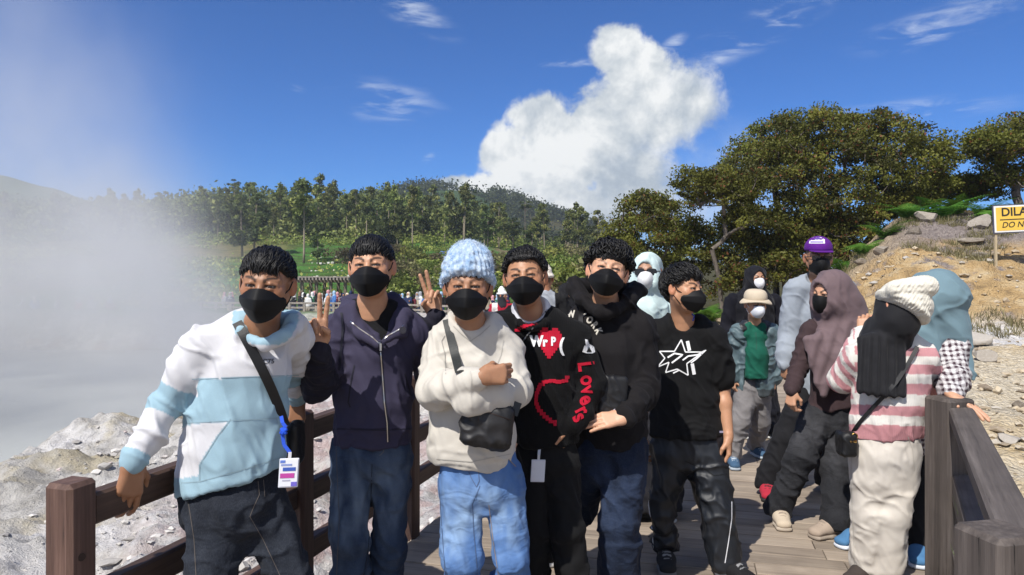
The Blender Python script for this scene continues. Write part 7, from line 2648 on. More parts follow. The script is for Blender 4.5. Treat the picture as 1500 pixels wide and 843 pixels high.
def paint7(V, c):
	x, y = pxy(V)
	tl, dl = limb_t(V, J['SL'], J['EL'])
	arm = (x < 1252) & (y < 585)
	s = y - 0.03 * (x - 1296)
	s = np.where(arm, 506 + (tl * 60) * 1.0 + 0.55 * (1252 - x), s)
	edges = [509, 521, 533, 547, 561, 577, 594, 609, 623]
	k = np.searchsorted(edges, s)
	c[:] = np.where((k % 2 == 0)[:, None], np.array([0.62, 0.595, 0.55]), np.array([0.48, 0.235, 0.25]))
	c[(s > 623)] = (0.46, 0.22, 0.235)
	return c
p7.garment('striped_jumper', F, M_KNIT, 0.0055, [(J['SL'], J['EL'], 18, 0.004, 0.09)], 0.005, 21, (0.7, 0.67, 0.62), paint7)
F = Field()
trunk(F, [sec(1248, 1348, 625, 3.50, 0.20), sec(1244, 1347, 668, 3.50, 0.26), sec(1246, 1346, 700, 3.50, 0.25)])
leg(F, [J['HL'] + [0.005, 0, -0.02], J['KL'] + [0.0, 0, 0], J['AL'] + [0.0, 0, 0]], [0.092, 0.086, 0.088])
leg(F, [J['HR'] + [0.0, 0, -0.02], J['KR'] + [-0.004, 0, 0], J['AR'] + [0.005, 0, 0]], [0.088, 0.078, 0.080])
F.plane((0, 0, 0.02), (0, 0, -1))
p7.garment('wide_trousers', F, M_SHELL, 0.0065, [(J['HL'], J['KL'], 6, 0.004, 0.16), (J['KL'], J['AL'], 6, 0.003, 0.16), (J['HR'], J['KR'], 6, 0.003, 0.14)], 0.0045, 22, (0.52, 0.48, 0.425))
t7 = p7.tree('striped_jumper', 'wide_trousers')
seam(p7, t7, [(1249, 645), (1246, 700), (1249, 760), (1252, 843)], 1.2, (0.46, 0.43, 0.38))
seam(p7, t7, [(1330, 640), (1337, 660), (1340, 690)], 1.0, (0.46, 0.43, 0.38))
p7.shoe(J['AL'], J['TL'] * [1, 1, 0], (0.05, 0.04, 0.035), (0.1, 0.08, 0.06), s=0.92)
p7.shoe(J['AR'], J['TR'] * [1, 1, 0], (0.05, 0.04, 0.035), (0.1, 0.08, 0.06), s=0.92)
P7TREE = p7.tree('striped_jumper', 'head_scarf')
# ---------------------------------------------------------------- woman in the teal scarf bending over the rail
p8 = Fig((at(1330, 815, 3.85)[0], 3.9, FLOOR), 'woman in a grey teal head scarf and checked shirt bending over the grey rail')
p8.skin = np.array([0.511, 0.285, 0.178])
p8.frame(at(1362, 448, 3.72), yaw=-35, pitch=-48, roll=4, scale=0.96)
NK = at(1362, 490, 3.82)
J = dict(SL=at(1330, 505, 3.92), SR=at(1392, 502, 3.70), EL=at(1325, 580, 3.95), WL=at(1300, 600, 3.8), ER=at(1394, 556, 3.54), WR=at(1394, 579, 3.34),
		HL=at(1315, 650, 4.0), HR=at(1355, 650, 3.95))
J['KL'] = at(1280, 740, 3.98)
J['AL'] = np.array([at(1262, 775, 4.02)[0], 4.02, 0.09])
J['KR'] = at(1342, 750, 3.86)
J['AR'] = np.array([at(1338, 800, 3.86)[0], 3.82, 0.09])
J['TL'] = J['AL'] + np.array([-0.17, -0.08, -0.06])
J['TR'] = J['AR'] + np.array([-0.08, -0.15, -0.06])
p8.body(J, dict(R=dict(d=(0.50, -0.70, -0.38), palm=(-0.15, 0.1, -1), thumb=(-1, -0.2, 0), curls=(0.10, 0.08, 0.08, 0.12), thumb_in=-0.25, spread=0.10, scale=0.98)), NK, squint=0.5, fade=False)
F = Field()
veil(p8, F, puff=0.018)
F.ell(at(1372, 432, 3.74), (0.150, 0.135, 0.125), None, 0.03)
F.cap(at(1372, 440, 3.72), at(1385, 480, 3.72), (0.13, 0.12), (0.115, 0.12), 0.05, (1, 0, 0))
F.cap(at(1350, 480, 3.74), at(1340, 510, 3.70), (0.14, 0.10), (0.12, 0.08), 0.04, (1, 0, 0))
F.cap(at(1402, 470, 3.68), at(1415, 510, 3.62), (0.055, 0.03), (0.045, 0.016), 0.03, (1, 0, 0))
F.cap(at(1415, 510, 3.62), at(1426, 556, 3.58), (0.042, 0.016), (0.012, 0.010), 0.02, (1, 0.3, 0))
V, Q = F.mesh(0.0062)
V0 = V
V, N = folds(V, Q, [(at(1385, 410, 3.6), at(1420, 540, 3.6), 5, 0.005, 0.3)], 0.007, 31, 0.6)
p8.put('head_scarf', V, Q, M_VEIL, np.tile((0.135, 0.210, 0.245), (len(V), 1)))
F = Field()
trunk(F, [sec(1338, 1400, 490, 3.80, 0.22), sec(1316, 1384, 560, 3.92, 0.26), sec(1300, 1380, 640, 3.98, 0.28), sec(1300, 1380, 690, 3.98, 0.26)])
F.cap(at(1365, 492, 3.80), J['SR'], 0.07, 0.078, 0.03)
sleeve(F, [J['SR'], J['ER'], J['WR'] * 0.85 + J['ER'] * 0.15], [0.080, 0.074, 0.050])
F.cap(at(1392, 566, 3.44), at(1393, 574, 3.41), 0.056, 0.056, 0.012)
sleeve(F, [J['SL'], J['EL'], J['WL']], [0.07, 0.06, 0.05])
F.cap(at(1396, 560, 3.75), at(1398, 655, 3.75), (0.05, 0.04), (0.06, 0.05), 0.03, (1, 0, 0))
def paint8(V, c):
	q = V + 0.006 * fbm(V * 9, 2)[:, None]
	tl, dl = limb_t(V, J['SR'], J['ER'])
	u = q[:, 2] * 0.98 + q[:, 1] * 0.25
	v = q[:, 0] * 0.92 - q[:, 1] * 0.35
	P_ = 0.027
	a = (np.mod(u, P_) < P_ * 0.5).astype(float)
	b = (np.mod(v, P_) < P_ * 0.5).astype(float)
	t = (a + b) / 2
	return np.array([0.62, 0.60, 0.60]) * (1 - t)[:, None] + np.array([0.045, 0.022, 0.032]) * t[:, None]
p8.garment('checked_shirt', F, M_COTTON, 0.0055, [(J['SR'], J['WR'], 14, 0.005, 0.1)], 0.006, 32, (0.6, 0.6, 0.6), paint8)
F = Field()
trunk(F, [sec(1300, 1378, 650, 3.98, 0.22), sec(1300, 1375, 690, 3.98, 0.24)])
leg(F, [J['HL'], J['KL'], J['AL']], [0.09, 0.075, 0.07])
leg(F, [J['HR'], J['KR'], J['AR']], [0.09, 0.075, 0.07])
F.plane((0, 0, 0.07), (0, 0, -1))
p8.garment('trousers', F, M_COTTON, 0.009, (), 0.005, 33, (0.010, 0.010, 0.011))
p8.shoe(J['AL'], J['TL'] * [1, 1, 0], (0.065, 0.17, 0.32), (0.62, 0.66, 0.72))
p8.shoe(J['AR'], J['TR'] * [1, 1, 0], (0.065, 0.17, 0.32), (0.62, 0.66, 0.72))
# ---------------------------------------------------------------- woman in the mauve scarf
p9 = Fig((at(1190, 770, 4.35)[0], 4.35, FLOOR), 'woman in a long mauve head scarf and black mask looking to the left')
p9.skin = np.array([0.511, 0.277, 0.171])
p9.frame(at(1215, 430, 4.30), yaw=-62, pitch=-6, roll=0, scale=1.03)
NK = at(1222, 470, 4.36)
J = dict(SL=at(1188, 485, 4.36), SR=at(1258, 485, 4.36), EL=at(1172, 535, 4.34), WL=at(1160, 572, 4.22), ER=at(1268, 540, 4.40), WR=at(1262, 590, 4.3),
		HL=at(1200, 605, 4.36), HR=at(1236, 605, 4.36))
J['KL'] = at(1172, 672, 4.32)
J['AL'] = np.array([at(1148, 740, 4.30)[0], 4.38, 0.09])
J['KR'] = at(1224, 690, 4.30)
J['AR'] = np.array([at(1230, 760, 4.12)[0], 4.16, 0.09])
J['TL'] = J['AL'] + np.array([-0.03, -0.17, -0.06])
J['TR'] = J['AR'] + np.array([-0.16, -0.07, -0.06])
p9.body(J, dict(L=dict(d=(-0.15, -0.1, -1), palm=(0.8, 0.5, 0), thumb=(-0.3, -1, 0), curls=(0.45, 0.55, 0.6, 0.6), thumb_in=0.5, spread=0.02, scale=0.92)), NK, squint=0.6, fade=False)
p9.mask(BLK, 'soft', loops=False)
F = Field()
veil(p9, F, puff=0.022)
F.cap(p9.hl(0, 0.03, -0.05), p9.hl(0, -0.06, -0.07), 0.100, 0.105, 0.04)
face_hole(p9, F, 0.056, 0.088, -0.015)
F.cap(at(1228, 452, 4.36), at(1234, 500, 4.34), (0.150, 0.135), (0.178, 0.15), 0.05, (1, 0, 0))
F.cap(at(1234, 500, 4.34), at(1232, 545, 4.34), (0.178, 0.15), (0.150, 0.14), 0.05, (1, 0, 0))
F.cap(at(1206, 500, 4.24), at(1206, 578, 4.19), (0.12, 0.05), (0.026, 0.016), 0.04, (1, 0, 0))
F.cap(at(1226, 520, 4.22), at(1224, 562, 4.19), (0.10, 0.06), (0.05, 0.02), 0.04, (1, 0, 0))
face_hole(p9, F, 0.050, 0.080, -0.012)
V, Q = F.mesh(0.0062)
V, N = folds(V, Q, [(at(1185, 460, 4.2), at(1250, 560, 4.2), 3, 0.003, 0.4)], 0.006, 41, 0.6)
x_, y_ = pxy(V)
V = V + N * (0.006 * np.sin((x_ + (y_ - 480) * 0.35) * 0.32 + 1.2 * vnoise(V * 4)) * sstep(y_, 450, 490))[:, None]
p9.put('head_scarf', V, Q, M_VEIL, np.tile((0.135, 0.094, 0.100), (len(V), 1)))
F = Field()
trunk(F, [sec(1192, 1256, 482, 4.36, 0.18), sec(1186, 1262, 520, 4.36, 0.22), sec(1186, 1262, 560, 4.36, 0.23), sec(1182, 1256, 605, 4.35, 0.24)])
F.cap(at(1212, 474, 4.36), J['SL'], 0.055, 0.060, 0.03)
F.cap(at(1236, 474, 4.36), J['SR'], 0.055, 0.060, 0.03)
sleeve(F, [J['SL'], J['EL'], J['WL']], [0.062, 0.054, 0.040])
sleeve(F, [J['SR'], J['ER'], J['WR']], [0.062, 0.054, 0.040])
F.plane(at(1220, 596, 4.35), unit((0.25, 0, -1)), 0.006)
p9.garment('long_sleeved_top', F, M_COTTON, 0.0065, [(J['SL'], J['EL'], 20, 0.004, 0.08), (J['EL'], J['WL'], 34, 0.005, 0.08)], 0.006, 42, (0.045, 0.028, 0.030))
F = Field()
trunk(F, [sec(1192, 1250, 585, 4.36, 0.19), sec(1184, 1254, 615, 4.36, 0.24)])
leg(F, [J['HL'] + [-0.01, 0, -0.02], J['KL'], J['AL'] * 0.7 + J['KL'] * 0.3, J['AL']], [0.102, 0.084, 0.072, 0.086])
leg(F, [J['HR'], J['KR'], J['AR'] * 0.7 + J['KR'] * 0.3, J['AR']], [0.098, 0.082, 0.074, 0.094])
F.plane((0, 0, 0.05), (0, 0, -1))
def paint9(V, c):
	w = np.clip(0.8 * np.exp(-((limb_t(V, J['HL'], J['KL'])[0] - 0.5) / 0.5) ** 2) * sstep(-(V[:, 1] - 4.36), -0.05, 0.07) + 0.3 * fbm(V * 12, 2), 0, 1)[:, None]
	return c * (1 - w) + np.array([0.040, 0.040, 0.044]) * w
p9.garment('flared_jeans', F, M_DENIM, 0.007, [(J['HL'], J['KL'], 10, 0.006, 0.14), (J['KL'], J['AL'], 14, 0.007, 0.14)], 0.006, 43, (0.013, 0.013, 0.015), paint9)
p9.shoe(J['AL'], J['TL'] * [1, 1, 0], (0.48, 0.40, 0.30), (0.40, 0.34, 0.27), (0.25, 0.2, 0.16), 1.02)
p9.shoe(J['AR'], J['TR'] * [1, 1, 0], (0.34, 0.27, 0.21), (0.30, 0.25, 0.2), (0.25, 0.2, 0.16), 1.05)
# ---------------------------------------------------------------- man in the purple cap
p10 = Fig((at(1180, 725, 4.95)[0], 4.95, FLOOR), 'tall man in a purple five-panel cap, sunglasses and light grey sweatshirt')
p10.skin = np.array([0.312, 0.158, 0.090])
p10.frame(at(1199, 378, 4.86), yaw=-10, pitch=-2, roll=1, scale=1.02)
NK = at(1198, 412, 4.92)
J = dict(SL=at(1166, 425, 4.92), SR=at(1236, 425, 4.92), EL=at(1156, 490, 4.94), WL=at(1149, 534, 4.84), ER=at(1244, 490, 4.94), WR=at(1244, 540, 4.84),
		HL=at(1180, 575, 4.94), HR=at(1216, 575, 4.94))
J['KL'] = at(1152, 640, 4.90)
J['AL'] = np.array([at(1128, 700, 4.86)[0], 4.92, 0.09])
J['KR'] = at(1214, 650, 4.92)
J['AR'] = np.array([at(1216, 705, 4.95)[0], 5.0, 0.09])
J['TL'] = J['AL'] + np.array([-0.05, -0.17, -0.06])
J['TR'] = J['AR'] + np.array([0.05, -0.17, -0.06])
p10.body(J, dict(L=dict(d=(0, -0.1, -1), palm=(0.9, 0.3, 0), thumb=(0, -1, 0), curls=(0.4, 0.45, 0.5, 0.5), thumb_in=0.4, spread=0.02, scale=0.95)), NK, squint=0.6)
p10.mask(BLK, 'soft')
F = Field()
F.ell(p10.hl(0, 0.062, -0.012), np.array([0.090, 0.085, 0.104]), p10.HM, 0.02)
F.plane(p10.hl(0, 0.048, 0), -p10.U, 0.004)
V, Q = F.mesh(0.005)
PURP = np.array([0.095, 0.012, 0.20])
cap_o = p10.put('cap', V, Q, M_COTTON, np.tile(PURP, (len(V), 1)))
F = Field()
F.cap(p10.hl(0, 0.046, 0.055), p10.hl(0, 0.038, 0.150), (0.082, 0.0055), (0.058, 0.005), 0.01, p10.S)
V, Q = F.mesh(0.0042)
p10.put('cap_brim', V, Q, M_COTTON, np.tile(PURP * 0.95, (len(V), 1)), cap_o)
tc = p10.tree('cap')
p10.lay(tc, [(1185, 357), (1184, 345), (1188, 341), (1197, 339), (1205, 341), (1208, 345), (1208.5, 357)], [(0, 1, 2, 3, 4, 5, 6)], 'cap_patch', M_PRINT, (0.66, 0.62, 0.72), 0.003, cap_o)
p10.lay(tc, [(1190, 351), (1190, 345), (1203, 345), (1203, 351)], [(0, 1, 2, 3)], 'cap_patch_print', M_PRINT, (0.10, 0.05, 0.25), 0.005, cap_o)
p10.lay(tc, [(1187, 355.5), (1187, 353.5), (1206, 353.5), (1206, 355.5)], [(0, 1, 2, 3)], 'cap_patch_print', M_PRINT, (0.25, 0.2, 0.4), 0.005, cap_o)
p10.lay(tc, [(1220, 352), (1220, 346), (1224, 346), (1224, 352)], [(0, 1, 2, 3)], 'cap_side_tag', M_PRINT, (0.6, 0.6, 0.65), 0.003, cap_o)
def shades(fig, w=0.030, h=0.020, round_=False):
	b = MB()
	for s in (-1, 1):
		ring = []
		n_ = 18
		for ring_z, sc_ in ((0.101, 1.0), (0.106, 0.92)):
			for i in range(n_):
				a = 2 * math.pi * i / n_
				e = 0.55
				cx_ = math.copysign(abs(math.cos(a)) ** e, math.cos(a))
				cy_ = math.copysign(abs(math.sin(a)) ** e, math.sin(a))
				ring.append(fig.hl(s * 0.036 + cx_ * w * sc_ * (1.0), 0.000 + cy_ * h * sc_, ring_z - 0.018 * abs(s * 0.036 + cx_ * w) / 0.066))
		fs = [(i, (i + 1) % n_, n_ + (i + 1) % n_, n_ + i) for i in range(n_)] + [tuple(range(n_, 2 * n_)), tuple(range(n_))[::-1]]
		b.add(ring, fs)
		b.tube([fig.hl(s * 0.064, 0.006, 0.086), fig.hl(s * 0.082, 0.006, 0.04), fig.hl(s * 0.087, 0.004, -0.01)], 0.003, 6)
	b.tube([fig.hl(-0.012, 0.006, 0.104), fig.hl(0, 0.009, 0.109), fig.hl(0.012, 0.006, 0.104)], 0.003, 6)
	return b.build('sunglasses', M_LENS, fig.root, fig.base)
shades(p10, 0.026, 0.015)
GREY = (0.27, 0.30, 0.34)
F = Field()
trunk(F, [sec(1170, 1232, 425, 4.92, 0.19), sec(1164, 1240, 460, 4.92, 0.25), sec(1164, 1240, 520, 4.92, 0.26), sec(1166, 1238, 575, 4.92, 0.25)])
F.cap(at(1186, 414, 4.92), J['SL'], 0.065, 0.074, 0.04)
F.cap(at(1212, 414, 4.92), J['SR'], 0.065, 0.074, 0.04)
sleeve(F, [J['SL'], J['EL'], J['EL'] * 0.3 + J['WL'] * 0.7, J['WL']], [0.078, 0.076, 0.068, 0.046])
sleeve(F, [J['SR'], J['ER'], J['WR']], [0.076, 0.07, 0.05])
crew(F, 1196, 416, 4.86, 0.07)
p10.garment('sweatshirt', F, M_COTTON, 0.007, [(J['SL'], J['WL'], 13, 0.004, 0.1)], 0.004, 51, GREY)
F = Field()
trunk(F, [sec(1172, 1226, 560, 4.94, 0.2), sec(1168, 1230, 590, 4.94, 0.23)])
leg(F, [J['HL'], J['KL'], J['AL']], [0.098, 0.085, 0.082])
leg(F, [J['HR'], J['KR'], J['AR']], [0.098, 0.085, 0.082])
F.plane((0, 0, 0.05), (0, 0, -1))
p10.garment('trousers', F, M_COTTON, 0.008, [(J['HL'], J['KL'], 9, 0.005, 0.14), (J['KL'], J['AL'], 14, 0.006, 0.14)], 0.005, 52, (0.011, 0.011, 0.013))
p10.shoe(J['AL'], J['TL'] * [1, 1, 0], (0.38, 0.025, 0.045), (0.02, 0.02, 0.02), (0.02, 0.02, 0.02), 1.05)
p10.shoe(J['AR'], J['TR'] * [1, 1, 0], (0.38, 0.025, 0.045), (0.02, 0.02, 0.02), (0.02, 0.02, 0.02), 1.05)
# ---------------------------------------------------------------- child in the bucket hat
p11 = Fig((at(1098, 680, 5.75)[0], 5.75, FLOOR), 'child in a beige bucket hat, green polo and open grey bomber jacket')
p11.skin = np.array([0.469, 0.255, 0.155])
p11.frame(at(1107, 446, 5.65), yaw=3, pitch=-6, roll=0, scale=0.92)
NK = at(1105, 478, 5.72)
J = dict(SL=at(1082, 488, 5.72), SR=at(1128, 488, 5.72), EL=at(1073, 520, 5.78), WL=at(1074, 555, 5.72), ER=at(1135, 522, 5.78), WR=at(1134, 556, 5.72),
		HL=at(1095, 565, 5.74), HR=at(1114, 565, 5.74))
J['KL'] = at(1084, 618, 5.66)
J['AL'] = np.array([at(1077, 665, 5.6)[0], 5.68, 0.08])
J['KR'] = at(1114, 615, 5.8)
J['AR'] = np.array([at(1110, 650, 5.95)[0], 6.02, 0.08])
J['TL'] = J['AL'] + np.array([-0.02, -0.15, -0.05])
J['TR'] = J['AR'] + np.array([0.03, -0.15, -0.05])
p11.body(J, dict(R=dict(d=(0, 0, -1), palm=(-0.9, 0.3, 0), thumb=(0, -1, 0), curls=(0.4, 0.45, 0.5, 0.5), scale=0.8),
				L=dict(d=(0, 0, -1), palm=(0.9, 0.3, 0), thumb=(0, -1, 0), curls=(0.4, 0.45, 0.5, 0.5), scale=0.8)), NK, squint=0.6, fade=False)
p11.mask((0.66, 0.68, 0.72), 'cup')
F = Field()
F.ell(p11.hl(0, 0.062, -0.010), np.array([0.088, 0.082, 0.100]), p11.HM, 0.02)
F.plane(p11.hl(0, 0.128, 0), p11.U, 0.02)
F.plane(p11.hl(0, 0.030, 0), -p11.U, 0.003)
V, Q = F.mesh(0.006)
BEI = np.array([0.52, 0.44, 0.33])
hat = p11.put('bucket_hat', V, Q, M_COTTON, np.tile(BEI, (len(V), 1)))
F = Field()
F.ell(p11.hl(0, 0.020, 0.0), np.array([0.122, 0.036, 0.130]), p11.HM, 0.01)
F.ell(p11.hl(0, -0.006, 0.0), np.array([0.134, 0.036, 0.142]), p11.HM, 0.006, 'sub')
F.plane(p11.hl(0, 0.045, 0), p11.U, 0.003)
V, Q = F.mesh(0.0055)
q = (V - p11.C) @ p11.HM.T
rr2 = np.hypot(q[:, 0], q[:, 2])
V = V + p11.U * (sstep(rr2, 0.09, 0.14) * 0.018 * np.sin(np.arctan2(q[:, 0], q[:, 2]) * 2.0 + 2.2))[:, None]
p11.put('hat_brim', V, Q, M_COTTON, np.tile(BEI, (len(V), 1)), hat)
F = Field()
trunk(F, [sec(1092, 1120, 488, 5.70, 0.13), sec(1088, 1126, 520, 5.68, 0.20), sec(1088, 1126, 560, 5.68, 0.22), sec(1088, 1124, 575, 5.7, 0.2)])
F.cap(at(1098, 480, 5.70), at(1092, 490, 5.70), 0.05, 0.05, 0.03)
F.cap(at(1112, 480, 5.70), at(1118, 490, 5.70), 0.05, 0.05, 0.03)
crew(F, 1106, 486, 5.62, 0.045)
F.plane(at(1106, 553, 5.7), (0, 0, -1))
p11.garment('polo_shirt', F, M_COTTON, 0.007, (), 0.006, 61, (0.008, 0.085, 0.055))
t11 = p11.tree('polo_shirt')
seam(p11, t11, [(1107, 487), (1108, 500), (1108, 512)], 1.6, (0.005, 0.06, 0.04), 'placket')
F = Field()
trunk(F, [sec(1080, 1130, 490, 5.74, 0.18), sec(1076, 1136, 520, 5.74, 0.24), sec(1076, 1136, 560, 5.74, 0.26), sec(1078, 1134, 585, 5.74, 0.25)])
F.cap(at(1095, 480, 5.74), J['SL'], 0.06, 0.065, 0.03)
F.cap(at(1115, 480, 5.74), J['SR'], 0.06, 0.065, 0.03)
sleeve(F, [J['SL'], J['EL'], J['WL'] * 0.85 + J['EL'] * 0.15, J['WL']], [0.072, 0.072, 0.066, 0.045])
sleeve(F, [J['SR'], J['ER'], J['WR'] * 0.85 + J['ER'] * 0.15, J['WR']], [0.072, 0.072, 0.066, 0.045])
F.cap(at(1106, 484, 5.55), at(1106, 600, 5.55), (0.052, 0.14), (0.085, 0.15), 0.008, (1, 0, 0), 'sub')
crew(F, 1106, 482, 5.68, 0.05)
F.plane(at(1106, 578, 5.74), (0, 0, -1), 0.01)
def paint11(V, c):
	x, y = pxy(V)
	m_ = (np.hypot(x - 1106, (y - 470)) < 24) & (y < 490)
	c[m_] = (0.02, 0.022, 0.025)
	c[y > 571] = (0.04, 0.048, 0.052)
	return c
p11.garment('bomber_jacket', F, M_NYLON, 0.0068, [(J['SL'], J['WL'], 20, 0.007, 0.1), (J['SR'], J['WR'], 20, 0.007, 0.1)], 0.009, 62, (0.085, 0.125, 0.14), paint11)
F = Field()
trunk(F, [sec(1086, 1124, 552, 5.74, 0.18), sec(1084, 1126, 580, 5.74, 0.20)])
leg(F, [J['HL'], J['KL'], J['AL']], [0.085, 0.078, 0.066])
leg(F, [J['HR'], J['KR'], J['AR']], [0.085, 0.078, 0.064])
F.plane((0, 0, 0.06), (0, 0, -1))
p11.garment('trousers', F, M_COTTON, 0.0075, [(J['KL'], J['AL'], 20, 0.009, 0.12), (J['KR'], J['AR'], 20, 0.009, 0.12), (J['HL'], J['KL'], 10, 0.006, 0.12)], 0.007, 63, (0.175, 0.165, 0.165))
p11.shoe(J['AL'], J['TL'] * [1, 1, 0], (0.05, 0.10, 0.17), (0.35, 0.4, 0.45), (0.4, 0.45, 0.5), 0.9)
p11.shoe(J['AR'], J['TR'] * [1, 1, 0], (0.05, 0.10, 0.17), (0.35, 0.4, 0.45), (0.4, 0.45, 0.5), 0.9)
# ---------------------------------------------------------------- veiled visitors seen head and shoulders
def veiled(label, hx, hy, Y, rgb, yaw, sc, mask, mrgb, cloak_w, cloak_rgb, skirt_rgb, seed, pitch=0, glasses=False, skin=(0.36, 0.19, 0.115), foot=None, mh='cup', puff=0.016, long=0.45):
	gz = 0.0 if foot is None else foot
	f = Fig((at(hx, hy, Y)[0], Y, gz), label)
	f.skin = np.array(skin)
	f.frame(at(hx, hy, Y), yaw=yaw, pitch=pitch, scale=sc)
	C = f.C
	NK_ = C + np.array([0, 0.06, -0.15]) * sc
	w = cloak_w
	H_ = C[2] - gz
	Jv = dict(SL=C + [-w, 0.06, -0.22 * sc], SR=C + [w, 0.06, -0.22 * sc], EL=C + [-w - 0.05, 0.06, -0.48 * sc], WL=C + [-w + 0.02, -0.12, -0.62 * sc],
			ER=C + [w + 0.05, 0.06, -0.48 * sc], WR=C + [w - 0.02, -0.12, -0.62 * sc], HL=C + [-0.09, 0.06, -0.72 * sc], HR=C + [0.09, 0.06, -0.72 * sc])
	for s, sg in (('L', -1), ('R', 1)):
		Jv['A' + s] = np.array([C[0] + sg * 0.10, Y + 0.06, gz + 0.09])
		Jv['K' + s] = (Jv['H' + s] + Jv['A' + s]) / 2 + np.array([0, -0.03, 0])
		Jv['T' + s] = Jv['A' + s] + np.array([sg * 0.03, -0.17, -0.06])
	f.body(Jv, dict(L=dict(d=(0.5, -0.5, -0.6), palm=(0.4, 0.6, -0.5), thumb=(0.5, -0.5, 0.8), curls=(0.4, 0.45, 0.5, 0.5), scale=0.9),
					R=dict(d=(-0.5, -0.5, -0.6), palm=(-0.4, 0.6, -0.5), thumb=(-0.5, -0.5, 0.8), curls=(0.4, 0.45, 0.5, 0.5), scale=0.9)), NK_, 0.6, fade=False)
	if mask:
		f.mask(mrgb, mh, loops=False)
	F = Field()
	veil(f, F, puff=puff)
	F.cap(f.hl(0, -0.09, -0.02), C + [0, 0.05, -0.24 * sc], (0.085, 0.085), (w * 0.95, 0.12), 0.05, (1, 0, 0))
	F.cap(C + [0, 0.03, -0.24 * sc], C + [0, 0.02, -long * sc], (w * 0.95, 0.13), (w * 0.85, 0.12), 0.05, (1, 0, 0))
	face_hole(f, F, 0.054, 0.084, -0.014)
	V, Q = F.mesh(0.0068)
	V, N = folds(V, Q, (), 0.009, seed, 0.8)
	x_, y_ = pxy(V)
	V = V + N * (0.006 * np.sin((V[:, 0] - C[0]) * 60 + 1.4 * vnoise(V * 5)) * sstep(C[2] - V[:, 2], 0.12, 0.3))[:, None]
	f.put('head_scarf', V, Q, M_VEIL, np.tile(rgb, (len(V), 1)))
	F = Field()
	F.cap(C + [0, 0.06, -0.25 * sc], C + [0, 0.06, -0.7 * sc], (w * 1.0, 0.11), (w * 0.95, 0.13), 0.03, (1, 0, 0))
	for s in 'LR':
		sleeve(F, [Jv['S' + s], Jv['E' + s], Jv['W' + s]], [0.07, 0.065, 0.05])
	p_ = F
	f.garment('tunic', p_, M_COTTON, 0.010, (), 0.008, seed + 1, cloak_rgb)
	F = Field()
	F.cap(C + [0, 0.06, -0.66 * sc], [C[0], Y + 0.06, gz + 0.12], (0.16, 0.13), (0.24, 0.20), 0.03, (1, 0, 0))
	F.plane((0, 0, gz + 0.06), (0, 0, -1))
	f.garment('skirt', F, M_COTTON, 0.012, (), 0.012, seed + 2, skirt_rgb)
	if glasses:
		shades(f, 0.031, 0.022)
	for s in 'LR':
		f.shoe(Jv['A' + s], Jv['T' + s] * [1, 1, 0] + np.array([0, 0, gz]), (0.03, 0.03, 0.03), s=0.95)
	return f
def gz(X, Y):
	return max(0.0, float(ground_z(X, Y)[0])) if Y > 12.5 else 0.0
p13 = veiled('woman in a mint head scarf, sunglasses and white mask behind the boys', 947, 399, 4.45, (0.52, 0.64, 0.63), -14, 1.0, True, (0.70, 0.70, 0.70), 0.125, (0.50, 0.62, 0.61), (0.02, 0.02, 0.025), 71, glasses=True, long=0.40)
p12 = veiled('woman in a black cloak standing behind the child in the bucket hat', 1107, 408, 6.7, (0.006, 0.006, 0.009), 6, 0.98, True, (0.70, 0.70, 0.72), 0.20, (0.006, 0.006, 0.010), (0.006, 0.006, 0.01), 74, long=0.6)
p15 = veiled('woman in a black head scarf far behind the sweater boy', 829, 427, 11.2, (0.007, 0.007, 0.009), 40, 0.95, False, None, 0.17, (0.02, 0.02, 0.03), (0.05, 0.07, 0.16), 77, foot=-0.05)
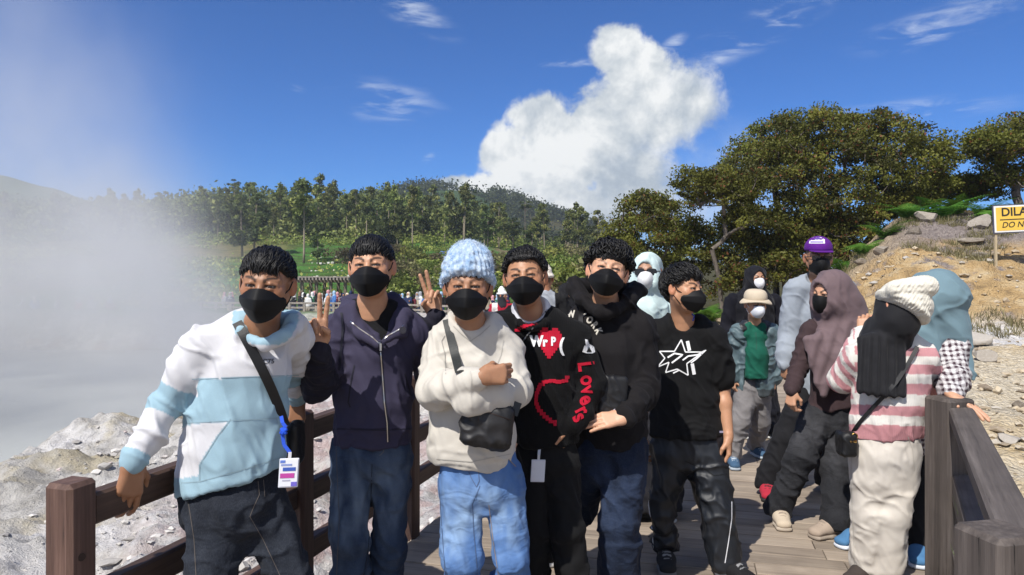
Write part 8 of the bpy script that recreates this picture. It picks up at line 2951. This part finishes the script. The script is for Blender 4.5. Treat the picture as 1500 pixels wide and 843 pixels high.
def hatted(label, hx, hy, Y, yaw, sc, hat_rgb, top_rgb, back_rgb, leg_rgb, seed, hair=False, gz_=0.0, scarf=None, panel=None, skin=(0.33, 0.17, 0.10)):
	"""a visitor in a ribbed knitted hat"""
	f = Fig((at(hx, hy, Y)[0], Y, gz_), label)
	f.skin = np.array(skin)
	f.frame(at(hx, hy, Y), yaw=yaw, scale=sc)
	C = f.C
	NK_ = C + np.array([0, 0.0, -0.16]) * sc
	w = 0.19
	Jv = dict(SL=C + [-w, 0.02, -0.24 * sc], SR=C + [w, 0.02, -0.24 * sc], EL=C + [-w - 0.05, 0.06, -0.52 * sc], WL=C + [-w + 0.02, -0.12, -0.66 * sc],
			ER=C + [w + 0.05, 0.06, -0.52 * sc], WR=C + [w - 0.02, -0.12, -0.66 * sc], HL=C + [-0.09, 0.02, -0.76 * sc], HR=C + [0.09, 0.02, -0.76 * sc])
	for s, sg in (('L', -1), ('R', 1)):
		Jv['A' + s] = np.array([C[0] + sg * 0.10, Y, gz_ + 0.09])
		Jv['K' + s] = (Jv['H' + s] + Jv['A' + s]) / 2 + np.array([0, -0.03, 0])
		Jv['T' + s] = Jv['A' + s] + np.array([sg * 0.03, -0.17, -0.06])
	f.body(Jv, dict(L=dict(d=(0.5, -0.5, -0.6), palm=(0.4, 0.6, -0.5), thumb=(0.5, -0.5, 0.8), curls=(0.4, 0.45, 0.5, 0.5), scale=0.9),
					R=dict(d=(-0.5, -0.5, -0.6), palm=(-0.4, 0.6, -0.5), thumb=(-0.5, -0.5, 0.8), curls=(0.4, 0.45, 0.5, 0.5), scale=0.9)), NK_, 0.6, fade=hair)
	F = Field()
	F.cap(f.hl(0, 0.04, -0.012), f.hl(0, 0.098, -0.02), (0.088, 0.10), (0.068, 0.074), 0.03, f.S)
	F.ell(f.hl(0, 0.040, -0.012), np.array([0.098, 0.030, 0.112]) * sc, f.HM, 0.012)
	F.ell(f.hl(0, 0.150, -0.02), 0.042 * sc, f.HM, 0.012)
	F.plane(f.hl(0, 0.016, 0), -f.U, 0.006)
	V, Q = F.mesh(0.006)
	q_ = (V - C) @ f.HM.T
	V = V + normals(V, Q) * (0.0025 * np.sin(np.arctan2(q_[:, 0], q_[:, 2]) * 30))[:, None]
	f.put('bobble_hat', V, Q, M_CHUNKY, np.tile(hat_rgb, (len(V), 1)))
	if scarf is not None:
		F = Field()
		veil(f, F, puff=0.004)
		F.cap(f.hl(0, -0.08, -0.02), NK_ + [0, 0, -0.05], 0.085, 0.10, 0.03)
		face_hole(f, F, 0.054, 0.084, -0.014)
		V, Q = F.mesh(0.008)
		f.put('head_scarf', V, Q, M_VEIL, np.tile(scarf, (len(V), 1)))
	elif hair:
		pass
	F = Field()
	F.cap(C + [0, 0.02, -0.26 * sc], C + [0, 0.02, -0.74 * sc], (0.17, 0.10), (0.165, 0.12), 0.03, (1, 0, 0))
	F.cap(NK_ + [0, 0, -0.02], C + [0, 0.02, -0.26 * sc], 0.07, 0.10, 0.04)
	for s in 'LR':
		F.cap(C + [0, 0.02, -0.25 * sc], Jv['S' + s], 0.08, 0.07, 0.04)
		sleeve(F, [Jv['S' + s], Jv['E' + s], Jv['W' + s]], [0.072, 0.066, 0.05])
	def pt(V, c):
		if panel is not None:
			x = V[:, 0] - C[0]
			c[(x > panel[0]) & (x < panel[1])] = back_rgb
		return c
	f.garment('jacket', F, M_COTTON, 0.009, (), 0.008, seed, top_rgb, pt)
	F = Field()
	F.cap(C + [0, 0.02, -0.7 * sc], C + [0, 0.02, -0.8 * sc], (0.15, 0.11), (0.16, 0.12), 0.03, (1, 0, 0))
	for s in 'LR':
		leg(F, [Jv['H' + s], Jv['K' + s], Jv['A' + s]], [0.09, 0.075, 0.07])
	f.garment('trousers', F, M_COTTON, 0.011, (), 0.006, seed + 1, leg_rgb)
	for s in 'LR':
		f.shoe(Jv['A' + s], Jv['T' + s] * [1, 1, 0] + np.array([0, 0, gz_]), (0.03, 0.03, 0.03), s=0.95)
	return f
p14 = hatted('man seen from behind in a cream bobble hat and grey and black jacket', 800, 409, 8.6, 172, 0.98, (0.62, 0.57, 0.50), (0.012, 0.012, 0.013), (0.30, 0.32, 0.35), (0.02, 0.02, 0.025), 81, True, 0.0, None, (-0.16, 0.10), (0.34, 0.16, 0.09))
p14b = hatted('visitor in a white bobble hat half hidden behind the woman in the mint scarf', 931, 418, 5.6, -150, 0.95, (0.68, 0.64, 0.58), (0.25, 0.28, 0.3), (0.2, 0.2, 0.2), (0.03, 0.03, 0.04), 84, False, 0.0, (0.5, 0.47, 0.43))
p16 = hatted('woman in a white bobble hat and red and white jacket on the far path', 736, 433, 14.5, 70, 0.98, (0.72, 0.72, 0.70), (0.33, 0.012, 0.03), (0.62, 0.58, 0.55), (0.02, 0.02, 0.03), 87, False, -0.30, (0.02, 0.02, 0.025), (-0.21, -0.10))
# ================================================================ bags and cards carried by the group
def soft_box(name, m, rgb, C, half, M, rnd, h=0.005, amp=0.003, seed=1, root=None, base=(0, 0, 0), extra=None, paint=None):
	"""a padded box: half extents along the rows of M, rounded by rnd"""
	C, half, M = np.asarray(C, float), np.asarray(half, float), np.asarray(M, float)
	def f(P):
		q = np.abs((P - C) @ M.T) - (half - rnd)
		return np.linalg.norm(np.maximum(q, 0), axis=-1) + np.minimum(q.max(-1), 0) - rnd
	F = Field()
	R0 = np.linalg.norm(half)
	F.ops.append(('add', 0.01, C - R0, C + R0, f))
	if extra:
		extra(F)
	V, Q = F.mesh(h)
	c = np.tile(np.array(rgb, float), (len(V), 1))
	if paint is not None:
		c = paint((V - C) @ M.T, c)
	if amp:
		V, _ = folds(V, Q, (), amp, seed, 1.6)
	return mesh_np(name, V, Q, m, root, base, c)
def hit(tree, px, py, off=0.0):
	o = Vector((0, 0, CZ))
	d = Vector(((px - CX) / FPX, 1.0, -(py - HY) / FPX)).normalized()
	h_, n_, i_, t_ = tree.ray_cast(o, d)
	return None if h_ is None else np.array(h_ - d * off)
def strap_band(tree, pts, w, rgb, root, base, name='strap', off=0.012, m=None):
	f = Fig.__new__(Fig)
	f.root, f.base = root, np.asarray(base, float)
	return Fig.strap(f, tree, pts, w, rgb, name, m, off)
# ---- cream boy's black shoulder bag
t3 = p3.tree('windbreaker', 'jeans')
c = hit(t3, 714, 622, 0.062)
bag3 = empty('shoulder_bag', c, 'black rounded nylon shoulder bag hanging on the cream windbreaker below the folded arms', 'bag')
bs_ = unit((0.96, -0.02, -0.14))
bf_ = unit((0.05, -1, 0.12))
bM = np.array([bs_, bf_, np.cross(bs_, bf_)])
bM[2] = bM[2] if bM[2][2] > 0 else -bM[2]
def pbag(q, c):
	c[(q[:, 2] > 0.035)] = (0.007, 0.007, 0.008)
	c[(q[:, 2] < -0.055)] = (0.005, 0.005, 0.006)
	return c
b_o = soft_box('bag_body', M_NYLON, (0.014, 0.0135, 0.0145), c, (0.092, 0.042, 0.080), bM, 0.036, 0.005, 0.005, 3, bag3, c, paint=pbag)
def on_bag(x, z, out_=0.0445):
	return c + bM[0] * x + bM[2] * z + bM[1] * out_
q = MB()
q.tube([on_bag(-0.065, 0.040), on_bag(0, 0.043, 0.047), on_bag(0.075, 0.030)], 0.0022, 6)
q.tube([on_bag(-0.038, 0.040, 0.046), on_bag(-0.034, 0.022, 0.050), on_bag(-0.033, 0.010, 0.05)], 0.0026, 6)
q.build('zip', M_BOLT, bag3, c, True)
strap_band(t3, [(654, 468), (659, 490), (666, 520), (673, 545)], 0.030, (0.022, 0.025, 0.024), bag3, c)
q = MB()
q.beam(on_bag(-0.088, 0.055, 0.0), on_bag(-0.092, 0.10, -0.005), 0.028, 0.004, up=bM[1], col=(0.02, 0.022, 0.022))
q.beam(on_bag(0.085, 0.045, 0.0), on_bag(0.095, 0.09, -0.01), 0.028, 0.004, up=bM[1], col=(0.02, 0.022, 0.022))
q.build('strap_end', M_LEATHER, bag3, c, colattr=True)
# ---- white hoodie boy's strap and bag
t1 = p1.tree('hoodie', 'jeans')
c = at(424, 652, 2.50)
bag1 = empty('crossbody_bag', c, 'slim black crossbody bag on a long black strap over the white and blue hoodie', 'bag')
soft_box('bag_body', M_NYLON, (0.006, 0.006, 0.007), c + np.array([0.012, 0.03, 0.0]), (0.022, 0.05, 0.075), np.eye(3), 0.018, 0.006, 0.003, 5, bag1, c)
strap_band(t1, [(347, 472), (362, 500), (382, 537), (398, 570), (411, 602), (419, 628)], 0.030, (0.006, 0.006, 0.007), bag1, c)
def card(label, C, yaw, w, h, stripes, drop_from, cord_rgb, group=None, rgbs=()):
	C = np.asarray(C, float)
	r = empty('id_card', C, label, 'id card', group)
	s_ = np.array([math.cos(rad(yaw)), math.sin(rad(yaw)), 0])
	n_ = np.array([math.sin(rad(yaw)), -math.cos(rad(yaw)), 0])
	u_ = unit(np.array([0.06, 0, 1.0]))
	ax = np.array([s_, n_, u_])
	b = MB()
	b.box(C, (w / 2, 0.003, h / 2), ax, (0.62, 0.64, 0.70), 0.002)
	b.build('card_holder', M_PLASTIC, r, C, colattr=True)
	b = MB()
	b.box(C + n_ * 0.0036, (w / 2 * 0.90, 0.0006, h / 2 * 0.90), ax, (0.70, 0.71, 0.75))
	for (x0, x1, y0, y1, rgb) in stripes:
		b.box(C + n_ * 0.0050 + s_ * (x0 + x1) / 2 * w + u_ * (y0 + y1) / 2 * h, ((x1 - x0) / 2 * w, 0.0004, (y1 - y0) / 2 * h), ax, rgb)
	b.build('card', M_PRINT, r, C, colattr=True)
	b = MB()
	top = C + u_ * h / 2
	b.beam(top, top + u_ * 0.020, 0.010, 0.003, up=n_, col=(0.6, 0.6, 0.62))
	b.build('clip', M_PLASTIC, r, C, colattr=True)
	b = MB()
	pts = [top + u_ * 0.018] + [np.asarray(p, float) for p in drop_from]
	for p0, p1_ in zip(pts[:-1], pts[1:]):
		b.beam(p0, p1_, 0.011, 0.003, up=n_, col=cord_rgb)
	b.build('lanyard', M_COTTON, r, C, colattr=True)
	return r
hc_ = hit(t1, 414, 655, 0.03)
hc_ = at(423, 693, (hc_[1] if hc_ is not None else 2.42) - 0.03)
Yc = hc_[1]
card('white identity card with blue and magenta print beside the white and blue hoodie', hc_, 8, 0.060, 0.092,
	[(-0.4, 0.15, 0.26, 0.32, (0.25, 0.30, 0.55)), (-0.3, 0.35, 0.08, 0.20, (0.05, 0.10, 0.40)), (-0.42, 0.3, -0.16, 0.0, (0.45, 0.06, 0.30)), (-0.45, -0.2, 0.36, 0.45, (0.12, 0.2, 0.55)),
	(0.15, 0.45, -0.45, -0.3, (0.15, 0.12, 0.5)), (-0.3, 0.1, -0.26, -0.22, (0.4, 0.4, 0.5))],
	[at(416, 652, Yc), at(413, 632, Yc), at(419, 626, Yc), at(414, 620, Yc), at(412, 610, Yc + 0.01)], (0.03, 0.09, 0.55))
b = MB()
for dx, dy in ((0, 0), (4, 4), (-3, 5), (3, -3), (-2, -2)):
	b.tube([at(414 + dx, 630 + dy, Yc - 0.005), at(417 - dx, 634 - dy, Yc - 0.012)], 0.006, 6, (0.02, 0.08, 0.55))
tag(b.build('ribbon', M_COTTON, None, at(414, 630, Yc), True, True), 'bright blue knotted ribbon above the identity card of the boy at the railing', 'ribbon')
# ---- sweater boy's neck chain and blank card
t4 = p4.tree('sweater', 'trousers')
Y4 = hit(t4, 790, 690)
Y4 = (Y4[1] if Y4 is not None else 2.9) - 0.02
card('blank white card in a clear holder hanging at the sweater boy\'s trousers', at(788, 690, Y4), -4, 0.056, 0.090, [], [at(790, 660, Y4), at(791, 648, Y4)], (0.5, 0.55, 0.65))
f = MB()
pts = [hit(t4, x, y, 0.004) for x, y in [(804, 449), (800, 456), (790, 468), (780, 482), (772, 492), (766, 500), (763, 510)]]
pts = [p for p in pts if p is not None]
for a, b2 in zip(pts[:-1], pts[1:]):
	k = max(2, int(np.linalg.norm(b2 - a) / 0.008))
	for i in range(k):
		p = a + (b2 - a) * i / k
		f.tube([p, p + (b2 - a) / k * 0.8], 0.0032, 5, (0.30, 0.31, 0.33) if i % 2 else (0.05, 0.05, 0.055))
tag(f.build('chain_strap', M_PLASTIC, None, pts[0], True, True), 'grey and black chain strap across the chest of the black heart sweater', 'strap')
# ---- varsity hoodie boy's bag
t5 = p5.tree('hoodie', 'jeans')
c = hit(t5, 897, 575, 0.045)
bag5 = empty('crossbody_bag', c, 'black leather crossbody bag in front of the black college hoodie above the open hand', 'bag')
ax5 = np.array([unit((0.97, 0.1, -0.08)), unit((0.1, -1, 0.05)), [0.05, 0.05, 1]])
soft_box('bag_body', M_LEATHER, (0.010, 0.010, 0.011), c + np.array([0, 0.0, -0.01]), (0.062, 0.030, 0.082), ax5, 0.02, 0.005, 0.003, 7, bag5, c)
q = MB()
q.box(c + np.array([-0.028, -0.034, -0.065]), (0.014, 0.004, 0.020), None, (0.02, 0.02, 0.02), 0.003)
q.beam(c + np.array([-0.028, -0.034, -0.02]), c + np.array([-0.028, -0.034, -0.10]), 0.020, 0.004, up=(0, 1, 0), col=(0.012, 0.012, 0.012))
q.build('buckle', M_LEATHER, bag5, c, colattr=True)
q = MB()
q.box(c + np.array([0.012, -0.034, -0.085]), (0.026, 0.002, 0.022), np.array([unit((1, 0, -0.15)), [0, 1, 0], unit((0.15, 0, 1))]), (0.45, 0.50, 0.62), 0.001)
q.build('paper_slip', M_PRINT, bag5, c, colattr=True)
strap_band(t5, [(853, 448), (850, 462), (851, 480), (856, 500), (862, 530), (868, 556), (878, 566)], 0.020, (0.016, 0.015, 0.016), bag5, c)
# ---- striped jumper woman's bag
c = at(1240, 650, 3.46)
bag7 = empty('handbag', c, 'small black handbag with a gold ring at the striped jumper woman\'s hip', 'bag')
soft_box('bag_body', M_LEATHER, (0.006, 0.006, 0.0065), c, (0.038, 0.050, 0.060), np.eye(3), 0.022, 0.005, 0.002, 9, bag7, c)
t7b = p7.tree('striped_jumper', 'head_scarf', 'wide_trousers')
strap_band(t7b, [(1344, 508), (1330, 535), (1312, 562), (1290, 586), (1268, 608), (1252, 628), (1246, 640)], 0.018, (0.008, 0.008, 0.009), bag7, c)
q = MB()
ring = [c + np.array([0.018 + 0.014 * math.cos(a), -0.045, 0.045 + 0.014 * math.sin(a)]) for a in np.linspace(0, 6.28, 13)]
q.tube(ring, 0.0022, 6, cap=False)
q.box(c + np.array([0.01, -0.05, 0.02]), (0.016, 0.003, 0.006), None, None, 0.002)
gold, gnt, gbs, gout = new_mat('gold_metal')
setin(gnt, gbs, col=(0.6, 0.38, 0.12), rough=0.3, metal=1.0)
q.build('ring', gold, bag7, c, True)
# ================================================================ the far boardwalk, its visitors, the pergola and the field shelters
def mat_objcolor():
	m, nt, bs, out = new_mat('far_cloth')
	oi = nt.n('ShaderNodeObjectInfo')
	setin(nt, bs, col=oi.outputs['Color'], rough=0.9, spec=0.2)
	return m
M_FARCLOTH = mat_objcolor()
FY = 44.0
FZ = CZ - 62 / FPX * FY                                       # level of the far boardwalk
M_FARWOOD = mat_bark('bleached_timber', (0.16, 0.14, 0.12), (0.36, 0.32, 0.28))
def far_line(px):
	"""the far boardwalk runs slightly towards us as it goes right"""
	Y = np.interp(px, [300, 520, 780], [45.0, 44.0, 36.0])
	return (px - CX) / FPX * Y, Y
b = MB()
pts = [far_line(p) for p in np.linspace(296, 790, 24)]
for (xa, ya), (xb, yb) in zip(pts[:-1], pts[1:]):
	b.beam((xa, ya + 1.2, FZ - 0.05), (xb, yb + 1.2, FZ - 0.05), 2.6, 0.1)
	b.box(((xa + xb) / 2, ya + 0.3, FZ - 0.9), (0.1, 0.1, 0.8))
structure(b.build('far_boardwalk', M_FARWOOD))
fr = empty('timber_railing', (pts[0][0], pts[0][1], FZ), 'bleached timber railing along the far boardwalk in front of the crowd of visitors', 'railing')
for (xa, ya) in pts:
	q = MB()
	q.box((xa, ya - 0.1, FZ + 0.45), (0.07, 0.07, 0.52))
	q.build('post', M_FARWOOD, fr, (pts[0][0], pts[0][1], FZ))
for z in (0.36, 0.66, 0.94):
	q = MB()
	for (xa, ya), (xb, yb) in zip(pts[:-1], pts[1:]):
		q.beam((xa, ya - 0.1, FZ + z), (xb, yb - 0.1, FZ + z), 0.05, 0.11)
	q.build('rail', M_FARWOOD, fr, (pts[0][0], pts[0][1], FZ))
# four small visitor figures in different stances, copied along the far railing
PROTO = []
for k, (tw, arm, lean) in enumerate(((0.0, 0.1, 0.0), (0.5, 0.6, 0.05), (-0.6, 0.3, 0.0), (1.2, 0.15, -0.04))):
	r = empty('person', (0, 0, 0), 'x', 'person')
	ca, sa = math.cos(tw), math.sin(tw)
	rot = lambda x, y, z: np.array([x * ca - y * sa, x * sa + y * ca, z])
	F = Field()
	F.ell(rot(0, -0.01 + lean, 1.50), (0.078, 0.092, 0.115), None, 0.03)
	F.cap(rot(0, lean, 1.40), rot(0, lean, 1.30), 0.055, 0.06, 0.03)
	hand = rot(0.22, -0.12 - arm * 0.25, 0.82 + arm * 0.5)
	F.cap(rot(0.20, -0.02 - arm * 0.1, 1.05), hand, 0.035, 0.03, 0.02)
	F.ell(hand, 0.045, None, 0.02)
	F.cap(rot(-0.21, 0, 1.05), rot(-0.22, -0.05, 0.80), 0.035, 0.03, 0.02)
	F.cap(rot(0, lean, 1.3), rot(0, 0, 0.9), 0.07, 0.08, 0.03)
	F.cap(rot(-0.08, 0, 0.9), rot(-0.09, 0, 0.1), 0.05, 0.04, 0.03)
	F.cap(rot(0.08, 0, 0.9), rot(0.09, -0.02, 0.1), 0.05, 0.04, 0.03)
	V, Q = F.mesh(0.024)
	mesh_np('body', V, Q, M_FARCLOTH, r).color = (0.34, 0.18, 0.11, 1)
	F = Field()
	F.ell(rot(0, 0.012 + lean, 1.52), (0.098, 0.108, 0.128), None, 0.03)
	F.cap(rot(0, lean, 1.42), rot(0, lean, 1.22), (0.09, 0.09), (0.17, 0.12), 0.05, rot(1, 0, 0))
	F.ell(rot(0, -0.105 + lean, 1.49), (0.062, 0.06, 0.085), None, 0.01, 'sub')
	V, Q = F.mesh(0.022)
	mesh_np('head_scarf', V, Q, M_FARCLOTH, r).color = (1, 1, 1, 1)
	F = Field()
	F.cap(rot(0, lean, 1.28), rot(0, 0, 0.82), (0.18, 0.11), (0.19, 0.13), 0.03, rot(1, 0, 0))
	F.cap(rot(0.17, lean, 1.28), rot(0.23, -0.02 - arm * 0.1, 1.05), 0.07, 0.06, 0.03)
	F.cap(rot(0.23, -0.02 - arm * 0.1, 1.05), hand * 0.8 + rot(0.23, -0.02, 1.05) * 0.2, 0.06, 0.045, 0.03)
	F.cap(rot(-0.17, lean, 1.28), rot(-0.23, 0, 1.05), 0.07, 0.06, 0.03)
	F.cap(rot(-0.23, 0, 1.05), rot(-0.225, -0.045, 0.85), 0.06, 0.045, 0.03)
	V, Q = F.mesh(0.024)
	mesh_np('jacket', V, Q, M_FARCLOTH, r).color = (1, 1, 1, 1)
	F = Field()
	if k % 2:
		F.cap(rot(0, 0, 0.86), rot(0, 0, 0.10), (0.17, 0.13), (0.25, 0.20), 0.03, rot(1, 0, 0))
	else:
		F.cap(rot(-0.085, 0, 0.86), rot(-0.10, 0, 0.05), 0.095, 0.065, 0.03)
		F.cap(rot(0.085, 0, 0.86), rot(0.10, -0.03, 0.05), 0.095, 0.065, 0.03)
	V, Q = F.mesh(0.024)
	mesh_np('trousers', V, Q, M_FARCLOTH, r).color = (0.03, 0.03, 0.04, 1)
	PROTO.append(r)
SCARF = [('white', (0.66, 0.66, 0.66)), ('black', (0.008, 0.008, 0.01)), ('cream', (0.60, 0.53, 0.42)), ('grey', (0.30, 0.31, 0.33)), ('navy', (0.02, 0.03, 0.09)), ('pink', (0.55, 0.28, 0.30)),
		('brown', (0.16, 0.09, 0.05)), ('pale blue', (0.30, 0.45, 0.60))]
TOPS = [('black', (0.01, 0.01, 0.012)), ('white', (0.62, 0.62, 0.62)), ('navy', (0.02, 0.03, 0.08)), ('beige', (0.48, 0.40, 0.28)), ('red', (0.36, 0.02, 0.03)), ('green', (0.03, 0.14, 0.07)),
		('blue', (0.06, 0.15, 0.38)), ('grey', (0.26, 0.27, 0.29)), ('maroon', (0.12, 0.02, 0.03))]
rs = np.random.RandomState(77)
combos = [(a, b_) for a in range(len(SCARF)) for b_ in range(len(TOPS))]
wts = np.array([[4, 3, 2, 1.4, 1, 1, 1, 1][a] * [3, 2, 1.6, 1.2, 1, 1, 1.4, 1, .8][b_] for a, b_ in combos])
order = np.argsort(-np.log(rs.rand(len(combos))) / wts)
slots = []
for x0, x1, n_ in ((424, 518, 22), (556, 640, 16), (640, 745, 16), (318, 345, 3), (20, 160, 7)):
	for i in range(n_):
		slots.append((x0 + (x1 - x0) * (i + 0.5 + 0.35 * rs.randn()) / n_, rs.uniform(0.35, 1.9)))
_first = set()
for i, (px, dy_) in enumerate(slots):
	a, b_ = combos[order[i % len(combos)]]
	X, Y = far_line(px)
	if px < 300:
		Y = 45.0
		X = (px - CX) / FPX * Y
	Y += dy_
	src = PROTO[i % 4]
	loc = ((px - CX) / FPX * Y, Y, FZ - (0.35 if px < 300 else 0))
	if src.name not in _first:
		_first.add(src.name)
		r, kids = src, list(src.children)
	else:
		r = src.copy()
		COL.objects.link(r)
		kids = []
		for ch in src.children:
			c2 = ch.copy()
			COL.objects.link(c2)
			c2.parent = r
			kids.append(c2)
	r.location = loc
	r.rotation_euler = (0, 0, rs.rand() * 6.28)
	s_ = 0.92 + 0.14 * rs.rand()
	r.scale = (s_, s_, s_)
	lab = 'visitor in a %s head scarf and %s top on the far boardwalk' % (SCARF[a][0], TOPS[b_][0])
	tag(r, lab, 'person', 'visitors on the far boardwalk')
	for ch in kids:
		if ch.name.startswith('head_scarf'):
			ch.color = SCARF[a][1] + (1,)
		elif ch.name.startswith('jacket'):
			ch.color = TOPS[b_][1] + (1,)
		elif ch.name.startswith('trousers'):
			ch.color = [(0.02, 0.02, 0.03, 1), (0.03, 0.05, 0.12, 1), (0.3, 0.27, 0.22, 1), (0.5, 0.5, 0.5, 1)][rs.randint(4)]
# ---- pergola above the far crowd
PY = 50.0
p0, p1_ = at(436, 410, PY), at(512, 409, PY)
zt = p0[2]
pg = empty('pergola', (p0[0], PY, FZ), 'long low timber pergola with slatted roof behind the crowd on the far boardwalk', 'pergola')
pb = (p0[0], PY, FZ)
zg = float(height_base(np.array([p0[0]]), np.array([PY]))[0])
for i, x in enumerate(np.linspace(p0[0] + 0.3, p1_[0] - 0.3, 4)):
	for yy in (PY, PY + 2.2):
		q = MB()
		q.box((x, yy, (zt + zg) / 2 - 0.3), (0.10, 0.10, (zt - zg) / 2 + 0.25))
		q.build('post', M_BARK, pg, pb)
for yy in (PY, PY + 2.2):
	q = MB()
	q.beam((p0[0] - 0.2, yy, zt - 0.12), (p1_[0] + 0.2, yy, zt - 0.12), 0.12, 0.18)
	q.build('beam', M_BARK, pg, pb)
q = MB()
for x in np.linspace(p0[0], p1_[0], 16):
	q.beam((x, PY - 0.6, zt + 0.06), (x, PY + 2.8, zt + 0.06), 0.10, 0.18)
for yy in (PY - 0.45, PY + 1.1, PY + 2.6):
	q.beam((p0[0] - 0.3, yy, zt + 0.19), (p1_[0] + 0.3, yy, zt + 0.19), 0.12, 0.07)
q.build('slatted_roof', M_FARWOOD, pg, pb)
# ---- small field shelters and heaps on the terraces
def shelter(px, py, Y, w, rgb, label, rgb2=None):
	p = at(px, py, Y)
	p[2] = float(height_base(np.array([p[0]]), np.array([Y]))[0])
	r = empty('field_shelter', p, label, 'shelter')
	h = w * 0.55
	q = MB()
	q.add([p + [-w / 2, -w * .3, h * .55], p + [w / 2, -w * .3, h * .55], p + [w / 2, 0, h], p + [-w / 2, 0, h], p + [w / 2, w * .3, h * .55], p + [-w / 2, w * .3, h * .55]], [(0, 1, 2, 3), (3, 2, 4, 5)])
	q.build('roof_sheet', plain('tarpaulin', rgb, 0.6), r, p)
	q = MB()
	for sx_ in (-1, 1):
		for sy_ in (-1, 1):
			q.beam(p + [sx_ * w * .47, sy_ * w * .28, -0.2], p + [sx_ * w * .47, sy_ * w * .28, h * .56], 0.06, 0.06, up=(0, 1, 0))
	q.build('poles', M_BARK, r, p)
	if rgb2:
		q = MB()
		q.box(p + [w * 0.75, 0, h * 0.3], (w * 0.22, w * 0.25, h * 0.3))
		q.build('side_sheet', plain('side_tarpaulin', rgb2, 0.6), r, p)
shelter(533, 358, 98, 1.5, (0.60, 0.20, 0.06), 'small orange and blue tarpaulin shelter in the terraced field', (0.25, 0.45, 0.75))
shelter(578, 358, 100, 1.2, (0.7, 0.7, 0.68), 'small white sheet shelter right of the boy with the bowl cut')
shelter(652, 352, 102, 1.5, (0.10, 0.18, 0.42), 'dark blue tarpaulin shelter at the foot of the forest')
shelter(388, 358, 95, 1.4, (0.7, 0.7, 0.70), 'white sheet shelter on the bare terraces near the steam')
shelter(596, 372, 90, 1.5, (0.55, 0.53, 0.50), 'pale grey sheet heap among the bushes above the V sign hand')
# crop sacks along the terrace lips, too many and too small to tell apart
rs = np.random.RandomState(9)
q = MB()
for i in range(110):
	px, Y = rs.uniform(455, 640), rs.choice([70, 76, 82, 88, 94, 101, 108]) + rs.randn() * 0.5
	X = (px - CX) / FPX * Y
	z = float(height_base(np.array([X]), np.array([Y]))[0])
	w = 0.08 + 0.10 * rs.rand()
	q.box((X, Y, z + w * 0.7), (w, w, w * 0.8), None, None, w * 0.3)
tag(q.build('crop_sacks', plain('sack_white', (0.62, 0.60, 0.54), 0.8)), kind='stuff')
